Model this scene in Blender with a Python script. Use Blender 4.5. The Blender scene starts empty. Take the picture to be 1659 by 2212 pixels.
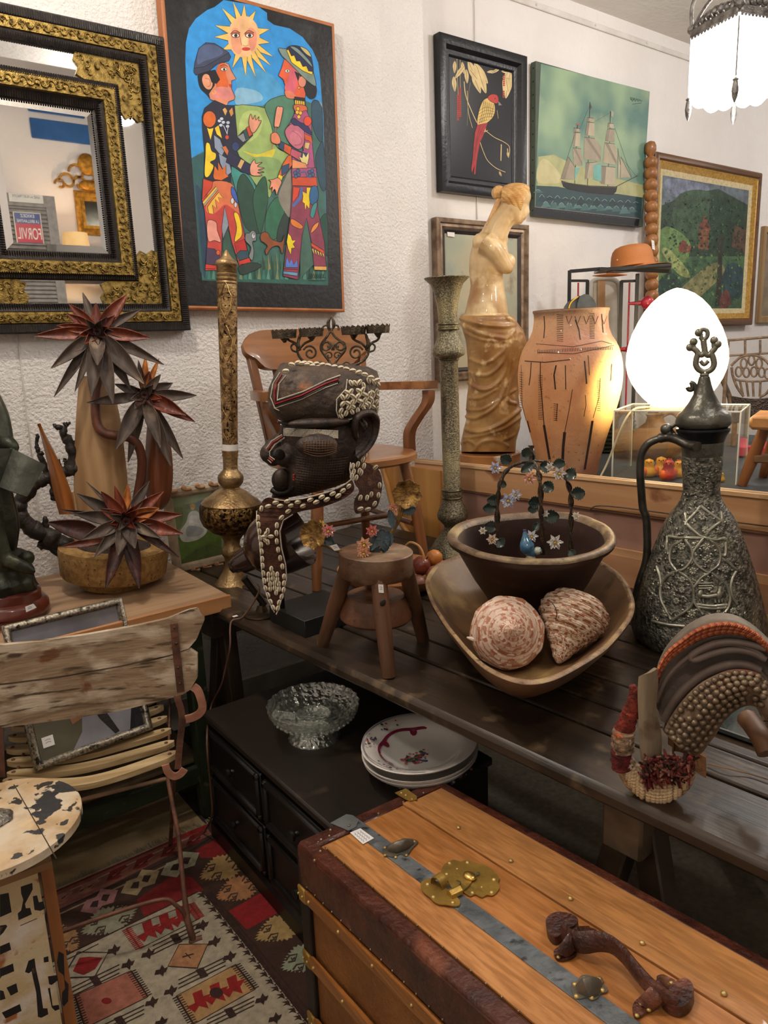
import bpy,math,random
from mathutils import Vector,Matrix,noise
random.seed(7)
V = Vector
pi = math.pi
sc = bpy.context.scene
col = sc.collection

# ------------------------------------------------------------------ camera
IW,IH,FOC = 1659.0,2212.0,1602.0
CX,CY = IW / 2,IH / 2
CAMZ = 1.55
VR = (3030.0,660.0)
_r = V((VR[0] - CX,-(VR[1] - CY),-FOC)).normalized()
_h = V((0 - CX,-((VR[1] + .04 * VR[0]) - CY),-FOC))
_u = _r.cross(_h).normalized()
if _u.y < 0: _u = -_u
_y = _u.cross(_r)
RM = Matrix((_r,_y,_u))            # camera space to world space
CAM = V((0,0,CAMZ))
FWD = RM @ V((0,0,-1))
cd = bpy.data.cameras.new('camera'); cam = bpy.data.objects.new('camera',cd); col.objects.link(cam)
cd.sensor_fit = 'VERTICAL'; cd.sensor_height = 36.0; cd.lens = FOC / IH * 36.0
cd.clip_start = .02; cd.clip_end = 60
cam.matrix_world = Matrix.Translation(CAM) @ RM.to_4x4()
sc.camera = cam

# ------------------------------------------------------------------ look
sc.view_settings.view_transform = 'Standard'
sc.view_settings.look = 'None'
sc.view_settings.gamma = 1.0
sc.view_settings.use_curve_mapping = False
sc.view_settings.exposure = 0.0
sc.cycles.max_bounces = 8
sc.cycles.transparent_max_bounces = 12
sc.cycles.sample_clamp_indirect = 4.0
w = bpy.data.worlds.new('room_air'); sc.world = w; w.use_nodes = True
w.node_tree.nodes['Background'].inputs[0].default_value = (1,.93,.85,1)
w.node_tree.nodes['Background'].inputs[1].default_value = 0.01

def lamp(name,loc,power,color=(1,.86,.70),radius=.06,kind='POINT',target=None,angle=1.6,blend=.7):
    d = bpy.data.lights.new(name,kind); d.energy = power; d.color = color; d.shadow_soft_size = radius
    o = bpy.data.objects.new(name,d); col.objects.link(o); o.location = loc
    if kind == 'SPOT':
        d.spot_size = angle; d.spot_blend = blend
        o.rotation_euler = (V(target) - V(loc)).to_track_quat('-Z','Y').to_euler()
    return o
WARM = (1,.91,.81); NEUT = (1,.96,.93)
lamp('ceiling_spot',(.35,1.75,3.15),62,WARM,.07)
lamp('ceiling_spot',(-.35,-.35,3.15),40,WARM,.10)
lamp('ceiling_spot',(1.9,.35,3.15),30,NEUT,.10)
lamp('ceiling_spot',(3.7,1.3,3.15),62,NEUT,.10)
lamp('ceiling_spot',(6.2,1.2,3.15),50,NEUT,.10)

# ------------------------------------------------------------------ picture point -> point in the room
def ray(u,v): return RM @ V((u - CX,-(v - CY),-FOC))
def az(u,v,z):
    d = ray(u,v); return CAM + d * ((z - CAM.z) / d.z)
def ax(u,v,x):
    d = ray(u,v); return CAM + d * (x / d.x)
def ay(u,v,y):
    d = ray(u,v); return CAM + d * (y / d.y)
def proj(p):
    c = RM.transposed() @ (V(p) - CAM); return CX - FOC * c.x / c.z,CY + FOC * c.y / c.z
def depth(p): return (V(p) - CAM).dot(FWD)
def px(p): return depth(p) / FOC      # metres per picture pixel at p
class VF:
    """upright plane through a point, facing the viewer's side of the room"""
    def __init__(s,a,yaw=None):
        s.a = V(a)
        if yaw is None:
            n = V((s.a.x,s.a.y,0)).normalized()
        else: n = V((math.cos(yaw),math.sin(yaw),0))
        s.n = n; s.r = V((n.y,-n.x,0)); s.k = px(s.a)
    def p(s,u,v,d=0.0):
        q = ray(u,v); c = s.a + s.n * d
        return CAM + q * ((c - CAM).dot(s.n) / q.dot(s.n))

# ------------------------------------------------------------------ materials
def lin(h,a=1.0):
    h = h.lstrip('#'); o = []
    for i in (0,2,4):
        c = int(h[i:i + 2],16) / 255
        o.append(c / 12.92 if c <= .04045 else ((c + .055) / 1.055) ** 2.4)
    return (o[0],o[1],o[2],a)
def shade(h,k):
    h = h.lstrip('#'); return '%02x%02x%02x' % tuple(max(0,min(255,int(int(h[i:i + 2],16) * k))) for i in (0,2,4))
_M = {}
def M(c,c2=None,rough=.5,metal=0,scale=8,st=(1,1,1),rot=(0,0,0),bump=0,bs=None,lo=.35,hi=.65,det=6,coat=0,
      trans=0,ior=1.45,emit=None,es=0,spots=None,vor=False,dist=0,bdist=.01,spec=.5,wave=None,sss=0,aniso=None,tr=None):
    key = repr((c,c2,rough,metal,scale,st,rot,bump,bs,lo,hi,det,coat,trans,ior,emit,es,spots,vor,dist,bdist,spec,wave,sss,tr))
    if key in _M: return _M[key]
    m = bpy.data.materials.new('mat_%03d' % len(_M)); m.use_nodes = True; _M[key] = m
    N = m.node_tree.nodes; L = m.node_tree.links
    b = N['Principled BSDF']; I = b.inputs
    I['Roughness'].default_value = rough; I['Metallic'].default_value = metal
    I['IOR'].default_value = ior; I['Transmission Weight'].default_value = trans
    I['Coat Weight'].default_value = coat; I['Specular IOR Level'].default_value = spec
    if sss: I['Subsurface Weight'].default_value = sss; I['Subsurface Radius'].default_value = (.02,.012,.006)
    if emit: I['Emission Color'].default_value = lin(emit); I['Emission Strength'].default_value = es
    m.diffuse_color = lin(c)
    if c2 is None: c2 = shade(c,.78)
    tc = N.new('ShaderNodeTexCoord')
    mp = N.new('ShaderNodeMapping'); mp.inputs['Scale'].default_value = [scale * k for k in st]; mp.inputs['Rotation'].default_value = rot
    base_ = tc.outputs['Object']
    if any(rot):
        m0 = N.new('ShaderNodeMapping'); m0.inputs['Rotation'].default_value = rot; L.new(base_,m0.inputs[0]); base_ = m0.outputs[0]; rot = (0,0,0); mp.inputs['Rotation'].default_value = rot
    L.new(base_,mp.inputs[0])
    nz = N.new('ShaderNodeTexNoise'); nz.inputs['Scale'].default_value = 1; nz.inputs['Detail'].default_value = det; nz.inputs['Distortion'].default_value = dist
    L.new(mp.outputs[0],nz.inputs[0])
    src = nz.outputs[0]
    if wave:
        wv = N.new('ShaderNodeTexWave'); wv.wave_type = wave[0]; wv.bands_direction = wave[1]
        wv.inputs['Scale'].default_value = wave[2]; wv.inputs['Distortion'].default_value = wave[3]; wv.inputs['Detail'].default_value = 3
        L.new(mp.outputs[0],wv.inputs[0]); src = wv.outputs[1] if False else wv.outputs['Fac']
    mr = N.new('ShaderNodeMapRange'); mr.inputs[1].default_value = lo; mr.inputs[2].default_value = hi
    L.new(src,mr.inputs[0])
    mx = N.new('ShaderNodeMix'); mx.data_type = 'RGBA'; mx.inputs[6].default_value = lin(c); mx.inputs[7].default_value = lin(c2)
    L.new(mr.outputs[0],mx.inputs[0]); out = mx.outputs[2]
    for s in (spots or []):     # (hex, scale, lo, hi[, stretch])
        m2 = N.new('ShaderNodeMapping'); k = s[4] if len(s) > 4 else (1,1,1)
        m2.inputs['Scale'].default_value = [s[1] * q for q in k]; m2.inputs['Location'].default_value = (s[1] * 1.7,s[1],3.1); m2.inputs['Rotation'].default_value = rot
        L.new(base_,m2.inputs[0])
        n2 = N.new('ShaderNodeTexNoise'); n2.inputs['Scale'].default_value = 1; n2.inputs['Detail'].default_value = 5; L.new(m2.outputs[0],n2.inputs[0])
        r2 = N.new('ShaderNodeMapRange'); r2.inputs[1].default_value = s[2]; r2.inputs[2].default_value = s[3]; L.new(n2.outputs[0],r2.inputs[0])
        x2 = N.new('ShaderNodeMix'); x2.data_type = 'RGBA'; x2.inputs[7].default_value = lin(s[0]); L.new(out,x2.inputs[6]); L.new(r2.outputs[0],x2.inputs[0]); out = x2.outputs[2]
    L.new(out,I['Base Color'])
    if bump:
        bm = N.new('ShaderNodeBump'); bm.inputs['Strength'].default_value = bump; bm.inputs['Distance'].default_value = bdist
        mb = N.new('ShaderNodeMapping'); mb.inputs['Scale'].default_value = [(bs or scale * 4) * k for k in st]; mb.inputs['Rotation'].default_value = rot
        L.new(base_,mb.inputs[0])
        if vor:
            n3 = N.new('ShaderNodeTexVoronoi'); n3.inputs['Scale'].default_value = 1
            if vor == 'edge': n3.feature = 'DISTANCE_TO_EDGE'
            L.new(mb.outputs[0],n3.inputs[0]); L.new(n3.outputs['Distance'],bm.inputs['Height'])
        else:
            n3 = N.new('ShaderNodeTexNoise'); n3.inputs['Scale'].default_value = 1; n3.inputs['Detail'].default_value = 5
            L.new(mb.outputs[0],n3.inputs[0]); L.new(n3.outputs[0],bm.inputs['Height'])
        L.new(bm.outputs[0],I['Normal'])
    return m
def wood(c,c2,axis='x',scale=14,rough=.5,coat=0,spots=None,bump=.25,k=.06,rot=(0,0,0),lo=.3,hi=.7):
    st = {'x': (k,1,1),'y': (1,k,1),'z': (1,1,k)}[axis]
    return M(c,c2,rough=rough,scale=scale,st=st,bump=bump,bs=scale * 2.5,coat=coat,spots=spots,dist=.6,lo=lo,hi=hi,bdist=.004,rot=rot)
def paint(c,rough=.6,bump=.25): return M(c,shade(c,.82),rough=rough,scale=25,bump=bump,bs=120,bdist=.002,lo=.3,hi=.8)

# ------------------------------------------------------------------ meshes
class MB:
    def __init__(s): s.v = []; s.f = []; s.m = []; s.mats = []
    def mi(s,mat):
        if mat is None: return 0
        if mat not in s.mats: s.mats.append(mat)
        return s.mats.index(mat)
    def add(s,vs,fs,mat=None):
        o = len(s.v); k = s.mi(mat); s.v += [V(p) for p in vs]
        for f in fs: s.f.append([i + o for i in f]); s.m.append(k)
        return s
    def box(s,c,d,R=None,mat=None,bev=0.0):
        """box centre c, full dimensions d, optional rotation matrix, chamfered edges"""
        c = V(c); hx,hy,hz = d[0] / 2,d[1] / 2,d[2] / 2
        R = R or Matrix.Identity(3)
        if bev <= 0:
            vs = [c + R @ V((x * hx,y * hy,z * hz)) for x in (-1,1) for y in (-1,1) for z in (-1,1)]
            return s.add(vs,[(0,1,3,2),(4,6,7,5),(0,4,5,1),(2,3,7,6),(0,2,6,4),(1,5,7,3)],mat)
        b = min(bev,hx * .9,hy * .9,hz * .9); vs = []; idx = {}
        for x in (-1,1):
            for y in (-1,1):
                for z in (-1,1):
                    for a in range(3):
                        q = [x * hx,y * hy,z * hz]
                        for j in range(3):
                            if j != a: q[j] -= (x,y,z)[j] * b
                        idx[(x,y,z,a)] = len(vs); vs.append(c + R @ V(q))
        fs = []
        for a in range(3):
            o = [j for j in range(3) if j != a]
            for sg in (-1,1):
                lp = []
                for p,q in ((-1,-1),(1,-1),(1,1),(-1,1)):
                    t = [0,0,0]; t[a] = sg; t[o[0]] = p; t[o[1]] = q; lp.append(idx[(*t,a)])
                if (sg > 0) == (a == 1): lp.reverse()
                fs.append(lp)
        for a in range(3):           # edges along axis a
            o = [j for j in range(3) if j != a]
            for p in (-1,1):
                for q in (-1,1):
                    def k(e,face):
                        t = [0,0,0]; t[a] = e; t[o[0]] = p; t[o[1]] = q; return idx[(*t,face)]
                    fs.append([k(-1,o[0]),k(1,o[0]),k(1,o[1]),k(-1,o[1])])
        for x in (-1,1):
            for y in (-1,1):
                for z in (-1,1): fs.append([idx[(x,y,z,0)],idx[(x,y,z,1)],idx[(x,y,z,2)]])
        return s.add(vs,fs,mat)
    def beam(s,a,b,wd,th,mat=None,up=(0,0,1),bev=.002):
        a = V(a); b = V(b); x = (b - a); L = x.length; x.normalize(); z = V(up); y = z.cross(x)
        if y.length < 1e-4: y = V((0,1,0)).cross(x)
        y.normalize(); z = x.cross(y)
        return s.box((a + b) / 2,(L,wd,th),Matrix((x,y,z)).transposed(),mat,bev)
    def loft(s,rings,mat=None,close=True,c0=True,c1=True):
        """rings: lists of equally many points"""
        n = len(rings[0]); vs = [p for r in rings for p in r]; fs = []
        for i in range(len(rings) - 1):
            for j in range(n if close else n - 1):
                k = (j + 1) % n; fs.append((i * n + j,i * n + k,(i + 1) * n + k,(i + 1) * n + j))
        if close and c0: fs.append(list(range(n))[::-1])
        if close and c1: fs.append([(len(rings) - 1) * n + j for j in range(n)])
        return s.add(vs,fs,mat)
    def tube(s,pts,r,seg=10,mat=None,caps=True,flat=1.0,up=None,spin=0):
        pts = [V(p) for p in pts]; n = len(pts)
        rr = r if isinstance(r,(list,tuple)) else [r] * n
        t0 = (pts[1] - pts[0]).normalized()
        a = V(up) if up else (V((0,0,1)) if abs(t0.z) < .9 else V((1,0,0)))
        rings = []; nrm = None
        for i,p in enumerate(pts):
            t = (pts[min(i + 1,n - 1)] - pts[max(i - 1,0)]).normalized()
            if nrm is None: nrm = (a - t * a.dot(t)).normalized()
            else:
                q = nrm - t * nrm.dot(t); nrm = q.normalized() if q.length > 1e-6 else nrm
            bi = t.cross(nrm)
            rings.append([p + (nrm * math.cos(spin + 2 * pi * j / seg) + bi * (flat * math.sin(spin + 2 * pi * j / seg))) * rr[i] for j in range(seg)])
        return s.loft(rings,mat,c0=caps,c1=caps)
    def lathe(s,c,prof,seg=32,axis=None,mat=None,ell=1.0,f=None,caps=True):
        """prof: (height along axis, radius); optional f(angle, t)->radius factor"""
        c = V(c); ax_ = V(axis).normalized() if axis else V((0,0,1))
        q = V((0,0,1)).rotation_difference(ax_); rings = []
        for k,(h,r) in enumerate(prof):
            rings.append([c + q @ V((r * math.cos(2 * pi * j / seg) * (f(2 * pi * j / seg,k / max(1,len(prof) - 1)) if f else 1),
                                     r * ell * math.sin(2 * pi * j / seg) * (f(2 * pi * j / seg,k / max(1,len(prof) - 1)) if f else 1),h)) for j in range(seg)])
        return s.loft(rings,mat,c0=caps,c1=caps)
    def plathe(s,vf,a,b,prof,seg=32,mat=None,f=None,caps=True):
        """turned body seen along the picture line a-b on plane vf; prof: (picture height, radius in pixels)"""
        A = vf.p(*a); B = vf.p(*b); d = (B - A).normalized(); rings = []; q = V((0,0,1)).rotation_difference(-d if d.z < 0 else d)
        for k,(v,r) in enumerate(prof):
            t = (v - a[1]) / (b[1] - a[1]); c = vf.p(a[0] + (b[0] - a[0]) * t,v); R = r * px(c)
            rings.append([c + q @ V((R * math.cos(2 * pi * j / seg),R * math.sin(2 * pi * j / seg),0)) * (f(2 * pi * j / seg,v) if f else 1) for j in range(seg)])
        return s.loft(rings,mat,c0=caps,c1=caps)
    def ball(s,c,r,seg=16,rings=10,mat=None,R=None):
        c = V(c); r = r if isinstance(r,(tuple,list)) else (r,r,r); R = R or Matrix.Identity(3); vs = []; fs = []
        vs.append(c + R @ V((0,0,r[2])))
        for i in range(1,rings):
            a = pi * i / rings
            for j in range(seg):
                t = 2 * pi * j / seg; vs.append(c + R @ V((r[0] * math.sin(a) * math.cos(t),r[1] * math.sin(a) * math.sin(t),r[2] * math.cos(a))))
        vs.append(c + R @ V((0,0,-r[2]))); e = len(vs) - 1
        for j in range(seg):
            k = (j + 1) % seg; fs.append((0,1 + j,1 + k)); fs.append((e,e - seg + k,e - seg + j))
            for i in range(rings - 2): a0 = 1 + i * seg; fs.append((a0 + j,a0 + seg + j,a0 + seg + k,a0 + k))
        return s.add(vs,fs,mat)
    def prism(s,pts,off,mat=None):
        """outline pts (points in the room) pushed by vector off"""
        n = len(pts); o = V(off); a = [V(p) for p in pts]; vs = a + [p + o for p in a]
        fs = [list(range(n))[::-1],[n + i for i in range(n)]] + [(i,(i + 1) % n,n + (i + 1) % n,n + i) for i in range(n)]
        return s.add(vs,fs,mat)
    def grid(s,fn,nu,nv,mat=None,th=None):
        """sheet fn(a,b), a,b in 0..1; th thickness vector fn or None"""
        P = [[V(fn(i / nu,j / nv)) for j in range(nv + 1)] for i in range(nu + 1)]
        w_ = nv + 1; vs = [p for r in P for p in r]
        fs = [(i * w_ + j,(i + 1) * w_ + j,(i + 1) * w_ + j + 1,i * w_ + j + 1) for i in range(nu) for j in range(nv)]
        if th:
            n0 = len(vs); vs2 = []
            for i in range(nu + 1):
                for j in range(nv + 1):
                    du = P[min(i + 1,nu)][j] - P[max(i - 1,0)][j]; dv = P[i][min(j + 1,nv)] - P[i][max(j - 1,0)]
                    nn = du.cross(dv); nn = nn.normalized() if nn.length > 1e-12 else V((0,0,1))
                    vs2.append(P[i][j] - nn * th)
            vs += vs2; fs += [tuple(n0 + k for k in reversed(f)) for f in list(fs)]
            bd = [i * w_ for i in range(nu + 1)] + [nu * w_ + j for j in range(1,nv + 1)] + [i * w_ + nv for i in range(nu - 1,-1,-1)] + [j for j in range(nv - 1,0,-1)]
            for q in range(len(bd)):
                a_,b_ = bd[q],bd[(q + 1) % len(bd)]; fs.append((a_,n0 + a_,n0 + b_,b_))
        return s.add(vs,fs,mat)
    def build(s,name,mat=None,parent=None,smooth=40,fix=True):
        me = bpy.data.meshes.new(name)
        base = V((0,0,0)); p = parent
        while p is not None: base = base + p.location; p = p.parent
        org = None
        vs = s.v
        if parent is None:
            lo = [min(v[i] for v in vs) for i in range(3)]; hi = [max(v[i] for v in vs) for i in range(3)]
            base = V(((lo[0] + hi[0]) / 2,(lo[1] + hi[1]) / 2,lo[2]))
        me.from_pydata([tuple(v - base) for v in vs],[],s.f)
        if s.mats:
            for m_ in s.mats: me.materials.append(m_)
            if len(s.mats) > 1: me.polygons.foreach_set('material_index',s.m)
        elif mat: me.materials.append(mat)
        if fix:
            import bmesh
            bm = bmesh.new(); bm.from_mesh(me); bmesh.ops.recalc_face_normals(bm,faces=bm.faces); bm.to_mesh(me); bm.free()
        if smooth:
            me.polygons.foreach_set('use_smooth',[True] * len(me.polygons))
            if smooth < 180: me.set_sharp_from_angle(angle=math.radians(smooth))
        me.update()
        o = bpy.data.objects.new(name,me); col.objects.link(o)
        if parent is None: o.location = base
        else: o.parent = parent
        return o
def thing(name,label,cat,loc,group=None):
    o = bpy.data.objects.new(name,None); col.objects.link(o); o.location = V(loc); o.empty_display_size = .05
    return tag(o,label,cat,group)
def tag(o,label,cat,group=None,kind=None):
    o['label'] = label; o['category'] = cat
    if group: o['group'] = group
    if kind: o['kind'] = kind
    return o
def struct(name,mb,mat,smooth=30,parent=None):
    o = mb.build(name,mat,parent,smooth)
    if parent is None: o['kind'] = 'structure'
    return o
def copy_tree(o,parent=None):
    c = o.copy(); col.objects.link(c); c.parent = parent
    for ch in list(o.children): copy_tree(ch,c)
    return c
def sub(o,levels=2):
    m = o.modifiers.new('smooth','SUBSURF'); m.levels = levels; m.render_levels = levels; return o
def disp(o,strength,size,mid=.5,kind='CLOUDS'):
    t = bpy.data.textures.new('t',kind); t.noise_scale = size
    m = o.modifiers.new('relief','DISPLACE'); m.texture = t; m.strength = strength; m.mid_level = mid; m.texture_coords = 'LOCAL'; return o
def cat(P,n=6,closed=False):
    """smooth curve through points (any dimension)"""
    P = [V(p) for p in P]; out = []; N_ = len(P); rng = N_ if closed else N_ - 1
    for i in range(rng):
        g = (lambda k: P[k % N_]) if closed else (lambda k: P[max(0,min(N_ - 1,k))])
        a,b,c,d = g(i - 1),g(i),g(i + 1),g(i + 2)
        for j in range(n):
            t = j / n
            out.append(.5 * ((2 * b) + (c - a) * t + (2 * a - 5 * b + 4 * c - d) * t * t + (3 * b - a - 3 * c + d) * t ** 3))
    if not closed: out.append(P[-1].copy())
    return out
def lerp(a,b,t): return a + (b - a) * t

# flat painted shapes on a surface: layers a fraction of a millimetre thick, traced in picture pixels
class Art:
    def __init__(s,fn,nrm,step=.0003,matf=None):
        s.fn = fn; s.n = V(nrm); s.k = 1; s.step = step; s.mb = MB(); s.matf = matf or paint
    def poly(s,pts,c,sm=False,out=None,ow=1.6):
        if sm: pts = [(p.x,p.y) for p in cat([(a,b) for a,b in pts],4,True)]
        s.k += 1; off = s.n * (s.step * s.k)
        s.mb.add([s.fn(u,v) + off for u,v in pts],[list(range(len(pts)))],s.matf(c) if isinstance(c,str) else c)
        if out: s.line(list(pts) + [pts[0]],ow,out)
        return s
    def line(s,pts,w_,c,sm=False):
        if sm: pts = [(p.x,p.y) for p in cat([(a,b) for a,b in pts],5)]
        s.k += 1; off = s.n * (s.step * s.k); L = []; R_ = []
        n = len(pts)
        for i in range(n):
            a = V(pts[max(0,i - 1)]); b = V(pts[min(n - 1,i + 1)])
            if n > 2 and pts[0] == pts[-1]:
                a = V(pts[i - 1 if i else n - 2]); b = V(pts[i + 1 if i < n - 1 else 1])
            d = (b - a); d = d.normalized() if d.length > 1e-9 else V((1,0)); q = V((-d.y,d.x)) * w_ / 2; p = V(pts[i])
            L.append(p + q); R_.append(p - q)
        vs = [s.fn(*p) + off for p in L] + [s.fn(*p) + off for p in R_]
        s.mb.add(vs,[(i,i + 1,n + i + 1,n + i) for i in range(n - 1)],s.matf(c) if isinstance(c,str) else c)
        return s
    def ell(s,u,v,a,b,c,out=None,ow=1.4,n=20,rot=0):
        P = []
        for j in range(n):
            t = 2 * pi * j / n; x,y = a * math.cos(t),b * math.sin(t)
            P.append((u + x * math.cos(rot) - y * math.sin(rot),v + x * math.sin(rot) + y * math.cos(rot)))
        return s.poly(P,c,False,out,ow)
FONT = {}
def text_mesh(mb,body,o,xdir,ydir,size,mat,depth=.0004,width=None):
    """lettering as mesh faces: o baseline start, xdir and ydir unit vectors"""
    cu = bpy.data.curves.new('t','FONT'); cu.body = body; cu.size = 1
    ob = bpy.data.objects.new('t',cu); col.objects.link(ob)
    dg = bpy.context.evaluated_depsgraph_get(); me = bpy.data.meshes.new_from_object(ob.evaluated_get(dg))
    vs = [v.co.copy() for v in me.vertices]; fs = [list(p.vertices) for p in me.polygons]
    bpy.data.objects.remove(ob); bpy.data.curves.remove(cu); bpy.data.meshes.remove(me)
    if not vs: return
    x0 = min(v.x for v in vs); x1 = max(v.x for v in vs); kx = (width / (x1 - x0)) if width else size
    xd = V(xdir); yd = V(ydir); n = xd.cross(yd)
    mb.add([V(o) + xd * ((v.x - x0) * kx) + yd * (v.y * size) + n * depth for v in vs],fs,mat)
# ================================================================== THE ROOM
YL,YB = 2.86,3.05          # left wall plane, back wall plane
CZ = 3.39; CH = 5.3
plaster = M('e6e2de','d8d4d0',rough=.85,scale=2.2,bump=.8,bs=80,bdist=.012,lo=.35,hi=.7)
plaster2 = M('e4dfdb','d9d3ce',rough=.85,scale=1.6,bump=.5,bs=45,bdist=.008,lo=.35,hi=.7)
def wallbox(name,x0,x1,y0,y1,m=plaster,z0=0,z1=CH): return struct(name,MB().box(((x0 + x1) / 2,(y0 + y1) / 2,(z0 + z1) / 2),(x1 - x0,y1 - y0,z1 - z0)),m)
wallbox('wall_left',-2.0,2.2,YL,YL + .3,z1=CZ)
struct('wall_pillar',MB().prism([(2.2,YL,0),(2.485,YL + .045,0),(2.485,YL + .3,0),(2.2,YL + .3,0)],(0,0,CZ)),plaster)
wallbox('wall_back',2.485,8.6,YB,YB + .2,plaster2,z1=CZ)
wallbox('wall_opposite',-2.0,8.6,-2.4,-2.2,plaster2)
wallbox('wall_west',-2.2,-2.0,-2.4,3.3,plaster2)
wallbox('wall_right',8.6,8.8,-2.4,3.3,plaster2)
clm = M('ece7e0','e0dad2',rough=.9,scale=1.5,bump=.5,bs=30,bdist=.01)
struct('ceiling',MB().box((3.3,1.75,CZ + .05),(10.8,3.1,.1)),clm)
struct('ceiling_high',MB().box((3.3,-1.1,CH + .05),(10.8,2.8,.1)),clm)
wallbox('wall_above',-2.0,8.6,.2,.3,plaster2,CZ + .1,CH)
struct('floor',MB().box((3.3,.4,-.05),(10.8,5.6,.1)),M('221c16','1a1511',rough=.7,scale=3,bump=.1,bs=20))  # near-black colour stands in for the shade under the plank table
struct('floor_left',MB().box((-.6,2.40,.0012),(2.8,.92,.0024)),M('9a8666','84704f',rough=.7,scale=3,bump=.3,bs=60))  # added beige sheet: the floor's tone where it is lit
bb = M('b8b2a8','9a948a',rough=.5)
struct('baseboard_left',MB().box((.1,YL - .008,.066),(4.2,.016,.132),None,None,.004),bb)
struct('baseboard_back',MB().box((5.5,YB - .008,.066),(6.1,.016,.132),None,None,.004),bb)
r = MB().box((5.5,YB - .006,3.303),(6.05,.012,.03),None,None,.003)
for k in range(12): r.ball((2.9 + k * .5,YB - .016,3.303),.006,8,6)
struct('trim_1',r,M('dad4ce','cbc4bd',rough=.7))

# ------------------------------------------------------------------ kilim rug on the floor
rug = MB()
RA = az(443,1783,0); RUGY = 2.157; RX0,RX1,RY0 = -.6,2.0,-.6
wool = lambda c: M(shade(c,.86),shade(c,.6),rough=.95,scale=60,bump=.6,bs=260,bdist=.003,lo=.25,hi=.85)
rug.box(((RX0 + RX1) / 2,(RY0 + RUGY) / 2,.004),(RX1 - RX0,RUGY - RY0,.006),None,wool('b3a48c'))
A = Art(lambda u,v: az(u,v,.0075),(0,0,1),.00001,wool)
A.mb = rug
def rz(z): return (z[0] * .4099,1640 + z[1] * .4099)      # crop coordinates of the rug view
def RP(pts,c): A.poly([rz(p) for p in pts],c)
def RL(pts,w_,c): A.line([rz(p) for p in pts],w_,c)
BR,RD,CR,SA,GR,OR,BE = '3a2018','7c1a16','bdb098','c07a54','9a9a80','c88a4e','c8a468'
RP([(250,720),(1120,330),(1700,900),(1700,1500),(1600,1400),(1045,700),(200,1110)],'452a1e')   # brown border ground
RP([(250,720),(1080,345),(1115,395),(310,800)],'8c5546')
RL([(200,738),(1090,352)],4.2,RD)
RL([(230,752),(1090,372)],2,'b79a80')
RL([(900,432),(1095,352)],9,'9c1a18')
for (x,y) in ((330,730),(470,670),(620,600),(760,540),(905,475),(1040,415)):   # stepped border teeth
    RP([(x - 60,y + 42),(x - 40,y - 8),(x + 40,y - 44),(x + 55,y - 30),(x + 5,y + 10),(x + 30,y + 12),(x - 5,y + 32)],'a5705c' if (x // 10) % 2 else '7c1a18')
    for k in range(4): RL([(x - 50 + k * 22,y + 28 - k * 11),(x - 12 + k * 22,y + 6 - k * 12)],2.2,'a5705c' if k % 2 else BR)
RL([(300,800),(700,620),(1010,480),(1130,400)],3,'2c1812')
RL([(310,818),(720,632),(1020,495)],3,'a08664')
def medal(cx,cy,a,b,ground,mark='4a3426',n=2):        # toothed lozenge of the border, with hooked marks
    P = []; ux,uy = (.90,-.42); wx,wy = (.62,.78)
    for j in range(64):
        t = 2 * pi * j / 64; r_ = 1.0 if j % 2 else .84
        q = abs(math.cos(t)) + abs(math.sin(t)); x,y = math.cos(t) / q ** .6 * a * r_,math.sin(t) / q ** .6 * b * r_
        P.append((cx + x * ux + y * wx,cy + x * uy + y * wy))
    RP(P,ground)
    for i in (-1,1):
        for j in (-1,1):
            x,y = i * a * .40,j * b * .34; X,Y_ = cx + x * ux + y * wx,cy + x * uy + y * wy
            s = min(a,b) * .23
            L = [(X - 1.5 * s,Y_ + .6 * s),(X - .6 * s,Y_ - .7 * s),(X + 1.4 * s,Y_ - 1.1 * s),(X + .8 * s,Y_ + .6 * s),(X - .9 * s,Y_ + 1.0 * s)]
            RL(L,s * .2,mark); RL([(X - .1 * s,Y_ - .2 * s),(X + .1 * s,Y_ + .35 * s),(X + .9 * s,Y_ - .2 * s)],s * .2,mark)
def hooks(cx,cy,s,c):                                     # S shaped hooked figure
    RP([(cx - 1.6 * s,cy + .9 * s),(cx - 1.1 * s,cy - .1 * s),(cx - .2 * s,cy - .4 * s),(cx + .2 * s,cy - 1.1 * s),(cx + 1.7 * s,cy - 1.0 * s),(cx + 1.3 * s,cy + .1 * s),(cx + .3 * s,cy + .4 * s),(cx - .2 * s,cy + 1.1 * s)],c)
    RP([(cx - .8 * s,cy + .5 * s),(cx - .5 * s,cy),(cx,cy - .1 * s),(cx - .1 * s,cy + .5 * s)],BR)
    RP([(cx + .2 * s,cy - .1 * s),(cx + .4 * s,cy - .6 * s),(cx + 1.0 * s,cy - .6 * s),(cx + .7 * s,cy)],BR)
RP([(1030,480),(1130,425),(1215,485),(1150,520),(1060,520)],'8e1a1a')
RP([(720,740),(900,620),(1010,620),(1075,690),(870,800),(760,830)],'8a1a18')
RP([(1205,800),(1400,690),(1520,780),(1300,900)],'9a1a1c')
hooks(945,555,62,'a9a48a'); hooks(735,650,62,'b09a72'); hooks(520,750,60,'b07a78')
medal(575,850,175,85,'a5a288'); medal(1180,570,150,80,'bd9a62'); medal(1265,680,150,78,'bd8456')
medal(1480,890,160,82,'c0a066'); medal(1610,1050,150,90,'a3ab90'); medal(340,940,80,110,'b08458')
RP([(200,1110),(1045,700),(1080,705),(1700,1500),(1500,1700),(300,1700)],CR)     # cream field
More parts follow.
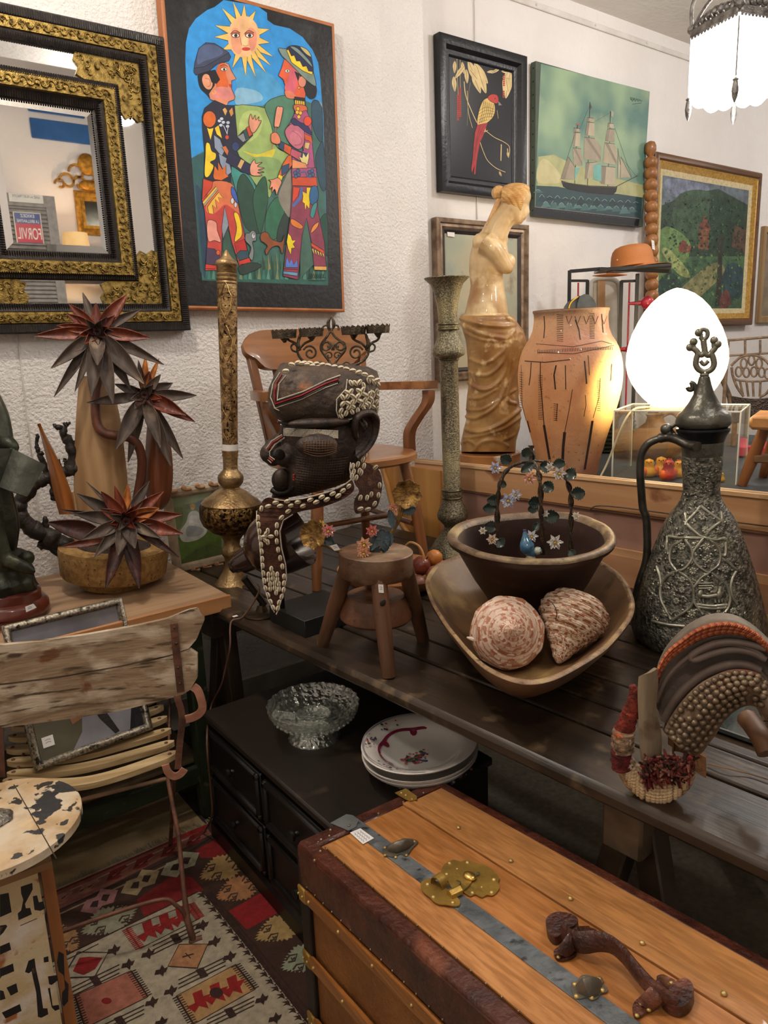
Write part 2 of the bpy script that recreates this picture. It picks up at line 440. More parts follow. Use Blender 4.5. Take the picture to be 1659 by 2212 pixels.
for k in range(22):                                         # saw edged stripes beside the field
    x,y = 1060 + k * 30,700 + k * 38
    for j in range(2):
        ox,oy = x + j * 42,y + 4 + j * 6
        RP([(ox - 26,oy + 8),(ox + 4,oy + 2),(ox - 10,oy - 16),(ox + 14,oy + 4),(ox + 22,oy + 30),(ox + 2,oy + 22),(ox - 22,oy + 30),(ox - 4,oy + 14)],BR)
RL([(1070,700),(1700,1480)],3.2,BR); RL([(1110,700),(1720,1440)],3.2,BR)
RL([(190,1108),(1045,700)],2.2,BR); RL([(200,1135),(520,975)],2,BR)
def comb(a,b,n,h,c,w_=4):                               # toothed bar
    RL([a,b],w_,c)
    for k in range(n):
        t = (k + .5) / n; x,y = lerp(a[0],b[0],t),lerp(a[1],b[1],t); RL([(x - h,y + h * .45),(x + h,y - h * .45)],w_ * .55,c)
def panel(P,c,combc): RP(P,c); RL([P[0],P[1]],1.6,BR); RL([P[3],P[2]],1.6,BR); comb(P[1],P[2],13,24,combc); comb(P[0],P[3],13,24,combc)
panel([(665,895),(1000,765),(1055,840),(740,1000)],'aaa48e','9c1c18')
panel([(930,1250),(1240,1085),(1345,1215),(1020,1400)],'bd9460',BR)
panel([(395,1250),(690,1118),(780,1255),(450,1420)],'b5705a',BR)
def star(cx,cy,s,c,c2=None):
    for i in (-1,0,1):
        x,y = cx + i * s * 1.25,cy - i * s * .55
        RP([(x - s * .9,y + .5 * s),(x - .3 * s,y + .2 * s),(x - .5 * s,y - .5 * s),(x + .2 * s,y - .8 * s),(x + .3 * s,y - .3 * s),(x + .9 * s,y - .5 * s),(x + .5 * s,y + .1 * s),(x + .7 * s,y + .6 * s),(x,y + .4 * s),(x - .3 * s,y + .9 * s)],c)
    if c2: A.ell(*rz((cx,cy)),s * .2,s * .16,c2)
star(870,865,70,'9c1c18'); star(1140,1235,72,'9a1814',BR)
A.ell(*rz((562,1278)),11,7,'8a1814')
def lozenge(P,c,mark):
    RP(P,c); RL(P + [P[0]],2.4,BR); cx = sum(p[0] for p in P) / 4; cy = sum(p[1] for p in P) / 4
    return cx,cy
cx_,cy_ = lozenge([(945,980),(1095,978),(1040,1105),(885,1095)],'b9855a',BR)
RL([(cx_ - 30,cy_ + 8),(cx_ + 30,cy_ - 10)],3,BR); RL([(cx_ - 14,cy_ - 14),(cx_ + 14,cy_ + 14)],2.4,BR)
RP([(385,1120),(420,1050),(470,1045),(540,1050),(500,1110),(440,1140)],'9a1c1a')
RL([(360,1105),(410,1020),(570,1022),(500,1150),(370,1155)],2.4,BR)
for (x,y) in ((600,1010),(675,1085),(780,1030),(850,1120),(900,1225),(1065,880),(1130,965),(1210,1045),(1380,1270),(800,1285),(850,1390),(1450,1370)):
    s = 36; RP([(x - s,y + .6 * s),(x - .8 * s,y - .1 * s),(x - .2 * s,y - .2 * s),(x + .1 * s,y - .9 * s),(x + .5 * s,y - .4 * s),(x + s,y - .6 * s),(x + .7 * s,y + .1 * s),(x + .4 * s,y + .2 * s),(x + .3 * s,y + .8 * s),(x - .2 * s,y + .4 * s)],BR)
for (x,y) in ((500,1170),(1060,1130),(925,950),(1210,1340),(630,1385)):
    RP([(x - 30,y - 15),(x + 10,y - 30),(x + 38,y + 15),(x,y + 30)],BR)
    for k in (-1,0,1): RL([(x - 120,y + 60 + k * 22),(x + 130,y - 62 + k * 22)],1.8,BR)
o = rug.build('kilim_rug',None,None,0,fix=False)
tag(o,'red, brown and cream geometric kilim rug lying on the floor','rug')
fr = MB()
for k in range(260):
    x = -.5 + k * .0052 + random.uniform(-.001,.001); fr.beam((x,RUGY,.006),(x + random.uniform(-.006,.006),RUGY + random.uniform(.02,.035),.004),.002,.002,None,(0,0,1),0)
q = fr.build('fringe',wool('a89a80'),o,0); q['kind'] = 'stuff'

# ------------------------------------------------------------------ long dark plank table on trestles
TZ = .74
TO = az(460,1313,TZ); T1 = (az(1659,1870,TZ) - TO); T1.z = 0; T1.normalize(); T2 = V((-T1.y,T1.x,0))
if T2.x < 0: T2 = -T2
RT = Matrix((T1,T2,V((0,0,1)))).transposed()
def TP(a,b,z=TZ): return TO + T1 * a + T2 * b + V((0,0,z - TZ))   # table frame: along the front edge, into the table
darkw = lambda seed: wood('3f3226','241c15','y',22 + seed * 3,rough=.38,spots=[('1f1812',6,.54,.68),('66543f',12,.60,.72)],bump=.4,rot=(0,0,-.085))
t = thing('plank_table','long dark-stained plank table carrying the bowls, stool and saddle','table',TP(0.9,.5,0))
top = MB()
ws = [.185,.10,.115,.12,.12,.125,.12,.12,.11]; b = 0
for k,wd in enumerate(ws):
    top.box(TP(1.04,b + wd / 2,TZ - .02 - (0.001 if k % 2 else 0)),(3.10 + (k % 3) * .02,wd - .004,.04),RT,darkw(k % 3),.004 if k else .012); b += wd
top.build('tabletop',None,t)
TW = b
for i,(a,nm) in enumerate(((-.16,0),(1.45,1))):
    q = MB(); q.box(TP(a,TW / 2 - .03,TZ - .10),(.085,TW - .16,.12),RT,None,.006); q.build('trestle_beam',wood('645644','40362a','x',12,rot=(0,0,0)),t)
    for bb_ in (.12,TW - .2):
        for sg in (-1,1):
            q = MB(); q.beam(TP(a + sg * .01,bb_,TZ - .08),TP(a + sg * (.11 if i == 0 else .16),bb_ + .03 * (1 if bb_ > .5 else -1),.012),.055,.05,None,(1,0,0),.004); q.build('leg',wood('4a3a2a','2a2018','z',14),t)

# ------------------------------------------------------------------ pine topped table at the left with green legs
PZ = .78
pine = wood('c9986a','a8784c','x',11,rough=.5,spots=[('8f6844',5,.6,.75,(.2,1,1))],bump=.2)
t = thing('pine_table','pine-topped side table with green painted legs under the flower sculpture','table',(.3,2.5,0))
q = MB(); q.box((-.15,2.50,PZ - .022),(2.215,.68,.044),None,wood('b89878','8e7258','x',18,rough=.45,spots=[('6f5238',6,.58,.72,(.15,1,1))],bump=.25),.003)
q.build('tabletop',None,t)
q = MB(); q.box((-.15,2.158,PZ - .024),(2.22,.012,.05),None,wood('c08c5e','a06c42','x',26,rough=.5,bump=.2),.002); q.build('edge_strip',None,t)
green = M('2c3a26','1c2418',rough=.5,scale=6,bump=.2,spots=[('5a5038',20,.62,.7)])
for x in (.84,-1.1):
    for y in (2.22,2.76): MB().box((x,y,.367),(.055,.055,.734),None,None,.006).build('leg',green,t)
for y in (2.22,2.76): MB().box((-.13,y,.16),(1.95,.03,.06),None,None,.004).build('stretcher',green,t)
MB().box((-.13,2.49,.20),(1.93,.5,.016),None,None,.004).build('shelf',wood('6d5a40','4a3c2a','x',8),t)
MB().box((-.13,2.22,.70),(1.95,.028,.07),None,None,.003).build('apron',green,t)

# ------------------------------------------------------------------ low dark chest of drawers under the plank table
CBZ = .45; cx0,cx1,cy0,cy1 = .795,1.30,1.30,2.085
blk = wood('171412','0f0d0c','y',10,rough=.42,bump=.3)
t = thing('drawer_chest','low black-stained chest of four drawers beneath the plank table','chest of drawers',((cx0 + cx1) / 2,(cy0 + cy1) / 2,0))
MB().box(((cx0 + cx1) / 2 + .01,(cy0 + cy1) / 2,.225),(cx1 - cx0 - .03,cy1 - cy0 - .03,.40),None,None,.003).build('body',blk,t)
MB().box(((cx0 + cx1) / 2,(cy0 + cy1) / 2,CBZ - .013),(cx1 - cx0,cy1 - cy0,.026),None,None,.006).build('top',wood('2a221c','191410','y',7,rough=.42,bump=.3,spots=[('4a3a2c',8,.62,.8)]),t)
MB().box(((cx0 + cx1) / 2,(cy0 + cy1) / 2,.035),(cx1 - cx0 + .012,cy1 - cy0 + .012,.07),None,None,.01).build('plinth',blk,t)
ym = (cy0 + cy1) / 2
for (a,b_) in ((cy0 + .03,ym - .012),(ym + .012,cy1 - .03)):
    for (z0,z1) in ((.085,.245),(.265,.41)):
        d = MB(); yc,zc = (a + b_) / 2,(z0 + z1) / 2
        d.box((cx0 + .012,yc,zc),(.02,b_ - a,z1 - z0),None,None,.004)
        for (yy,zz,dy,dz) in ((yc,z0 + .012,b_ - a,.022),(yc,z1 - .012,b_ - a,.022),(a + .012,zc,.022,z1 - z0),(b_ - .012,zc,.022,z1 - z0)): d.box((cx0 + .0,yy,zz),(.018,dy,dz),None,None,.006)
        dr = d.build('drawer',blk,t)
        MB().lathe((cx0 + .002,yc,zc),[(0,.009),(.008,.007),(.014,.014),(.022,.014),(.026,.006)],14,(-1,0,0)).build('knob',blk,dr)

# ------------------------------------------------------------------ surface behind the pine board, and the board
t = thing('display_bench','dark grey display bench behind the pine board','bench',(3.2,1.6,0))
MB().box((3.33,1.50,.935),(2.12,2.6,.03),None,None,.004).build('tabletop',M('3e444a','2c3034',rough=.55,scale=5,bump=.1),t)
for x in (2.32,4.34):
    for y in (.3,2.72): MB().box((x,y,.46),(.06,.06,.92),None,None,.004).build('leg',M('2a2c2e',rough=.6),t)
for c_,d_ in (((3.33,2.74,.46),(1.98,.02,.9)),((3.33,.27,.46),(1.98,.02,.9)),((2.30,1.51,.46),(.02,2.4,.9)),((4.36,1.51,.46),(.02,2.4,.9))): MB().box(c_,d_,None,None,.003).build('light_block_panel',M('2a2c2e',rough=.6),t)  # unseen panels added to keep light off the floor under the plank table
# ================================================================== PICTURES ON THE WALLS
def moulding(mb,C4,n,prof,mat=None):
    """C4: TL, TR, BR, BL corners; prof: (inset, protrusion) in metres"""
    C4 = [V(c) for c in C4]; n = V(n); rings = []
    xd = (C4[1] - C4[0]).normalized(); yd = (C4[0] - C4[3]).normalized()
    sg = ((1,-1),(-1,-1),(-1,1),(1,1))
    for a,h in prof: rings.append([C4[i] + xd * (a * sg[i][0]) + yd * (a * sg[i][1]) + n * h for i in range(4)])
    return mb.loft(rings,mat,c0=False,c1=False)
def inner(C4,a,h,n):
    C4 = [V(c) for c in C4]; xd = (C4[1] - C4[0]).normalized(); yd = (C4[0] - C4[3]).normalized()
    sg = ((1,-1),(-1,-1),(-1,1),(1,1)); return [C4[i] + xd * (a * sg[i][0]) + yd * (a * sg[i][1]) + V(n) * h for i in range(4)]
NW = V((0,-1,0))
def plane_quad(pxs,y): return [ay(u,v,y) for u,v in pxs]
def rect(x0,x1,z0,z1,y): return [V((x0,y,z1)),V((x1,y,z1)),V((x1,y,z0)),V((x0,y,z0))]
def ribs(mb,C4,a,b,h,n,mat,pitch=.0075,hh=.0022):
    O = inner(C4,(a + b) / 2,h,n); wd = b - a
    for i in range(4):
        p,q = O[i],O[(i + 1) % 4]; L = (q - p).length; d = (q - p).normalized(); k = int(L / pitch)
        s = V(n).cross(d)
        for j in range(k + 1):
            c = p + d * (j * pitch); mb.add([c - s * wd / 2 - d * pitch * .38,c + s * wd / 2 - d * pitch * .38,c + s * wd / 2 + d * pitch * .38,c - s * wd / 2 + d * pitch * .38,c - s * wd * .45 + V(n) * hh,c + s * wd * .45 + V(n) * hh],
                                           [(0,1,5,4),(2,3,4,5),(0,4,3),(1,2,5)],mat)
def scrolls(mb,p,q,wd,n,mat,pitch=.024,r=.0022,rnd=random.Random(3)):
    L = (q - p).length; d = (q - p).normalized(); s = V(n).cross(d); k = int(L / pitch)
    for j in range(k):
        c = p + d * ((j + .5) * pitch); sg = 1 if j % 2 else -1
        pts = []
        for i in range(11):
            t = i / 10 * 1.6 * pi; rr = wd * .42 * (1 - i / 14)
            pts.append(c + d * (math.cos(t) * rr) + s * (math.sin(t) * rr * sg) + V(n) * (.001 + .0025 * i / 10))
        mb.tube(pts,[r * (1.25 - i * .05) for i in range(11)],6,mat)
        for i in range(3):
            t = rnd.uniform(0,6.28); mb.ball(c + d * rnd.uniform(-.5,.5) * pitch + s * rnd.uniform(-.42,.42) * wd,(wd * .14,.003,wd * .09),7,5,mat,Matrix.Rotation(t,3,'Y'))
goldm = M('9c8348','3c2e18',rough=.38,metal=.9,scale=60,bump=.6,bs=260,bdist=.003,lo=.4,hi=.7)
ebony = M('241d1a','15100e',rough=.38,scale=20,bump=.2,bs=90,spec=.5)
glassm = M('f2f2f0','eeeeec',rough=.015,metal=1.0,scale=1)

# ---- big bevelled mirror
YM = YL - .03
L_ = rect(.30,1.182,1.640,2.655,YM)
t = thing('wall_mirror','large ripple-moulded mirror with embossed gilt bands on the left wall','mirror',(.74,YL,1.64))
q = MB(); moulding(q,L_,NW,[(0,-.028),(0,.028),(.004,.032),(.030,.030),(.031,.024),(.072,.024),(.073,.026),(.100,.014),(.102,-.01)],ebony)
ribs(q,L_,.005,.029,.0315,NW,ebony); ribs(q,L_,.074,.099,.021,NW,ebony,.0075,.004)
of = q.build('outer_frame',None,t,40)
q = MB(); moulding(q,L_,NW,[(.0315,.024),(.034,.031),(.052,.034),(.069,.031),(.0715,.024)],goldm)
O = inner(L_,.0515,.034,NW)
for i in range(4): scrolls(q,O[i],O[(i + 1) % 4],.030,NW,goldm,.026)
q.build('gilt_band',None,of,60)
GA = .100; GB = .178
q = MB(); q.add(inner(L_,GA - .003,.006,NW) + inner(L_,GB + .004,.006,NW),[(0,1,5,4),(1,2,6,5),(2,3,7,6),(3,0,4,7)]); q.build('border_glass',glassm,t,0,fix=False)
q = MB(); I4 = inner(L_,GB,0,NW)
moulding(q,I4,NW,[(0,0),(0,.014),(.004,.022),(.018,.030),(.019,.028),(.064,.026),(.066,.024),(.094,.008),(.096,0)],ebony)
ribs(q,I4,.003,.018,.026,NW,ebony,.0075,.003); ribs(q,I4,.067,.092,.017,NW,ebony,.0075,.004)
nf = q.build('inner_frame',None,t,40)
q = MB(); moulding(q,I4,NW,[(.0195,.026),(.022,.033),(.042,.036),(.061,.033),(.0635,.026)],goldm)
O = inner(I4,.0415,.036,NW)
for i in range(4): scrolls(q,O[i],O[(i + 1) % 4],.034,NW,goldm,.022)
for i in range(4):
    p_,q_ = inner(I4,.0205,.033,NW)[i],inner(I4,.0205,.033,NW)[(i + 1) % 4]; n_ = int((q_ - p_).length / .007)
    for j in range(n_): q.ball(lerp(p_,q_,j / n_),.0026,6,4,goldm)
q.build('gilt_band',None,nf,60)
q = MB(); G0 = inner(I4,.092,.004,NW); G1 = inner(I4,.118,.0095,NW)
q.add(G0 + G1,[(0,1,5,4),(1,2,6,5),(2,3,7,6),(3,0,4,7),(4,5,6,7)]); q.build('mirror_glass',glassm,t,0,fix=False)
for (sx,sz) in ((1,1),(1,0),(0,1),(0,0)):      # gilt corner plaques on the border glass
    X0,X1,Z0,Z1 = .30 + GA - .002,1.182 - GA + .002,1.640 + GA - .002,2.655 - GA + .002
    cx = X1 if sx else X0; cz = Z1 if sz else Z0; dx = -1 if sx else 1; dz = -1 if sz else 1
    w_ = GB - GA + .002; L1,L2 = .215,.185; P = []
    pts = [(0,0),(L1,0),(L1 + .008,w_ * .3),(L1 - .006,w_ * .55),(L1 + .004,w_ * .85),(L1 - .02,w_),(w_,w_),(w_,L2 - .02),(w_ * .8,L2 + .004),(w_ * .5,L2 - .008),(w_ * .25,L2 + .008),(0,L2)]
    q = MB(); q.prism([(cx + dx * a,YM - .007,cz + dz * b) for a,b in pts],(0,-.008,0),goldm)
    rn = random.Random(5 + sx + sz)
    for k in range(42):
        if k % 2: a,b = rn.uniform(.01,L1 - .01),rn.uniform(.012,w_ - .012)
        else: a,b = rn.uniform(.012,w_ - .012),rn.uniform(.01,L2 - .01)
        c = V((cx + dx * a,YM - .016,cz + dz * b)); t0 = rn.uniform(0,6.3); s_ = rn.uniform(.008,.016)
        q.tube([c + V((math.cos(t0 + i * .5) * s_ * (1 - i / 12),-.002 * i / 4,math.sin(t0 + i * .5) * s_ * (1 - i / 12))) for i in range(9)],[.0035 - .00025 * i for i in range(9)],6,goldm)
    q.build('corner_plaque',None,t,60)
MB().tube([(.575,YL - .003,1.64),(.56,YL - .003,.95)],.0025,6).build('hanging_wire',M('d8d4cc',rough=.5),t)

# ---- painted folk panel
YP = 2.805
def bz(x,y): return (340 + x * .30747,y * .30747)
C4 = plane_quad([(351,-42),(717,57),(740,668),(405,661)],YP)
t = thing('folk_painting','tall naive painting of two figures under a sun on black ground','painting',C4[3] + V((.3,.04,0)))
q = MB(); moulding(q,C4,NW,[(-.012,-.045),(-.012,-.002),(-.006,.002),(.001,.001),(.001,-.045)]); q.build('wooden_edge',wood('b9794a','96592f','z',10,rough=.55),t)
q = MB(); q.prism(C4,(0,.04,0)); q.build('board',M('15171a','0c0d10',rough=.45,scale=12,bump=.2,spots=[('3c4040',9,.62,.85)]),t,20)
A = Art(lambda u,v: ay(u,v,YP),NW,.00001,paint)
def P(pts,c,o=None,s=False,ow=1.2): A.poly([bz(*p) for p in pts],c,s,o,ow)
def Ln(pts,c='16161c',w_=1.2,s=True): A.line([bz(*p) for p in pts],w_,c,s)
def E(x,y,a,b,c,o='16161c',rot=0): A.ell(*bz(x,y),a * .307,b * .307,c,o,1.0,20,rot)
K = '16161c'
# sky vault
P([(205,640),(196,420),(200,300),(222,200),(270,130),(350,70),(400,50),(440,20),(465,0),(700,40),(770,90),(772,140),(820,175),(930,200),(1020,260),(1090,350),(1130,440),(1145,560),(1155,700),(1165,800),(1200,2005),(315,1970),(240,1110),(205,640)],'2f93dd')
P([(540,480),(760,500),(880,620),(900,690),(760,740),(600,740),(540,700),(560,600)],'4a9fd6',None,True)
P([(560,620),(700,640),(740,700),(640,730),(550,730)],'86b9d8',None,True)
# land
P([(240,1110),(330,1060),(540,735),(650,740),(740,745),(790,700),(880,670),(960,680),(1070,720),(1160,740),(1200,2005),(315,1970)],'3c6a62')
P([(530,745),(600,735),(700,745),(755,760),(790,850),(870,1000),(930,1090),(850,1250),(790,1390),(700,1310),(650,1240),(560,1200),(540,1000)],'9ab46a',K,False)
P([(600,800),(700,780),(740,860),(700,960),(620,1000),(570,940)],'b4c878',None,True)
P([(600,1060),(700,1085),(780,1060),(830,1050),(790,1120),(700,1110)],'d8c840',None,True)
P([(640,1120),(830,1110),(880,1200),(800,1330),(740,1270)],'88a86a',None,True)
P([(755,760),(780,710),(830,685),(900,670),(960,700),(960,800),(940,960),(900,1060),(830,1020),(800,880)],'4f8068',K,True)
P([(1085,720),(1130,710),(1155,760),(1160,980),(1130,980),(1090,880)],'2e4e62',K,True)
P([(1140,1020),(1165,1010),(1185,1250),(1175,1340),(1140,1300),(1110,1120)],'2a4a5c',K,True)
P([(1130,700),(1155,730),(1160,760)],'88a0a8')
P([(240,1110),(330,1070),(320,1240),(330,1480),(350,1700),(330,1960),(300,1900),(270,1500)],'2f5a5c')
P([(270,1300),(330,1400),(350,1700),(335,1960),(310,1800),(285,1500)],'27435a',None,True)
P([(515,1160),(640,1230),(690,1310),(680,1350),(600,1330),(570,1380),(540,1300)],'3f9088',K,True)
for pts,c in (([(600,1220),(660,1290),(700,1400),(720,1560),(720,1640),(620,1600),(570,1420),(560,1300)],'274a3c'),
               ([(755,1240),(775,1350),(770,1450),(725,1640),(690,1540),(670,1400),(700,1300)],'2b5a44'),
               ([(840,1385),(890,1440),(880,1560),(830,1680),(760,1640),(770,1480)],'2f6a50'),
               ([(900,1500),(935,1560),(920,1700),(850,1720),(840,1640),(870,1540)],'2a3c38'),
               ([(1180,1500),(1195,1560),(1195,1800),(1160,1700),(1140,1560)],'234a40'),
               ([(480,1600),(530,1700),(560,1860),(470,1800),(460,1700)],'35584c')): P(pts,c,K,True)
P([(940,1190),(948,1320),(935,1520),(890,1480),(850,1380),(900,1250)],'8a8478',None,True)
P([(330,1960),(360,1900),(620,1880),(720,1830),(880,1840),(1000,1830),(1195,1840),(1200,2005),(315,1970)],'2f6058')
for k in range(26):
    x = 350 + k * 32; P([(x,1960),(x + 14,1880 - (k * 37) % 60),(x + 24,1965)],['3a7a6c','5a9080','24483c','7a8a60'][k % 4])
for k in range(8): P([(740 + k * 20,1900),(735 + k * 20,1780 - (k * 53) % 50),(760 + k * 18,1890)],['2f4a34','4a6a44','8a8458'][k % 3])
# sun
cx,cy = 605,260
rays = [(530,10),(610,30),(690,75),(790,205),(790,300),(815,400),(800,465),(765,515),(690,545),(620,540),(525,480),(455,350),(398,260),(402,178),(450,55)]
for i,(x,y) in enumerate(rays):
    a = math.atan2(y - cy,x - cx); P([(cx + 105 * math.cos(a - .22),cy + 130 * math.sin(a - .22)),(x,y),(cx + 105 * math.cos(a + .22),cy + 130 * math.sin(a + .22))],'f0c868',K)
E(605,258,112,148,'f0bc88',None); P([(520,210),(560,200),(580,260),(590,360),(560,380),(520,320)],'e8a07c',None,True); P([(640,200),(690,220),(695,310),(660,360),(640,300)],'e8987c',None,True)
Ln([(575,230),(585,290),(592,320)],'a04838',1); E(615,285,24,40,'f4cc98',None); E(622,345,30,13,'c0403c',None)
for x in (548,645):
    E(x,245,33,24,'a85a40',None); E(x,250,26,14,'f2ece0',K); E(x + 2,250,12,12,'28282c',None); Ln([(x - 36,240),(x - 5,214),(x + 34,232)],'5a2418',1.4)
Ln([(600,318),(620,325),(640,316)],'b05040',.9)
# left figure
P([(290,520),(360,500),(420,560),(380,690),(340,660),(300,620),(284,560)],'14141a',None,True)
P([(400,520),(470,440),(500,450),(520,500),(553,555),(520,568),(522,600),(520,625),(545,680),(540,700),(500,715),(485,745),(430,720),(370,700),(360,660),(400,600)],'d98a6a',K)
P([(420,470),(470,445),(480,520),(500,600),(450,640),(410,600)],'d8642c',None,True)
P([(430,610),(500,620),(535,670),(500,705),(430,690),(380,690),(400,640)],'e08a84',None,True)
E(350,575,36,58,'dd9a78',K,-.3); Ln([(335,550),(365,560),(370,600),(350,610)],'9a5a40')
P([(350,500),(405,490),(440,560),(415,590),(380,580)],'14141a')
A.line([bz(*p) for p in [(400,635),(410,655),(395,662),(385,650)]],1.6,'e8c040')
P([(255,500),(262,440),(290,340),(340,300),(400,305),(450,335),(500,370),(515,400),(500,425),(420,440),(360,490),(300,520),(265,525)],'3c4560',K)
P([(290,350),(340,315),(420,325),(460,370),(420,400),(330,430),(280,450)],'4e5c80',None,True)
P([(255,480),(330,470),(400,430),(500,372),(515,400),(500,428),(420,450),(360,500),(270,528),(255,510)],'353b52',K)
E(465,487,22,12,'f0ece4',K); E(468,488,8,9,'202024',None); Ln([(440,465),(470,455),(492,470)],K,1.1); P([(500,590),(522,592),(518,620),(505,610)],'b8443c')
P([(330,760),(400,705),(480,740),(540,740),(560,960),(600,920),(650,890),(670,950),(560,1060),(575,1100),(650,1160),(660,1220),(590,1210),(520,1160),(515,1280),(440,1285),(325,1250),(330,1080),(315,900),(312,820)],'23273a',K)
P([(560,960),(620,925),(645,975),(600,1000)],'8a9098',K); P([(620,900),(650,880),(668,945),(640,965)],'c84a24',K); P([(600,920),(625,905),(645,970),(620,985)],'2c4a4a',K)
E(365,838,46,58,'d86a28'); P([(345,895),(365,905),(395,900),(372,985)],'f0cc30',K); P([(400,900),(430,880),(455,975),(415,945)],'f0cc30',K)
P([(455,770),(475,755),(492,780),(476,815)],'d8a860',K); P([(500,780),(525,755),(535,800),(515,822)],'c88a48',K); 
for (x,y) in ((435,850),(450,835),(445,880),(462,860),(495,862),(492,888)): E(x,y,14,12,'c4cce0')
Ln([(462,880),(480,920),(490,945)],'c4cce0',1.4); Ln([(495,890),(488,945)],'c4cce0',1.4); E(488,965,14,16,'d04a30')
P([(395,950),(440,980),(470,1060),(450,1100),(400,1040)],'8a9ab4',K); P([(430,1080),(500,1120),(520,1210),(480,1240),(440,1150)],'8a98b0',K)
E(548,1030,26,32,'2a3c6c'); P([(450,1035),(480,1025),(520,1095),(505,1118)],'c87040',K); P([(560,1100),(660,1160),(650,1230),(590,1205),(480,1140),(500,1060)],'26284a',K)
P([(585,1118),(612,1132),(585,1190),(560,1170)],'d8b070',K)
P([(340,1010),(365,1010),(380,1060),(410,1080),(405,1120),(370,1140),(395,1170),(360,1240),(330,1230),(335,1100)],'f2d030',K,True)
P([(390,1240),(400,1165),(425,1200),(425,1140),(455,1190),(480,1160),(480,1220),(500,1240),(450,1268),(400,1262)],'d86c2c',K)
P([(640,860),(655,800),(668,840),(685,808),(690,845),(712,820),(710,850),(728,850),(690,920),(660,930)],'e09a7c',K,True)
P([(650,1170),(680,1120),(690,1150),(735,1140),(700,1170),(750,1180),(705,1195),(750,1210),(700,1212),(735,1232),(660,1232)],'e8a088',K,True)
# trousers left
P([(320,1255),(440,1288),(515,1285),(560,1400),(600,1600),(640,1800),(655,1870),(575,1870),(520,1700),(470,1450),(455,1600),(450,1760),(440,1900),(335,1900),(350,1700),(330,1480),(310,1400)],'c0443c',K)
P([(380,1280),(515,1290),(555,1400),(570,1500),(520,1460),(470,1440),(400,1500),(340,1480),(350,1380)],'d8744c',None,True)
P([(320,1260),(390,1278),(380,1320),(340,1370),(312,1400)],'c8442c',K)
P([(315,1420),(410,1310),(425,1335),(330,1450)],'f0c838',K); Ln([(325,1440),(420,1325)],'8a8aa0',3,False)
P([(350,1455),(380,1410),(430,1350),(460,1392),(425,1385),(440,1430),(405,1400),(415,1465),(385,1440),(395,1505),(360,1500)],'e8b848',K)
P([(520,1310),(550,1350),(565,1430),(520,1370)],'3a5cae',K,True); E(525,1412,12,22,'d8d8e0'); E(548,1440,10,20,'d8d8e0')
P([(350,1555),(410,1560),(420,1620),(445,1700),(400,1690),(355,1690)],'eda090',K,True)
P([(535,1500),(570,1510),(595,1640),(560,1690),(540,1690),(555,1600)],'f0cc28',K,True)
P([(540,1710),(610,1680),(630,1760),(560,1790)],'c0302c',K); P([(550,1790),(580,1760),(635,1760),(645,1810),(575,1830)],'2f4e5c',K); P([(570,1835),(645,1810),(655,1845),(580,1860)],'d03c2c',K)
P([(345,1740),(400,1750),(440,1800),(430,1860),(340,1860)],'4a3a56',K); E(425,1775,14,18,'d8642c'); P([(338,1855),(405,1865),(405,1890),(335,1888)],'d8402c',K)
P([(470,1450),(500,1580),(460,1680),(450,1600)],'8a94a4',K); P([(575,1870),(650,1845),(715,1855),(720,1880),(600,1930),(570,1900)],'2c3e38',K,True)
# right figure
P([(1000,500),(1070,560),(1115,610),(1110,680),(1070,695),(1020,640),(975,600)],'18181e',None,True)
P([(890,415),(980,480),(1010,560),(1040,660),(1030,720),(960,690),(920,690),(893,660),(895,600),(882,560),(848,532),(870,480)],'e0603c',K)
P([(930,480),(980,500),(980,560),(960,660),(900,640),(895,600),(920,560)],'d86474',None,True); P([(895,640),(950,650),(970,690),(910,688)],'e08060',None,True)
E(1015,575,28,40,'d88870'); P([(960,500),(1000,520),(985,570)],'18181e'); E(911,500,16,12,'f0ece4',K); E(912,500,7,8,'3c6a50',None); Ln([(880,560),(890,575)],K,1); E(992,618,7,9,'e8c040')
P([(850,340),(905,345),(960,320),(1040,350),(1080,420),(1092,500),(1112,605),(1040,560),(960,480),(900,420),(870,390)],'7c9088',K,True)
P([(905,345),(960,320),(1030,345),(1078,400),(1090,520),(1020,480),(950,420)],'20264a',K,True)
P([(905,355),(920,350),(940,395),(960,390),(975,430),(1000,430),(1020,470),(1045,465),(1060,500),(1088,505),(1085,528),(1020,500),(940,440)],'f0d030',K)
P([(1000,330),(1050,350),(1080,400),(1040,380)],'c8b878',K,True); P([(930,330),(980,340),(1060,420),(1088,470),(1070,460),(1000,390)],'7c9490',K,True)
P([(960,680),(1035,690),(1040,775),(970,770)],'1c1c28',K)
for k in range(5): P([(965 + k * 14,705 + k * 2),(974 + k * 14,706 + k * 2),(976 + k * 14,735 + k * 2),(966 + k * 14,735 + k * 2)],'f0c838'); 
P([(955,740),(1040,745),(1045,800),(980,800)],'d86a3c',K,True)
P([(960,800),(1045,775),(1080,860),(1085,1000),(1100,1150),(1120,1310),(945,1305),(940,1200),(945,1100),(1025,1060),(1020,1020),(930,1000),(900,940),(905,900),(935,860)],'a8507c',K)
P([(905,900),(950,870),(1020,890),(1030,1000),(990,1050),(930,1010),(895,940)],'c06a80',K,True); E(970,970,42,50,'cc7888',None); Ln([(945,920),(1000,960),(1010,1010),(960,1020)],'9a4860',1.2)
P([(935,850),(960,830),(1000,860),(1050,880),(1085,950),(1040,930),(1010,905),(985,885),(955,880)],'2a2c5c',K,True); E(1053,852,28,34,'dd4a30')
for (x,y) in ((985,765),(1003,795),(980,790),(992,822)): E(x,y,13,14,'e8b838')
P([(1030,940),(1080,960),(1088,1010),(1060,990),(1035,985)],'d85c30',K); P([(1035,1000),(1070,1005),(1060,1050),(1030,1040)],'d8b870',K)
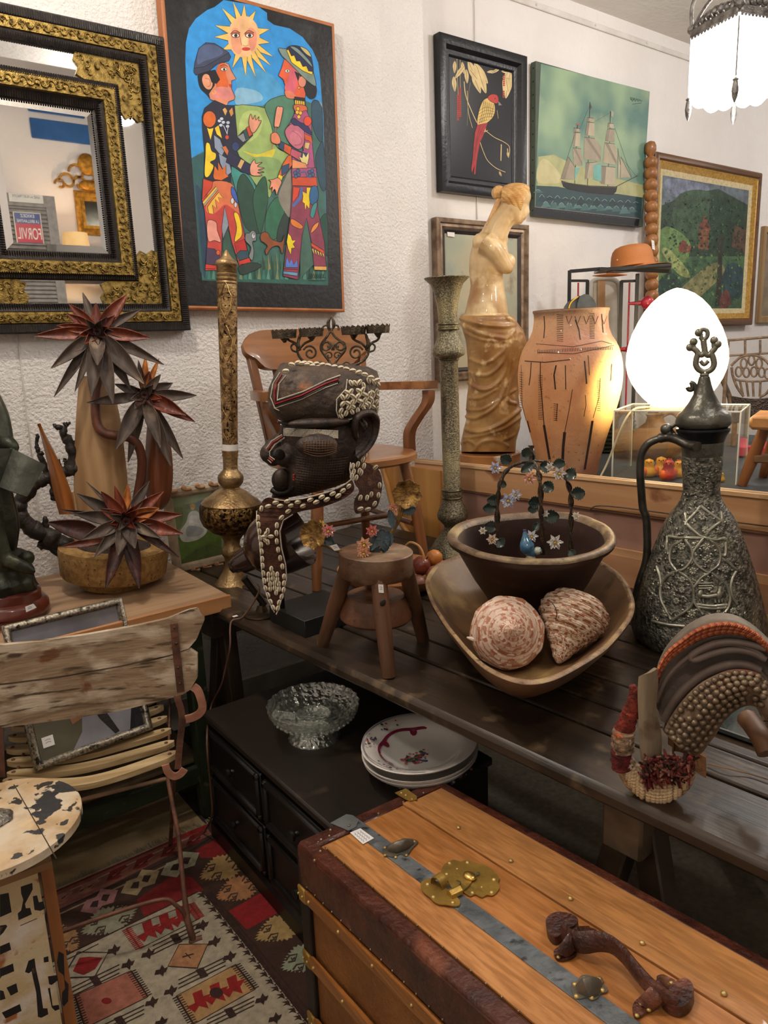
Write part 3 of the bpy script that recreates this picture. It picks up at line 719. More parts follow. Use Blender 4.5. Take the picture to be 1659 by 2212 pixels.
P([(940,1090),(945,1160),(880,1250),(845,1235),(880,1150),(915,1095)],'d8642c',K); P([(870,1170),(925,1150),(920,1200),(870,1240)],'2c4a6c',K); P([(850,1225),(880,1240),(868,1275),(840,1260)],'f0d038',K)
P([(860,990),(920,1020),(1010,1070),(1060,1080),(1055,1160),(1010,1150),(930,1090),(850,1040)],'2c4468',K); P([(890,1010),(940,1035),(930,1090),(885,1060)],'d85c30',K); P([(940,1045),(1010,1075),(1000,1130),(930,1090)],'c0586c',K)
P([(990,1100),(1015,1110),(1022,1075),(1040,1105),(1060,1070),(1062,1110),(1052,1160),(1015,1150)],'e8dc90',K)
P([(945,1120),(1040,1150),(1055,1195),(945,1185)],'e89868',K); P([(945,1240),(1115,1240),(1120,1310),(945,1305)],'c84c2c',K); P([(945,1185),(1110,1180),(1115,1245),(945,1245)],'a0547c',K)
for (x,y) in ((965,1215),(985,1200),(990,1230),(970,1240),(1065,1210),(1085,1200),(1090,1228),(1070,1235)): E(x,y,13,13,'44608c')
Ln([(1000,1215),(1035,1210),(1050,1240),(1080,1250)],'44608c',2.4)
P([(818,880),(835,760),(858,752),(880,765),(855,885),(835,892)],'e8987c',K,True); Ln([(832,890),(818,960),(800,1050)],'c8644c',1.3,False)
P([(800,940),(830,930),(855,960),(862,1000),(840,1015),(800,1000),(795,960)],'dd8460',K,True)
P([(845,1250),(870,1280),(850,1330),(835,1370),(822,1330),(800,1355),(805,1315),(785,1330),(795,1280),(778,1265),(810,1262)],'e89878',K,True)
P([(945,1308),(1122,1312),(1125,1480),(1170,1700),(1185,1890),(1100,1895),(1080,1700),(1045,1530),(1010,1700),(985,1965),(880,1940),(900,1750),(935,1500)],'8c3c54',K)
P([(950,1315),(1000,1320),(985,1380),(945,1420)],'d8482c',K); Ln([(1010,1318),(1000,1390),(950,1450)],'4a6cae',6)
P([(1020,1380),(1015,1345),(1045,1360),(1045,1318),(1075,1320),(1072,1400),(1065,1470),(1045,1440),(1035,1480),(1030,1430),(1015,1420)],'f0d020',K)
P([(1080,1315),(1120,1315),(1125,1400),(1080,1440),(1065,1380)],'2c6090',K,True); P([(1090,1440),(1120,1430),(1095,1530),(1070,1510)],'3c8a88',K,True)
P([(935,1540),(970,1550),(1020,1590),(1000,1610),(940,1580)],'d87c30',K,True); P([(1075,1640),(1090,1590),(1130,1560),(1120,1600)],'e89040',K,True)
P([(915,1640),(935,1660),(945,1690),(970,1690),(950,1715),(965,1740),(940,1745),(935,1790),(915,1750),(905,1700)],'f0d820',K)
P([(1070,1700),(1165,1760),(1165,1785),(1078,1730)],'d8502c',K)
for k in range(5): P([(1080 + k * 18,1745 + k * 8),(1096 + k * 18,1752 + k * 8),(1096 + k * 18,1790 + k * 6)],'e8d060',K)
P([(895,1870),(905,1800),(925,1850),(940,1820),(955,1860),(980,1825),(985,1880),(900,1880)],'5a7cd0',K)
P([(885,1890),(985,1895),(983,1915),(883,1905)],'a03c4c',K); P([(883,1905),(983,1915),(980,1940),(882,1925)],'6aa0c8',K); P([(1098,1870),(1185,1872),(1185,1900),(1100,1898)],'e8b060',K)
P([(1045,1535),(1075,1700),(1095,1860),(1000,1960),(1000,1800),(1015,1650)],'44685c',K)
# dogs
P([(640,1640),(665,1620),(690,1640),(690,1690),(665,1700),(675,1760),(665,1830),(640,1800),(655,1740),(615,1690),(620,1640)],'7c8484',K,True); E(672,1658,14,20,'c8ccd0'); E(675,1650,4,5,'202024',None)
P([(722,1650),(745,1630),(775,1640),(790,1670),(820,1690),(870,1700),(890,1650),(888,1700),(880,1770),(870,1780),(850,1730),(800,1740),(765,1790),(755,1760),(770,1730),(745,1705),(725,1690)],'8c4c28',K,True)
for k in range(2): Ln([(1055,1955 + k * 15),(1180,1950 + k * 20)],'16302c',1)
for k in range(7): Ln([(1065 + k * 16,1925),(1072 + k * 15,1950),(1078 + k * 15,1920)],'16302c',.9)
A.mb.build('painted_scene',None,t,0,fix=False)

# ---- lacquer bird picture
YQ = YB - .05
def cz(x,y): return (920 + x * .44545,y * .44545)
C4 = plane_quad([(956,70),(1141,113),(1136,436),(950,425)],YQ)
x0,x1 = (C4[0].x + C4[3].x) / 2,(C4[1].x + C4[2].x) / 2
C4 = rect(x0,x1,C4[2].z + .005,C4[0].z,YQ)
blackf = M('14161b','0c0e12',rough=.35,scale=15,bump=.15)
t = thing('bird_picture','black framed lacquer panel of a red and cream long-tailed bird','picture',(C4[3] + C4[2]) / 2)
q = MB(); moulding(q,C4,NW,[(0,-.045),(0,0),(.010,.004),(.042,.0),(.058,-.018),(.074,-.020),(.080,-.026),(.086,-.030)]); q.build('frame',blackf,t)
q = MB(); q.add(inner(C4,.08,-.030,NW),[(0,1,2,3)]); q.build('panel',M('121318','1c1e24',rough=.3,scale=5),t,0,fix=False)
A = Art(lambda u,v: ay(u,v,YQ + .030),NW,.00001,paint)
def P(pts,c,o=None,s=False,ow=.9): A.poly([cz(*p) for p in pts],c,s,o,ow)
def Ln(pts,c,w_=1.0): A.line([cz(*p) for p in pts],w_,c,True)
CRM = 'd8bf88'
def leaf(x,y,l,a,wd=.18,c=CRM):
    ca,sa = math.cos(a),math.sin(a); f = lambda t,s: (x + l * t * ca - l * wd * s * sa,y + l * t * sa + l * wd * s * ca)
    P([f(0,0),f(.25,.8),f(.55,.9),f(1,0),f(.6,-.9),f(.25,-.8)],c,None,True); Ln([f(0,0),f(.5,.05),f(.95,0)],'201c18',.7)
for (x,y,l,a) in ((140,295,60,1.6),(175,300,60,1.4),(205,295,130,1.15),(235,305,120,1.0),(225,350,110,1.2),(185,320,75,2.2),(195,335,70,1.5),(215,340,90,.9),(135,370,75,1.5),(250,330,130,1.25),
                     (295,350,45,-.1),(360,330,50,2.6),(365,345,60,.1),(395,345,120,1.7),(410,350,130,1.75),(385,360,90,1.4),(370,375,40,.2)): leaf(x,y,l,a,.15)
for (x,y0,y1) in ((155,460,590),(166,425,570),(378,365,420),(376,440,480)):
    for k in range(int((y1 - y0) / 9)): P([(x - 5,y0 + k * 9),(x + 5,y0 + k * 9),(x + 5,y0 + k * 9 + 7),(x - 5,y0 + k * 9 + 7)],'a83428')
Ln([(150,285),(152,370),(156,460)],CRM,.8); Ln([(165,290),(166,425)],CRM,.8); Ln([(185,395),(190,450),(205,500),(235,570),(250,600)],CRM,1.6); Ln([(200,440),(205,540),(225,620)],CRM,1)
Ln([(215,400),(205,470),(200,610)],'9a8c70',.7); Ln([(345,535),(350,575)],CRM,.7); Ln([(285,630),(330,665),(380,690),(405,715),(400,765)],CRM,1.2); Ln([(262,690),(280,740),(300,780),(340,815),(385,835)],CRM,1.2)
Ln([(365,700),(363,780)],CRM,2); Ln([(395,720),(398,760)],CRM,1.6); leaf(355,830,28,1.2); leaf(395,735,30,1.4)
P([(262,520),(280,485),(310,475),(330,500),(335,540),(320,575),(290,600),(262,615),(248,600),(252,560)],'d4b468','201810',True)
for k in range(6): Ln([(256 + k * 12,600 - k * 6),(270 + k * 11,560 - k * 8),(280 + k * 9,490 + k * 3)],'201810',.8)
for k in range(5): Ln([(255,540 + k * 14),(290,520 + k * 16),(330,530 + k * 12)],'201810',.7)
P([(300,470),(320,457),(345,462),(352,485),(345,502),(325,498),(305,485)],'b83a30','201810',True); P([(350,490),(368,510),(352,512)],'8c8478'); E_ = A.ell(*cz(335,478),1.4,1.4,'101010')
P([(250,605),(298,595),(285,640),(262,690),(250,750),(243,800),(240,845),(232,845),(235,800),(222,840),(220,815),(228,760),(232,690),(238,640)],'a02c30',None)
Ln([(280,610),(250,680),(235,780)],'5a1418',.8); Ln([(262,608),(243,690),(228,800)],'5a1418',.8); Ln([(290,625),(283,640),(300,632)],CRM,1)
A.mb.build('inlay_design',None,t,0,fix=False)
pxw = ay(1030,450,YB - .004); MB().tube([V((pxw.x,YB - .006,C4[3].z)),V((pxw.x,YB - .006,C4[3].z - .11))],.003,6).build('hanging_wire',M('e8e6e0',rough=.4),t)
pxw = ay(1024,40,YB - .004); MB().tube([V((pxw.x,YB - .006,C4[0].z)),V((pxw.x,YB - .006,3.29))],.002,6).build('hanging_wire',M('c8c6c0',rough=.4),t)

# ---- ship canvas
YS = YB - .045
C4 = plane_quad([(1163,138),(1404,197),(1383,488),(1150,467)],YS)
C4 = rect((C4[0].x + C4[3].x) / 2,(C4[1].x + C4[2].x) / 2,(C4[2].z + C4[3].z) / 2,(C4[0].z + C4[1].z) / 2,YS)
t = thing('ship_painting','unframed green-skied oil canvas of a three-masted sailing ship','painting',(C4[3] + C4[2]) / 2)
q = MB(); q.prism(C4,(0,.035,0)); rn = C4[3].x
q.build('canvas',M('4c584a','3a443a',rough=.6,scale=4,bump=.2,bs=300,bdist=.002),t,20)
for k in range(11): pass
q = MB()
for k in range(12): q.ball((C4[0].x,YS + .018,lerp(C4[0].z - .03,C4[3].z + .03,k / 11)),.004,8,5)
o_ = q.build('tacks',M('2a2a2c',rough=.4,metal=.6),t); o_['kind'] = 'stuff'
A = Art(lambda u,v: ay(u,v,YS),NW,.00001,lambda c: M(c,shade(c,.86),rough=.5,scale=14,bump=.15,bs=200,lo=.3,hi=.8))
def P(pts,c,o=None,s=False,ow=.8): A.poly([cz(*p) for p in pts],c,s,o,ow)
def Ln(pts,c,w_=.8,s=False): A.line([cz(*p) for p in pts],w_,c,s)
P([(558,309),(1086,444),(1046,1060),(528,1004)],M('52746a','8fa684',rough=.5,scale=2.6,det=2,lo=.38,hi=.62,bump=.15,bs=200,spots=[('a4ac84',2.0,.55,.72)]),None)
P([(545,760),(620,750),(720,800),(900,860),(1065,900),(1060,960),(900,950),(700,910),(540,910)],'a8a878',None)
P([(545,800),(580,770),(640,830),(660,880),(600,890),(540,880)],'bdb688',None,True); pass
P([(535,900),(640,905),(760,930),(930,940),(1050,958),(1046,1062),(790,1036),(530,1005)],'2c4448',None)
for k in range(26):
    x = 545 + k * 19; y = 925 + k * 2.2 + (k * 29) % 60; h = 10 + (k * 13) % 18
    P([(x - 26,y + h),(x - 4,y - h * .6),(x + 6,y - h * .2),(x + 30,y + h * .9)],['3f5f60','243c42','4f7070','1e3438'][k % 4]); Ln([(x - 14,y),(x - 2,y - h * .6),(x + 10,y)],'90a8a0',.8,True)
P([(527,1003),(1036,1060),(1031,1096),(520,1046)],'15181e',None); Ln([(527,1003),(1036,1060)],'8a8a80',.9)
for k in range(34):
    x = 615 + k * 10; y = 1016 + k * 1.1; Ln([(x,y + 6 * (k % 2)),(x + 4,y + 10 - 8 * (k % 3 == 0)),(x + 6,y + 3)],'4c4c4c',.6)
P([(655,875),(700,888),(800,900),(928,905),(922,930),(905,946),(780,935),(690,918),(665,905)],'1c1c20',None); Ln([(660,882),(800,903),(925,910)],'6a5a44',.8)
for (x,y0,y1) in ((735,600,890),(795,495,900),(895,540,905)): Ln([(x,y0),(x - 12 if y0 < 560 and x < 800 else x - 14,y1)],'2c241c',1.3)
sails = [[(716,620),(745,625),(747,640),(718,638)],[(716,642),(748,645),(746,712),(712,708)],[(712,716),(752,722),(760,765),(758,804),(716,798)],
         [(780,570),(812,574),(816,592),(780,588)],[(780,592),(816,596),(817,660),(772,655)],[(768,665),(818,672),(848,710),(848,782),(765,772)],[(775,790),(830,785),(800,860),(770,870)],
         [(882,598),(908,600),(912,622),(880,618)],[(880,624),(914,628),(914,690),(868,684)],[(866,692),(915,698),(928,740),(922,800),(858,790)],[(850,805),(918,812),(916,900),(846,890)],
         [(690,760),(722,810),(716,872),(655,868)],[(944,760),(994,860),(944,862)],[(930,720),(942,800),(938,862),(928,870)]]
for i,s_ in enumerate(sails):
    P(s_,['a89c84','b0a48c','9c907c'][i % 3],None)
    if len(s_) > 3: P([s_[0],lerp(V(s_[0]),V(s_[1]),.35).to_tuple(),lerp(V(s_[3]),V(s_[2]),.3).to_tuple(),s_[3]],'857a6a',None)
    Ln([s_[0],s_[1]],'3a3024',1)
P([(722,812),(745,815),(720,880)],'6fa8a0',None); P([(812,800),(850,800),(850,880),(812,870)],'6fa8a0',None)
Ln([(922,905),(1025,852)],'2c241c',1.4); 
for (a,b) in (((1020,855),(944,760)),((1000,865),(915,620)),((735,610),(650,875)),((795,510),(740,640)),((895,545),(818,590)),((940,895),(1022,856))): Ln([a,b],'3c342a',.4)
P([(794,495),(805,520),(797,532)],'5c4c4c'); P([(897,535),(912,545),(905,570),(898,562)],'a0a090'); P([(728,598),(745,600),(745,608),(730,606)],'9c5c4c')
for k in range(8): Ln([(990 + k * 7,470 + k * 2),(994 + k * 7,485 + (k * 7) % 14),(1000 + k * 7,472 + k * 2)],'33483c',.7,True)
Ln([(1000,505),(1045,500)],'33483c',.8,True)
A.mb.build('painted_scene',None,t,0,fix=False)

# ---- gilt framed landscape
YG = YB - .06
C4 = plane_quad([(1423,326),(1652,375),(1618,700),(1398,655)],YG)
gx0,gx1 = C4[0].x - .02,(C4[1].x + C4[2].x) / 2 + .02; gz1 = (C4[0].z + C4[1].z) / 2; gz0 = ay(1618,702,YG).z
C4 = rect(gx0,gx1,gz0,gz1,YG)
giltw = wood('c89440','8a5c20','z',20,rough=.35,bump=.15)
t = thing('landscape_painting','gilt and walnut framed oil of trees over a green garden path','painting',(C4[3] + C4[2]) / 2)
q = MB(); moulding(q,C4,NW,[(0,-.055),(0,-.01),(.012,.0),(.035,.0),(.045,-.010)],wood('6e4a2c','4a2f1a','x',12,rough=.4)); q.build('frame',None,t)
q = MB(); moulding(q,C4,NW,[(.045,-.010),(.052,-.006),(.062,-.012),(.09,-.026)],M('c49a4c','a07a38',rough=.35,metal=.4,scale=60)); q.build('gilt_slip',None,t)
q = MB(); moulding(q,C4,NW,[(.09,-.026),(.125,-.034)],M('d0c29c','b8a880',rough=.8,scale=60,bump=.3)); q.build('linen_slip',None,t)
q = MB(); q.add(inner(C4,.12,-.034,NW),[(0,1,2,3)],M('4a6a48','33503e',rough=.5,scale=9,bump=.4,bs=60)); q.build('canvas',None,t,0,fix=False)
A = Art(lambda u,v: ay(u,v,YG + .034),NW,.00001,lambda c: M(c,shade(c,.7),rough=.5,scale=20,bump=.4,bs=90,lo=.35,hi=.65))
IN = [V(p) for p in inner(C4,.125,-.034,NW)]
def gp(a,b): p = IN[0] + (IN[1] - IN[0]) * a + (IN[3] - IN[0]) * b; return proj(p)
def P(pts,c,s=True): A.poly([gp(*p) for p in pts],c,s)
P([(0,0),(1,0),(1,.3),(0,.3)],'66727c',False); P([(.05,.02),(.5,.02),(.4,.12),(.1,.14)],'8088a0'); P([(.0,.22),(.3,.1),(.62,.03),(1,.12),(1,.55),(0,.6)],'2c4434',False)
P([(.15,.15),(.4,.06),(.6,.12),(.62,.4),(.4,.5),(.15,.42)],'3c5840'); P([(.55,.1),(.8,.12),(.95,.22),(.9,.45),(.7,.5),(.55,.35)],'24402e')
P([(0,.4),(.3,.45),(.3,.62),(.1,.8),(0,.95)],'6c8c54'); P([(0,.95),(.1,.7),(.4,.6),(.9,.58),(1,.8),(1,1),(0,1)],'44664a',False); P([(.1,1),(.3,.8),(.62,.62),(.75,.7),(.45,.92),(.4,1)],'8f8c60'); P([(.0,.8),(.12,.72),(.25,.8),(.2,1),(0,1)],'2e4a44')
P([(.42,.34),(.49,.26),(.54,.34),(.54,.52),(.42,.52)],'8a5a3c',False); P([(.4,.36),(.48,.25),(.56,.36)],'7c4434',False); P([(.2,.50),(.24,.46),(.28,.47),(.30,.50),(.34,.5),(.33,.55),(.26,.56),(.2,.55)],'8a4c3c',False)
P([(.66,.4),(.7,.38),(.74,.98),(.66,.98)],'3a3830',False); P([(.84,.3),(1,.33),(1,.52),(.82,.48)],'5c4438',False); P([(.8,.62),(.98,.66),(.98,.9),(.84,.92),(.72,.8)],'2c4a50')
P([(.72,.9),(.8,.84),(.86,.95),(.8,.99),(.72,.99)],'74403c'); P([(.02,.56),(.1,.54),(.3,.68),(.34,.75),(.2,.72)],'a0ac6c')
for k in range(420):
    rr = random.Random(k); a,b = rr.uniform(.02,.96),rr.uniform(.10,.96); w_ = rr.uniform(.006,.022)
    P([(a,b),(a + w_,b - w_ * .5),(a + w_ * 1.4,b + w_ * .4),(a + w_ * .3,b + w_ * .6)],rr.choice(['2c4834','1e3428','3c5c40','24403a','48683c'] if b < .5 else ['4c6c44','587848','3c5c40','7c8c58','304c48']),False)
A.mb.build('painted_scene',None,t,0,fix=False)

# ---- frame leaning edge at the right border
p_ = ay(1644,610,YB - .03)
t = thing('oak_frame','plain oak picture frame at the extreme right beside the landscape','picture frame',p_)
C4 = rect(p_.x,p_.x + .6,ay(1644,697,YB - .03).z,ay(1652,488,YB - .03).z,YB - .03)
q = MB(); moulding(q,C4,NW,[(0,-.025),(0,0),(.04,.0),(.05,-.012),(.05,-.02)]); q.build('frame',wood('a08258','7c6040','z',14,rough=.6),t)
q = MB(); q.add(inner(C4,.048,-.018,NW),[(0,1,2,3)]); q.build('panel',M('8a7c68','6c6050',rough=.7),t,0,fix=False)

# ---- silvered frame behind the statue
YF = YB - .05
C4 = plane_quad([(944,462),(1147,492),(1140,760),(950,800)],YF)
C4 = rect(C4[0].x,(C4[1].x + C4[2].x) / 2,1.35,(C4[0].z + C4[1].z) / 2,YF)
t = thing('silver_framed_picture','pale picture in a bronzed stepped frame behind the marble statue','picture',(C4[3] + C4[2]) / 2)
brz = M('a08a74','6c5848',rough=.35,metal=.6,scale=20)
q = MB(); moulding(q,C4,NW,[(0,-.045),(0,-.004),(.010,.002),(.022,.0),(.026,-.010),(.04,-.008),(.05,-.016)],brz); q.build('frame',None,t)
q = MB(); moulding(q,C4,NW,[(.05,-.016),(.056,-.012),(.068,-.022),(.072,-.026)],M('3a3432','241f1e',rough=.4)); q.build('dark_slip',None,t)
q = MB(); q.add(inner(C4,.068,-.026,NW),[(0,1,2,3)]); q.build('print',M('b0a68c','9aa090',rough=.35,scale=3,coat=.6,spots=[('6c8496',4,.58,.75),('857a68',7,.6,.7)]),t,0,fix=False)
q = MB(); q.add([ay(966,500,YF + .020),ay(982,502,YF + .020),ay(982,512,YF + .020),ay(967,510,YF + .020)],[(0,1,2,3)]); q.build('price_tag',M('f0eeea','e0dedc',rough=.6),t,0,fix=False)

# ---- opposite side of the room, seen in the big mirror
def mp(u,v,Y):
    p = ay(u,v,2 * (YM - .0095) - Y); p.y = Y; return p
def mz(x,y): return (x * .33466,y * .33466)
YO = -2.2
blue = M('2a5f9c','20508a',rough=.6,scale=6,bump=.2)
t = None
for i,(pts,lb) in enumerate((([(180,600),(535,660),(540,772),(180,712)],'blue painted panel, middle one high on the opposite wall'),
                               ([(203,755),(760,840),(760,955),(205,893)],'blue painted panel, lowest and widest on the opposite wall'),
                               ([(190,535),(700,640),(700,560),(190,450)],'blue painted panel, highest of those on the opposite wall'))):
    P4 = [mp(*mz(*p),YO + .005) for p in pts]; x0,x1 = min(p.x for p in P4),max(p.x for p in P4); z0,z1 = sorted((sum(p.z for p in P4[:2]) / 2,sum(p.z for p in P4[2:]) / 2))
    q = MB(); q.box(((x0 + x1) / 2,YO + .01,(z0 + z1) / 2),(x1 - x0,.02,z1 - z0),None,None,.008); tag(q.build('wall_panel',blue),lb,'wall panel','blue panels on the opposite wall')
# shutter with enamel signs
YSg = -1.58
def box_from(a,b,Y,th=.03):      # a, b in mirror crop coordinates, top left and bottom right
    p,q_ = mp(*mz(*a),Y),mp(*mz(*b),Y); return p,q_
p,q_ = box_from((-60,1238),(372,1290),YSg); pb = mp(*mz(385,1765),YSg)
x0,x1,z1 = p.x,mp(*mz(368,1400),YSg).x,mp(*mz(200,1255),YSg).z
x0,x1 = min(x0,x1),max(x0,x1)
t = thing('shutter','grey louvred shutter with advertising plates, reflected in the large mirror','shutter',((x0 + x1) / 2,YSg,0))
q = MB(); gw = M('9a9690','84807a',rough=.7,scale=20)
for xx in (x0 + .04,x1 - .04): q.box((xx,YSg - .02,z1 / 2),(.08,.035,z1),None,gw,.003)
for zz in (z1 - .05,.5,.05): q.box(((x0 + x1) / 2,YSg - .02,zz),(x1 - x0,.034,.10),None,gw,.003)
for k in range(int((z1 - .1) / .035)): q.box(((x0 + x1) / 2,YSg - .02,.07 + k * .035),(x1 - x0 - .12,.008,.04),Matrix.Rotation(.6,3,'X'),gw)
q.build('louvres',None,t)
def plate(a,b,rows,back,nm='enamel_sign'):
    p = mp(*mz(*a),YSg + .002); q_ = mp(*mz(*b),YSg + .002); X0,X1 = min(p.x,q_.x),max(p.x,q_.x); Z0,Z1 = min(p.z,q_.z),max(p.z,q_.z)
    m_ = MB(); m_.box(((X0 + X1) / 2,YSg + .004,(Z0 + Z1) / 2),(X1 - X0,.008,Z1 - Z0),None,M('e0d8c8','d0c8b8',rough=.4),.002)
    for (f0,f1,bg,txts) in rows:
        zt,zb = lerp(Z1,Z0,f0),lerp(Z1,Z0,f1); e = .008
        m_.add([(X0 + e,YSg + .009,zt),(X1 - e,YSg + .009,zt),(X1 - e,YSg + .009,zb),(X0 + e,YSg + .009,zb)],[(3,2,1,0)],M(bg,shade(bg,.9),rough=.35))
        for k,(tx,tc,wf) in enumerate(txts):
            h = (zt - zb) / len(txts); b0 = zt - h * (k + .82); wd = (X1 - X0) * wf
            text_mesh(m_,tx,((X0 + X1) / 2 + wd / 2,YSg + .0095,b0),(-1,0,0),(0,0,1),h * .86,M(tc,tc,rough=.4),.0006,wd)
    m_.build(nm,None,t,0,fix=False)
plate((80,1365),(295,1645),[(0.02,.27,'2a3a7a',[('EXIGEZ','e8e4dc',.5),('LA BRILLANTINE','e8e4dc',.8)]),(.27,.72,'c02c34',[('FORVIL','e8e4dc',.86)]),(.72,.98,'2a3a7a',[('LA PLUS BRILLANTE','e8e4dc',.84),('BRILLANTINE','e8e4dc',.6)])],None)
plate((52,1245),(282,1318),[(.04,.96,'d8d4c8',[('GAZ ou ELECTRICITE','404040',.8),('','404040',.5)])],None)
plate((105,1665),(335,1800),[(.04,.40,'e0b82c',[('C & B','b04030',.5)]),(.40,.96,'c8404c',[('LODAIL','e8e0d0',.8)])],None)
# console with two lit lamps
YC = -1.85
a_,b_ = mp(*mz(380,1770),YC),mp(*mz(900,1770),YC); xm = (a_.x + b_.x) / 2
zt = mp(*mz(480,1790),YC).z
t = thing('console_table','dark wooden console along the opposite wall carrying two lamps','table',(xm,YC,0))
q = MB(); q.box((xm,YC,zt - .02),(abs(a_.x - b_.x) + .05,.4,.04),None,None,.004); q.build('tabletop',wood('5a4630','3c2e1e','x'),t)
for xx in (xm - .5,xm + .5):
    for yy in (YC - .15,YC + .15): MB().box((xx,yy,(zt - .04) / 2),(.05,.05,zt - .04),None,None,.004).build('leg',wood('5a4630','3c2e1e','z'),t)
for (xa,xb,lb,ya,yb) in ((385,600,'cream drum-shaded table lamp, reflected beside the shutter',1500,1700),(722,840,'cream drum-shaded table lamp, reflected at the mirror edge',1508,1700)):
    pa,pb = mp(*mz(xa,ya),YC),mp(*mz(xb,yb),YC); xc = (pa.x + pb.x) / 2; R_ = abs(pa.x - pb.x) / 2
    tl = thing('table_lamp',lb,'lamp',(xc,YC,zt))
    MB().lathe((xc,YC,zt),[(0,.07),(.015,.07),(.03,.02),(.5 * (pb.z - zt),.045),(pb.z - zt,.015),(pb.z - zt + .08,.01)],20).build('lamp_base',M('8a7048',rough=.4),tl)
    s_ = MB(); s_.lathe((xc,YC,pb.z),[(0,R_),(pa.z - pb.z,R_ * .82)],28,caps=False); s_.build('lamp_shade',M('d8c49a','c8b284',rough=.9,trans=0,emit='ffc070',es=.55),tl)
    lamp('lamp_bulb',(xc,YC,(pa.z + pb.z) / 2),14,(1,.7,.42),.03)
# gilt mirror on the opposite wall
pa,pb = mp(*mz(475,1225),YO + .03),mp(*mz(715,1510),YO + .03); x0,x1,z0,z1 = min(pa.x,pb.x),max(pa.x,pb.x),min(pa.z,pb.z) - .02,max(pa.z,pb.z)
gl2 = M('c08c34','8a5c1c',rough=.4,metal=.7,scale=30,bump=.4)
t = thing('gilt_mirror','small gilt mirror with scrolled crest, reflected in the large mirror','mirror',((x0 + x1) / 2,YO,z0))
q = MB(); moulding(q,[V((x1,YO + .03,z1)),V((x0,YO + .03,z1)),V((x0,YO + .03,z0)),V((x1,YO + .03,z0))],(0,1,0),[(0,-.02),(0,0),(.02,.01),(.05,.0),(.06,-.01),(.09,-.012)],gl2); q.build('frame',None,t)
q = MB(); q.add([(x0 + .08,YO + .016,z0 + .08),(x1 - .08,YO + .016,z0 + .08),(x1 - .08,YO + .016,z1 - .08),(x0 + .08,YO + .016,z1 - .08)],[(0,1,2,3)]); q.build('mirror_glass',M('707068','505048',rough=.08,metal=.9),t,0,fix=False)
q = MB(); xm = (x0 + x1) / 2; hh = .24
for sg in (-1,1):
    for (ox,oz,rr,tn) in ((.20,.07,.08,1.4),(.10,.16,.08,1.3),(.08,.06,.07,1.5),(.27,.04,.05,1.3)):
        q.tube([(xm + sg * (ox + math.cos(i * tn * pi / 10) * rr * (1 - i / 24)),YO + .035,z1 + oz + math.sin(i * tn * pi / 10) * rr * (1 - i / 24)) for i in range(14)],.012,6,gl2)
q.ball((xm,YO + .04,z1 + hh),(.09,.03,.10),12,8,gl2); q.ball((xm,YO + .04,z1 + .05),(.10,.03,.05),12,8,gl2)
q.build('crest',None,t)
# ================================================================== LEFT SIDE
def zf(ox,oy,k):                      # crop coordinates -> picture pixels
    return lambda x,y: (ox + x * k,oy + y * k)
white_tag = M('f0eeea','dcdad8',rough=.6)
def tagcard(parent,pts,th=.001,nm='price_tag',toward=None):
    q = MB(); n = toward or (CAM - pts[0]).normalized(); q.prism([p + n * .001 for p in pts],n * th,white_tag)
    ln = M('6a6a78',rough=.7); m_ = lerp(pts[0],pts[1],.25); e = lerp(pts[0],pts[1],.75); dn = (pts[3] - pts[0])
    for k in (.35,.6): q.tube([m_ + dn * k + n * (.0012 + th),lerp(m_,e,.5) + dn * (k - .08) + n * (.0012 + th),e + dn * k + n * (.0012 + th)],.0006,4,ln)
    return q.build(nm,None,parent,0)

# ---- folding slatted garden chair
z4 = zf(0,1280,.28933)
CA = az(372,1640,.45); cyaw = math.atan2(.93,.37)
CVF = VF(CA,cyaw)
t = thing('folding_chair','weathered wooden slatted folding chair with rusty iron frame on the rug','chair',(CA.x - .2,CA.y + .15,0))
slatw = wood('a68f74','7e6850','x',34,rough=.7,bump=.5,k=.12,spots=[('c8b8a2',16,.48,.62,(.5,1,1)),('74492e',17,.62,.70,(.8,1,1)),('54442f',60,.57,.66,(.12,1,1))],rot=(0,0,.37))
seatw = wood('cdb68c','a08458','x',40,rough=.6,bump=.3,spots=[('6e5638',9,.62,.75,(.2,1,1))],rot=(0,0,.37))
rust = M('7a5240','4a3228',rough=.6,metal=.3,scale=18,bump=.3,spots=[('b0806a',10,.6,.72)])
pinkiron = M('c08a74','9c6a54',rough=.5,metal=.2,scale=18,bump=.2)
def interp(P,x):
    for i in range(len(P) - 1):
        if x <= P[i + 1][0] or i == len(P) - 2:
            return lerp(P[i][1],P[i + 1][1],max(0,min(1,(x - P[i][0]) / (P[i + 1][0] - P[i][0]))))
def slat(name,top,bot,x0,x1,th,mat,parent,bow=.035,d0=0,n=40):
    """wide curved slat between two outlines, crop coordinates"""
    def fn(a,b):
        x = lerp(x0,x1,a); v0,v1 = interp(top,x),interp(bot,x); u,v = z4(x,lerp(v0,v1,b))
        return CVF.p(u,v,d0 + bow * (1 - ((u - 190) / 250) ** 2))
    return MB().grid(fn,n,6,mat,th).build(name,None,parent,50)
slat('back_slat',[(-700,330),(-650,300),(-400,320),(0,380),(300,352),(650,302),(1000,240),(1250,185),(1400,122),(1470,108),(1500,118),(1520,145),(1530,190)],[(-700,560),(-640,660),(0,665),(500,602),(900,530),(1280,450),(1450,392),(1480,320),(1510,260),(1530,195)],-700,1528,.014,slatw,t)
slat('back_slat',[(-640,700),(0,680),(400,632),(900,545),(1290,460),(1420,408),(1470,425),(1480,450)],[(-640,940),(0,992),(200,968),(500,928),(900,868),(1290,770),(1400,735),(1450,690),(1480,620)],-640,1478,.014,slatw,t)
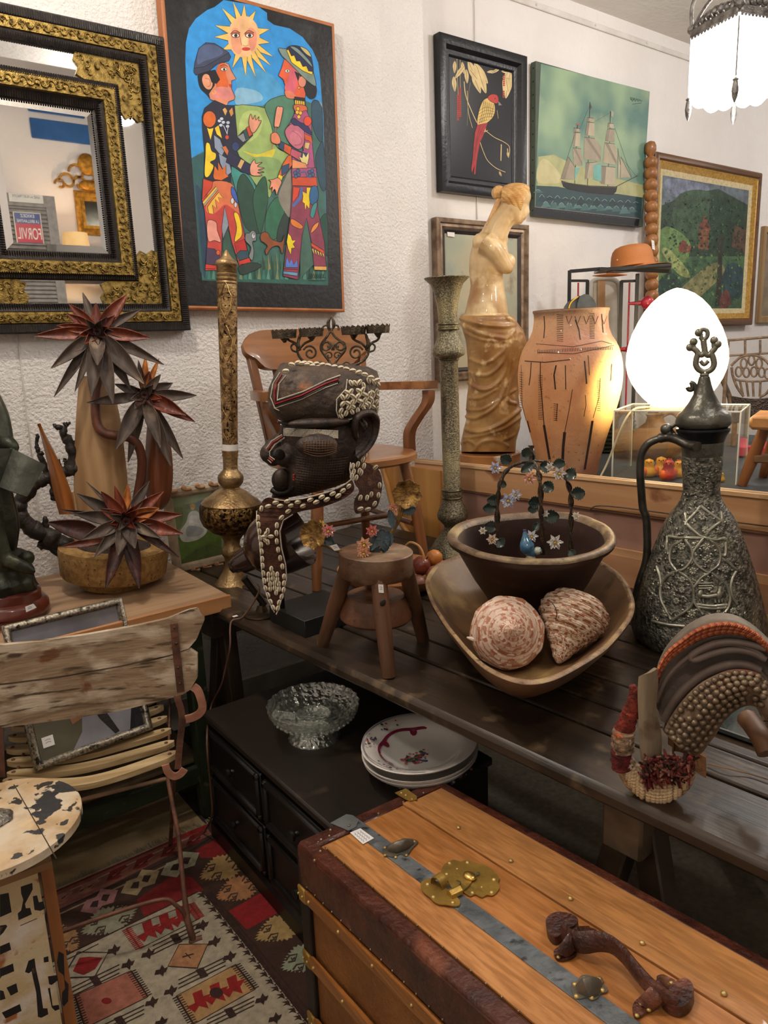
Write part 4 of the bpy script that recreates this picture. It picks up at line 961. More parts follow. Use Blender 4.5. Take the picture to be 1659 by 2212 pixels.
for k,(l,m,r_) in enumerate((((20,1400),(650,1400),(1325,1185)),((50,1345),(620,1290),(1300,1105)),((50,1252),(600,1200),(1275,1013)),((45,1160),(600,1112),(1247,922)),((60,1070),(600,1025),(1220,840)),((75,990),(600,945),(1195,765)))):
    P3 = cat([az(*z4(*l),.452),az(*z4(*m),.452 - .006),az(*z4(*r_),.452)],14); n_ = len(P3)
    dirn = (P3[-1] - P3[0]).normalized(); sd = V((-dirn.y,dirn.x,0)); q = MB(); w_ = .0165 if k else .021
    rings = []
    for i,p in enumerate(P3):
        e = min(i,n_ - 1 - i) / 3.0; ww = w_ * (math.sin(min(1,e) * pi / 2) * .8 + .2) if e < 1 else w_
        rings.append([p - sd * ww - V((0,0,.016)),p + sd * ww - V((0,0,.016)),p + sd * ww,p - sd * ww])
    q.loft(rings,seatw)
    for e_ in (2,n_ - 3): q.ball(P3[e_] + V((0,0,.0005)),(.006,.006,.003),8,5,rust)
    q.build('seat_slat',None,t,45)
SR,SL = az(*z4(1240,1010),.432),az(*z4(90,1220),.432)
back_dir = V((.37,.93,0))
for sidep,nm in ((az(*z4(1262,1190),.43),'r'),(az(*z4(110,1400),.43),'l')):
    MB().beam(sidep - back_dir * .03,sidep + back_dir * .33,.006,.022,rust,(0,0,1),.001).build('seat_rail',None,t)
def strap(pts,wd,th=.004,mat=rust,nm='frame_bar',plane=None):
    q = MB(); P3 = cat([(plane or CVF).p(*z4(*p[:2]),p[2] if len(p) > 2 else 0) for p in pts],6); n_ = (plane or CVF).n; rings = []
    for i,p in enumerate(P3):
        d = (P3[min(i + 1,len(P3) - 1)] - P3[max(0,i - 1)]).normalized(); s = d.cross(n_).normalized()
        rings.append([p - s * wd / 2,p + s * wd / 2,p + s * wd / 2 + n_ * th,p - s * wd / 2 + n_ * th])
    return q.loft(rings,mat).build(nm,None,t,40)
b_ = strap([(1298,232,-.008),(1312,400,-.008),(1330,560,-.007),(1345,700,-.006),(1350,745,-.004)],.020)
q = MB()
for (x,y) in ((1304,262),(1316,380),(1330,560),(1342,680)): q.ball(CVF.p(*z4(x,y),-.010),(.004,.004,.004),8,6,M('4a3428',rough=.5))
q.build('rivets',None,b_)
strap([(1335,740,.004),(1325,790,0),(1350,870,0),(1360,960,0),(1345,1100,0),(1335,1200,.0),(1328,1320,.0)],.018)
strap([(-40,640,.012),(-10,900,.008),(0,1150,.0),(10,1380,.0)],.018)
strap([(1440,705,-.01),(1480,740,-.01),(1512,850,-.01),(1490,905,-.01),(1440,935,-.01),(1385,950,-.01)],.022,.006,pinkiron,'hook_bracket')
strap([(1235,1290,-.005),(1255,1345,-.005),(1300,1375,-.005),(1345,1360,-.005),(1378,1322,-.005)],.020,.006,pinkiron,'hook_bracket')
foot = az(418,2032,.008); topj = CVF.p(*z4(1250,1380)); mid = az(404,1985,.07)
q = MB(); q.tube([topj,az(385,1800,.27),az(398,1930,.12),mid,foot],[.006,.0062,.007,.009,.009],8,rust); q.ball(foot,(.014,.010,.008),10,6,rust); q.tube([foot,foot + V((.022,-.006,0))],.008,8,rust); q.build('leg',None,t,60)
foot2 = az(368,1826,.008); q = MB(); q.beam(CVF.p(*z4(1300,1350)),foot2,.012,.006,rust,(0,1,0),.001); q.build('leg',None,t)
lf = foot + V((-.36,.145,0)); q = MB(); q.tube([CVF.p(*z4(40,1500)),lerp(CVF.p(*z4(40,1500)),lf,.6),lf],.007,8,rust); q.build('leg',None,t,60)
lf2 = foot2 + V((-.36,.14,0)); q = MB(); q.beam(CVF.p(*z4(60,1450)),lf2,.012,.006,rust,(0,1,0),.001); q.build('leg',None,t)
q = MB(); q.tube(cat([mid,mid + V((-.02,.01,.045)),mid + V((-.07,.03,.075)),lf + V((.06,-.02,.11)),lf + V((.02,-.01,.09)),lf + V((0,0,.05))],6),.0055,8,rust); q.build('foot_hoop',None,t,60)
q = MB(); q.tube([CVF.p(366,1680),CVF.p(160,1732),CVF.p(20,1765)],.006,8,M('8c6a4c','5c4632',rough=.6)); q.build('stretcher',None,t,60)

# ---- silver framed picture leaning on the chair seat
BL,BRp = az(76,1668,.462),az(331,1575,.462)
xd = (BRp - BL).normalized()
def onplane_perp(u,v,o,d):
    r0 = ray(u,v); tt = ((o - CAM).dot(d)) / r0.dot(d); return CAM + r0 * tt
TL = onplane_perp(3,1352,BL,xd); TR_ = TL + xd * (BRp - BL).length
C4 = [TL,TR_,BRp,BL]; nn = (BRp - BL).cross(TL - BL).normalized()
if nn.dot(CAM - BL) < 0: nn = -nn
silver = M('b4ac9c','6c665a',rough=.32,metal=.85,scale=160,lo=.4,hi=.62,bump=.25,spots=[('38342e',60,.56,.64)])
t = thing('silver_framed_print','silver-framed print under glass leaning upright on the folding chair','framed print',lerp(BL,BRp,.5))
q = MB(); moulding(q,C4,nn,[(0,-.012),(0,.002),(.004,.010),(.010,.013),(.016,.010),(.020,.003),(.022,-.004)],silver); q.build('frame',None,t,60)
PA = C4; 
def pf(a,b,h=-.004): return C4[0] + (C4[1] - C4[0]) * a + (C4[3] - C4[0]) * b + nn * h
q = MB(); q.prism([pf(.03,.03,-.010),pf(.97,.03,-.010),pf(.97,.97,-.010),pf(.03,.97,-.010)],nn * .005,M('54545c','7c7c84',rough=.25,scale=5,coat=1,spots=[('6c6a58',6,.5,.7)])); q.build('print',None,t,0)
q = MB()
def art(pts,c,h): q.add([pf(a,b,h) for a,b in pts],[list(range(len(pts)))],M(c,shade(c,.85),rough=.25,scale=9,coat=1))
art([(.05,.5),(.55,.5),(.6,.97),(.05,.97)],'55533e',-.0048); art([(.5,.55),(.7,.5),(.95,.6),(.97,.97),(.3,.97),(.42,.85)],'8b8d96',-.0046); art([(.62,.56),(.74,.52),(.97,.52),(.97,.97),(.80,.97),(.86,.80)],'24242a',-.0044)
art([(.50,.60),(.56,.58),(.66,.80),(.72,.93),(.68,.94),(.58,.80)],'1c1a1c',-.0042); art([(.34,.70),(.40,.63),(.50,.62),(.52,.70),(.44,.76),(.36,.78)],'a06c48',-.0040); art([(.49,.60),(.53,.60),(.54,.70),(.51,.71)],'c4b080',-.0038)
q.build('print_figure',None,t,0,fix=False)
tagcard(t,[pf(.10,.80,-.003),pf(.19,.80,-.003),pf(.19,.87,-.003),pf(.10,.87,-.003)],toward=nn)

# ---- flaking round table and stencilled panel
RTZ = .60
rc = az(-12,1778,RTZ); R_ = (az(167,1765,RTZ) - rc).length
flake = M('cbb08a','a88a64',rough=.6,scale=14,bump=.35,bs=40,spots=[('cfc0a8',6,.5,.6),('e0c498',12,.6,.7),('2e2e30',11,.525,.54),('33302c',30,.60,.62)])
t = thing('round_table','small round table with flaking cream paint in the left foreground','table',(rc.x,rc.y,0))
q = MB(); q.lathe((rc.x,rc.y,RTZ - .024),[(0,R_ - .006),(.003,R_),(.021,R_),(.024,R_ - .004)],56); q.build('tabletop',flake,t,40)
a_,b_ = az(30,1695,RTZ),az(122,1855,RTZ); q = MB(); q.beam(a_ + V((0,0,.0002)),b_ + V((0,0,.0002)),.0018,.0012,None,(0,0,1),0); q.build('board_seam',M('3a2a1c',rough=.8),t,0)
MB().lathe((rc.x,rc.y,0),[(0,.10),(.012,.10),(.03,.03),(.2,.016),(.5,.016),(.56,.03),(.577,.06)],20).build('pedestal',rust,t)
pc = az(-6,1772,RTZ); t = thing('pewter_ornament','small embossed pewter ornament lying on the flaking round table','ornament',pc)
q = MB(); pew = M('a8a49a','5a5650',rough=.35,metal=.9,scale=60,bump=.5,bs=160)
q.lathe(pc,[(0,.028),(.004,.032),(.010,.028),(.014,.020),(.018,.008)],28,f=lambda a,t_: 1 + .06 * math.sin(a * 7))
for k in range(14): a = k * .45; q.tube([pc + V((.022 * math.cos(a + i * .25) * (1 - i * .12),.022 * math.sin(a + i * .25) * (1 - i * .12),.010 + .0015 * i)) for i in range(5)],.0016,5)
q.build('body',pew,t,60)

ptop = .5; zc_ = zf(0,1800,1 / 5.37)
A0 = az(112,1860,ptop); B0 = az(0,1901,ptop); pd = (A0 - B0).normalized(); pn = V((-pd.y,pd.x,0))
if pn.dot(A0) < 0: pn = -pn                # away from the viewer
t = thing('stencilled_panel','upright boxed wooden sign panel with chipped cream paint and black stencilling','panel',lerp(A0,B0,.5) - V((0,0,ptop)))
B9 = A0 - pd * .42
frw = wood('9a6236','6a3c1c','z',8,rough=.5,spots=[('c07a34',7,.6,.7),('4a2c18',14,.62,.75)],bump=.3)
tw_ = .032
pnl = M('cdbb98','bfa67c',rough=.65,scale=5,bump=.35,bs=50,spots=[('9a6038',8,.56,.6,(1,1,.5)),('d8ccc0',7,.55,.65),('a8683c',20,.63,.68)])
q = MB(); q.prism([A0 + pn * .004 - pd * .03 + V((0,0,-.012)),B9 + pn * .004 + V((0,0,-.012)),B9 + pn * .02 + V((0,0,-.012)),A0 + pn * .02 - pd * .03 + V((0,0,-.012))],(0,0,-ptop + .014),pnl); q.build('board',None,t)
q = MB(); q.prism([A0,B9,B9 + pn * tw_,A0 + pn * tw_],(0,0,-.016),wood('b08a62','7a5836','x',8,rough=.55)); q.build('top_rail',None,t)
q = MB(); q.prism([A0 + V((0,0,-.016)),A0 - pd * .024 + V((0,0,-.016)),A0 - pd * .024 + pn * tw_ + V((0,0,-.016)),A0 + pn * tw_ + V((0,0,-.016))],(0,0,-ptop + .017),frw); q.build('side_rail',None,t)
PVF = VF(A0 + pn * .004,math.atan2(pn.y,pn.x))
A = Art(lambda u,v: PVF.p(u,v),-pn,.00001,lambda c: M(c,shade(c,1.3),rough=.5,scale=30,spots=[('6a4a30',18,.66,.7)]))
for pts in ([(0,710),(100,690),(135,915),(0,975)],[(240,620),(375,575),(380,650),(290,820),(300,870),(350,865),(370,940),(215,1010),(205,930),(245,895),(270,770),(245,700)],[(380,730),(430,720),(450,800),(500,790),(525,870),(470,900),(400,890)],[(0,1070),(70,1060),(85,1080),(40,1150),(0,1190)],
            [(0,1310),(110,1265),(130,1350),(0,1410)],[(0,1570),(150,1510),(165,1600),(20,1660),(0,1690)],[(0,1820),(40,1830),(65,1920),(0,1940)],[(75,1790),(190,1740),(210,1840),(125,1885)],[(20,2080),(230,1980),(250,2060),(65,2150)],
            [(290,1610),(330,1480),(400,1450),(415,1560),(465,1790),(500,2030),(550,2030),(560,2100),(480,2140),(440,2130),(420,1850),(365,1600),(335,1625)],[(505,1440),(560,1425),(565,1490),(510,1500)],[(555,1660),(690,1640),(690,1690),(600,1760),(570,1750)],[(555,1800),(580,1790),(610,2000),(680,1990),(690,2040),(640,2060),(600,2020)]):
    A.poly([zc_(*p) for p in pts],'17161a')
A.line([zc_(235,1072),zc_(430,988)],1.6,'3a2618')
A.mb.build('stencilled_marks',None,t,0,fix=False)
A2 = Art(lambda u,v: PVF.p(u,v,-.0045),-pn,.00001,lambda c: M(c,shade(c,1.3),rough=.5,scale=30))
A2.poly([zc_(*p) for p in [(680,1370),(740,1400),(750,1700),(795,1750),(790,1950),(740,2010),(720,1980),(720,1850),(755,1800),(740,1650),(680,1600),(660,1500)]],'17161a')
A2.mb.build('stencilled_marks',None,t,0,fix=False)

# ---- carved wooden flower sculpture
zs = zf(0,620,.3436)
FA = az(247,1262,PZ); F0 = VF(FA)
t = thing('flower_sculpture','tall carved wood sculpture of three spiky seed-pod flowers in a cork bowl','sculpture',FA)
cork = M('a5824c','8a6838',rough=.7,scale=60,lo=.4,hi=.6,bump=.3,bs=240,spots=[('5a3c1c',90,.62,.68),('70502c',9,.6,.75)])
q = MB(); q.plathe(F0,(247,1160),(247,1285),[(1178,104),(1180,112),(1190,113),(1235,108),(1240,104),(1242,76),(1246,74),(1262,70)],48,cork); q.build('cork_bowl',None,t,40)
q = MB(); q.plathe(F0,(247,1160),(247,1285),[(1174,60),(1185,104)],30,M('3a2c22','241a14',rough=.9,scale=30,bump=1,bs=60)); q.build('soil',None,t,60)
def pxs(pts): return [zs(*p) for p in pts]
palew = wood('bd9a70','92704c','z',14,rough=.5,bump=.2); orangew = wood('b06c30','7a4318','z',14,rough=.35,coat=.3,bump=.2); redw = wood('8a4a26','4a2616','z',14,rough=.4,coat=.2,bump=.2)
def husk(pl,prr,d0,bulge,mat,nm,th=.006,n=20):
    """curved sheath between a left and a right outline (crop coordinates, same count)"""
    Lc = cat([(a,b) for a,b in pl],5); Rc = cat([(a,b) for a,b in prr],5); m_ = len(Lc) - 1
    def fn(a,b):
        i = a * m_; k = min(int(i),m_ - 1); f = i - k; l = Lc[k].lerp(Lc[k + 1],f); r0 = Rc[k].lerp(Rc[k + 1],f); p = l.lerp(r0,b); u,v = zs(p.x,p.y)
        return F0.p(u,v,d0 + bulge * (math.sin(b * pi) - 1) * -1 * 1.0 - bulge)
    return MB().grid(fn,n,12,mat,th).build(nm,None,t,60)
husk([(500,560),(488,680),(476,850),(465,1100),(464,1300),(470,1440)],[(700,560),(725,680),(760,850),(785,1050),(802,1230),(790,1440)],.03,.055,palew,'sheath')
husk([(236,860),(262,960),(300,1120),(335,1290),(372,1430)],[(250,860),(330,1010),(400,1160),(455,1310),(482,1430)],.0,.03,orangew,'sheath')
husk([(925,860),(915,1000),(905,1150),(905,1250),(930,1340),(980,1400)],[(1040,860),(1075,1000),(1088,1150),(1082,1260),(1062,1350),(1020,1400)],.02,.05,redw,'sheath')
husk([(450,1290),(462,1360),(470,1430)],[(465,1290),(480,1350),(492,1430)],-.02,.01,palew,'sheath')
q = MB(); vine = wood('7a4630','4c2a1e','z',20,rough=.4,coat=.2)
q.tube(cat([F0.p(*zs(640,520),-.02),F0.p(*zs(605,640),-.03),F0.p(*zs(600,780),-.035),F0.p(*zs(615,870),-.04),F0.p(*zs(660,920),-.05),F0.p(*zs(740,935),-.05),F0.p(*zs(820,950),-.045),F0.p(*zs(870,1000),-.04),F0.p(*zs(892,1090),-.03),F0.p(*zs(885,1200),-.02),F0.p(*zs(860,1340),-.01)],6),.0155,12,vine); q.build('stem',None,t,60)
leafA = M('5a4c42','3b312b',rough=.6,scale=26,st=(1,1,.3),bump=.3,spots=[('85715e',14,.6,.75)]); leafB = M('7a3822','4e2014',rough=.42,scale=24,st=(1,1,.3),bump=.3,spots=[('a85c38',12,.62,.75)]); leafC = M('4a2620','2c1814',rough=.5,scale=24,bump=.3)
leafD = M('c47830','7e4418',rough=.4,scale=20,bump=.2)
def petal(mb,c,tip,wd,mat,cup=.35,side=1):
    """boat shaped pod half from c to tip"""
    d = tip - c; L = d.length; d.normalize(); s = d.cross(CAM - c).normalized(); up = s.cross(d) * side
    def fn(a,b):
        w_ = wd * math.sin(pi * min(1,a * .93 + .05) ** .8) ** .9; x = (b - .5) * 2
        return c + d * (L * a) + s * (w_ * x * (1 - .1 * abs(x))) + up * (wd * cup * (x * x - .5) * math.sin(pi * a) + .10 * L * a * (1 - a) * 1.0)
    mb.grid(fn,12,6,mat,wd * .10)
rnf = random.Random(11)
def flower(cxy,tips,d0,small,mats,nm='seed_pod_flower'):
    c = F0.p(*zs(*cxy),d0); m_ = MB()
    for (x,y,w_,k,dd) in tips: petal(m_,c + (F0.p(*zs(x,y),d0 + dd) - c) * .06,F0.p(*zs(x,y),d0 + dd),w_ * .3436 * F0.k,mats[k],.5,1 if dd < .02 else 1)
    for i in range(small):
        a = i / small * 2 * pi + rnf.uniform(-.2,.2); l = rnf.uniform(70,135); x,y = cxy[0] + l * math.cos(a),cxy[1] + l * math.sin(a) * .8
        petal(m_,c,F0.p(*zs(x,y),d0 - rnf.uniform(.02,.07)),rnf.uniform(20,32) * .3436 * F0.k,mats[rnf.choice([0,1,2])],.6)
    for i in range(9): a = i * .7; m_.ball(c + F0.r * (.010 * math.cos(a)) + V((0,0,.010 * math.sin(a))) - F0.n * .016,(.006,.006,.010),8,6,leafC)
    return m_.build(nm,None,t,60)
ml = [leafA,leafB,leafC,leafD]
flower((610,280),[(215,306,40,1,0),(322,510,42,0,-.04),(340,690,30,0,-.02),(355,655,22,0,0),(470,660,26,0,-.05),(575,690,50,0,-.08),(712,735,52,0,-.08),(905,608,58,0,-.05),(1030,488,36,0,-.01),(942,320,42,1,-.02),
                    (885,140,30,0,.03),(795,50,44,1,.03),(520,35,28,0,.05),(602,100,30,1,.02),(435,108,36,1,.02),(420,168,34,1,.01),(358,240,32,1,0),(410,420,44,1,-.02),(612,495,48,0,-.1),(820,640,44,0,-.02),(720,180,30,1,0)],-.06,13,ml)
flower((905,680),[(545,728,36,0,-.03),(722,610,32,0,0),(728,1022,52,0,-.06),(805,1102,36,0,-.01),(1010,1010,44,0,-.07),(1075,1125,46,0,-.05),(1150,1078,40,0,-.01),(1226,848,40,1,-.03),(1236,682,40,0,0),(1085,605,40,0,.02),
                    (1000,448,20,3,.03),(915,435,26,3,.03),(870,460,22,0,.02),(940,530,36,1,.01),(1010,550,30,0,0),(860,752,30,2,-.06),(1170,805,52,1,-.04),(1020,700,24,1,-.04)],-.04,11,ml)
flower((792,1470),[(465,1425,44,0,-.03),(483,1300,42,0,.02),(372,1400,22,2,.0),(512,1590,42,0,-.06),(592,1700,38,0,-.07),(665,1895,46,2,-.09),(876,1895,50,2,-.09),(742,1690,44,0,-.1),(850,1645,44,0,-.1),(1125,1700,30,2,-.06),(1150,1552,50,1,-.04),
                     (1145,1430,44,1,-.01),(1028,1285,40,1,.02),(940,1218,34,0,.03),(805,1235,26,3,.03),(720,1250,30,1,.02),(635,1285,40,1,.0),(1000,1390,44,3,-.01),(630,1395,36,1,-.02),(885,1830,36,2,-.07),(1010,1580,34,0,-.05),(540,1222,14,0,.04)],-.20,15,ml)
m_ = MB(); petal(m_,F0.p(*zs(650,1590),-.18),F0.p(*zs(380,1635),-.18),26 * .3436 * F0.k,leafB,.5); m_.build('husk_leaf',None,t,60); m_ = MB(); petal(m_,F0.p(*zs(640,1560),-.02),F0.p(*zs(300,1480),-.02),66 * .3436 * F0.k,leafC,.5); m_.build('husk_leaf',None,t,60)
# ---- gnarled root
gn = M('2f2620','1a1512',rough=.55,scale=20,bump=.6,bs=45,bdist=.01)
m_ = MB(); gd = .04
def gt(pts,r0,r1,n=5):
    P = cat([F0.p(*zs(x,y),gd) for x,y in pts],n); L_ = len(P)
    m_.tube([p + V((rnf.uniform(-1,1),rnf.uniform(-1,1),rnf.uniform(-1,1))) * .003 for p in P],[lerp(r0,r1,i / L_) * (1 + .14 * math.sin(i * 1.1) + rnf.uniform(-.06,.06)) * .3436 * F0.k for i in range(L_)],10)
gt([(620,1650),(470,1650),(380,1610),(290,1560),(190,1510),(130,1440),(120,1370),(150,1310),(230,1230),(320,1190),(430,1160),(520,1130)],60,34)
gt([(400,1690),(320,1640),(265,1610),(258,1640)],30,18); gt([(440,1170),(460,1060),(440,990),(400,930),(392,890),(360,880),(345,865)],40,9); gt([(400,900),(415,870),(405,855)],12,8); gt([(415,868),(435,850)],10,8); gt([(440,1000),(470,970)],16,10)
gt([(300,1200),(280,1120),(245,1040),(228,1000),(236,930)],20,9); gt([(250,1040),(270,1050)],14,8); gt([(430,1150),(410,1100),(408,1080)],12,8); gt([(380,1140),(370,1080)],12,6); gt([(330,1200),(350,1260),(340,1320),(400,1330)],34,20); gt([(300,1560),(290,1510),(280,1450)],22,14); gt([(180,1310),(210,1300),(205,1260)],20,14); gt([(520,1640),(640,1700),(760,1690)],55,40)
m_.build('root',gn,t,60)

# ---- bronze figure reading a book
S0 = az(-8,1335,PZ); SF = VF(S0)
t = thing('bronze_statue','green-black bronze of a barefoot robed person holding an open book','statue',S0)
mah = wood('6a2e20','3c1812','x',8,rough=.3,coat=.6)
m_ = MB(); m_.plathe(SF,(-8,1250),(-8,1345),[(1268,82),(1272,88),(1288,90),(1290,98),(1296,104),(1312,107),(1318,101),(1330,101),(1335,108),(1345,108)],48,mah); m_.build('base',None,t,40)
tagcard(t,[SF.p(*zs(158,2010),-.25),SF.p(*zs(210,1990),-.25),SF.p(*zs(230,2015),-.25),SF.p(*zs(165,2045),-.25)])
bronze = M('3c3e30','1e201a',rough=.42,metal=.55,scale=14,bump=.25,bs=60,spots=[('6c6a4a',10,.62,.78)])
m_ = MB()
# rock mound, robe, torso, head: one continuous cast
m_.plathe(SF,(-10,1180),(-10,1290),[(1190,52),(1200,66),(1225,74),(1250,80),(1275,84)],28,f=lambda a,v: 1 + .09 * math.sin(3 * a + v * .1) + .05 * math.sin(7 * a))
for (x,y,r_) in ((58,1205,16),(30,1240,26),(62,1240,12),(0,1250,34),(50,1262,22)): m_.ball(SF.p(x,y,-.06),r_ * SF.k,14,10)
robe = [(820,40,-70),(850,46,-68),(900,52,-62),(960,50,-52),(1020,52,-44),(1080,58,-38),(1120,64,-34),(1150,66,-33),(1180,62,-32),(1205,58,-32)]
rings = []
for (v,r_,uc) in robe:
    c = SF.p(uc,v); rings.append([c + SF.r * (r_ * SF.k * math.cos(a) * (1 + .06 * math.sin(9 * a))) + SF.n * (r_ * SF.k * .8 * math.sin(a) * (1 + .06 * math.sin(9 * a))) for a in [2 * pi * j / 36 for j in range(36)]])
m_.loft(rings)
P = lambda x,y,d=0: SF.p(*zs(x,y),d)
m_.tube(cat([P(-60,1400,-.08),P(-20,1560,-.09),P(30,1690,-.1),P(70,1740,-.11)],5),[.034,.032,.030,.028,.027,.026,.025,.024,.023,.022,.021,.020,.020,.020,.021,.021][:16],12)
m_.tube([P(60,1725,-.11),P(110,1745,-.12),P(160,1765,-.125),P(205,1785,-.13)],[.022,.021,.019,.013],12,flat=.8)
for k in range(5): m_.tube([P(185,1768 + k * 7,-.135 + k * .004),P(214 - k * 3,1782 + k * 5,-.14 + k * .005),P(226 - k * 5,1790 + k * 5,-.14 + k * .005)],[.006,.0055,.004],8)
m_.ball(SF.p(-90,720),(.062,.075,.085),18,14); m_.tube([SF.p(-80,770),SF.p(-78,830)],.035,12); m_.ball(SF.p(-72,722,-.06),(.012,.012,.016),8,6)
m_.ball(SF.p(-95,705),(.072,.08,.082),18,14)
m_.tube(cat([SF.p(-120,850),SF.p(-150,930),SF.p(-120,1000,-.06),SF.p(-60,1010,-.12)],5),[.045 - .0013 * i for i in range(16)],12)
m_.tube(cat([SF.p(-40,850),SF.p(-10,900,-.02),P(20,960,-.05),P(70,1000,-.07),P(95,1030,-.08)],5),[.046 - .0016 * i for i in range(21)],12)
for k in range(5): m_.tube(cat([P(85 + k * 4,1005 + k * 5,-.08),P(98 + k * 3,1035 + k * 4,-.088),P(100 + k * 2,1056 + k * 3,-.082)],3),[.0055,.0055,.005,.005,.0045,.004,.0035],8)
o_ = m_.build('figure',bronze,t,60)
rm = o_.modifiers.new('fuse','REMESH'); rm.mode = 'VOXEL'; rm.voxel_size = .0045; rm.use_smooth_shade = True
sm = o_.modifiers.new('soft','SMOOTH'); sm.iterations = 3
bk = M('56584e','383a34',rough=.4,metal=.45,scale=14,bump=.2)
m_ = MB()
TLb,TRb,BRb,BLb = P(75,1015,-.085),P(278,1120,-.10),P(160,1318,-.13),P(-10,1255,-.11)
m_.grid(lambda a,b: lerp(lerp(TLb,TRb,a),lerp(BLb,BRb,a),b) - SF.n * (.012 * math.sin(pi * a)),10,4,None,.012)
LL = P(-150,1010,-.12); LB = P(-220,1230,-.14)
m_.grid(lambda a,b: lerp(lerp(LL,TLb,a),lerp(LB,BLb,a),b) - SF.n * (.012 * math.sin(pi * a)),10,4,None,.012)
o_ = m_.build('book',bk,t,50)
m_ = MB(); xd_ = (TRb - TLb).normalized(); yd_ = (TLb - BLb).normalized(); xo = (BRb - BLb).normalized(); nb = xd_.cross(yd_)
for k,(tx,x,y,wd) in enumerate((('Tous',105,1098,76),('pour',112,1180,52),('Un',110,1252,48))):
    fa_,fb_ = (.22,.34,.46)[k],(.30,.58,.84)[k]; text_mesh(m_,tx,lerp(lerp(TLb,TRb,fa_),lerp(BLb,BRb,fa_),fb_) - SF.n * .013,xd_,yd_,.034,M('1c1c18',rough=.5),.001,wd * .3436 * SF.k * 1.15)
m_.build('engraving',None,o_,0,fix=False)

# ---- painted picture of a lady in a white dress, carved frame
WQ = [(352,1062),(498,1040),(505,1210),(378,1240)]
base = az(440,1225,TZ); WY = base.y
WVF = VF(base,pi / 2)
C4 = [ay(u,v,WY) for u,v in WQ]
t = thing('watercolour','small carved-frame picture of a lady in white on green grass, behind the brass lamp','picture',base)
wf = M('b8a890','8c7c66',rough=.6,scale=14,bump=.4,bs=60)
m_ = MB(); moulding(m_,C4,NW,[(0,-.02),(0,.002),(.008,.010),(.02,.008),(.028,.0),(.034,-.004)],wf); m_.build('frame',None,t,40)
m_ = MB()
for sgn,(a,b) in ((1,(C4[0],C4[1])),(1,(C4[3],C4[2]))):
    for k in range(5):
        c = lerp(a,b,(k + .5) / 5); m_.tube([c + V((math.cos(i * .6) * .016 * (1 - i / 14) + (i - 4) * .004,-.008,math.sin(i * .6) * .010 * (1 - i / 14))) for i in range(10)],.007,7)
m_.build('carved_scrolls',M('c4986c','96704c',rough=.5),t,60)
m_ = MB(); m_.add(inner(C4,.03,-.003,NW),[(0,1,2,3)],M('9aa488','7e8c70',rough=.6,scale=8)); m_.build('paper',None,t,0,fix=False)
A = Art(lambda u,v: ay(u,v,WY + .003),NW,.00001,lambda c: M(c,shade(c,.85),rough=.6,scale=30))
zz = lambda pts: [zs(*p) for p in pts]
A.poly(zz([(1090,1380),(1380,1330),(1390,1540),(1100,1600)]),'7f9070'); A.poly(zz([(1100,1580),(1390,1520),(1395,1680),(1125,1740)]),'64803c'); A.poly(zz([(1180,1690),(1300,1620),(1395,1640),(1395,1690),(1130,1745)]),'5a6c3c',True)
A.poly(zz([(1190,1420),(1240,1410),(1290,1480),(1300,1540),(1240,1590),(1150,1600),(1130,1540),(1170,1480)]),'d0d4cc',True); A.poly(zz([(1195,1440),(1235,1440),(1240,1490),(1190,1500)]),'e4e4de',True)
A.ell(*zs(1212,1385),5,6,'cfa888'); A.ell(*zs(1210,1374),6,4,'c0a068'); A.poly(zz([(1170,1520),(1200,1500),(1280,1520),(1260,1560),(1180,1570)]),'a8b0b0',True)
A.poly(zz([(1230,1360),(1290,1340),(1330,1400),(1280,1420)]),'6c7a88',True); A.poly(zz([(1090,1400),(1150,1390),(1140,1500),(1100,1520)]),'748058',True)
A.mb.build('painted_scene',None,t,0,fix=False)
# ================================================================== ON THE DARK TABLE
z5 = zf(420,540,.3618)
z1 = zf(460,1150,.3255)
z2 = zf(640,960,.4581)

# ---- tall pierced brass lamp
LA = az(503,1258,TZ); LF_ = VF(LA)
t = thing('brass_floor_lamp','tall pierced and engraved brass lamp column standing on the table corner','lamp',LA)
brass = M('b09468','6e5638',rough=.36,metal=.7,scale=20,bump=.3,bs=120,spots=[('7c4c34',8,.55,.7)])
brass_p = M('a88a5c','6c5034',rough=.4,metal=.65,scale=50,bump=.7,bs=170,bdist=.004,lo=.4,hi=.6,spots=[('150d08',95,.58,.61)])
ax0,ax1 = (489,545),(503,1290)
def seg(prof,mat,nm,par=None,seg_=40,**k):
    m_ = MB(); m_.plathe(LF_,ax0,ax1,[(540 + a * .3618,r * .3618) for a,r in prof],seg_,mat,**k); return m_.build(nm,None,par or t,45)
seg([(0,6),(10,12),(28,22),(50,36),(66,60),(78,66),(92,66),(100,60),(132,60),(138,56),(144,62),(152,62),(158,57),(164,57),(170,63),(180,63),(186,58),(192,62),(200,62),(206,58),(214,60),(232,60)],brass,'finial')
sh_ = seg([(228,59),(500,56),(800,51),(1150,46),(1200,45)],brass_p,'pierced_shaft')
seg([(1195,48),(1205,50),(1215,46),(1226,49),(1240,44),(1300,43),(1312,45),(1330,62),(1345,74),(1360,77),(1385,74),(1405,60),(1414,50),(1424,60),(1440,92),(1470,128),(1488,158),(1510,178),(1520,172)],brass,'collar')
seg([(1508,172),(1530,184),(1560,188),(1600,184),(1640,166),(1668,130),(1682,112)],M('8a6c3c','33231a',rough=.35,metal=.85,scale=60,bump=.9,bs=150,bdist=.006,lo=.42,hi=.58,spots=[('120b07',70,.56,.60)]),'pierced_bulb')
seg([(1678,114),(1688,96),(1700,70),(1730,50),(1760,46),(1776,56),(1795,62),(1815,60),(1832,48),(1860,42),(1890,46),(1930,62),(1965,84),(2000,112),(2020,128),(2030,132),(2045,132)],brass,'foot')
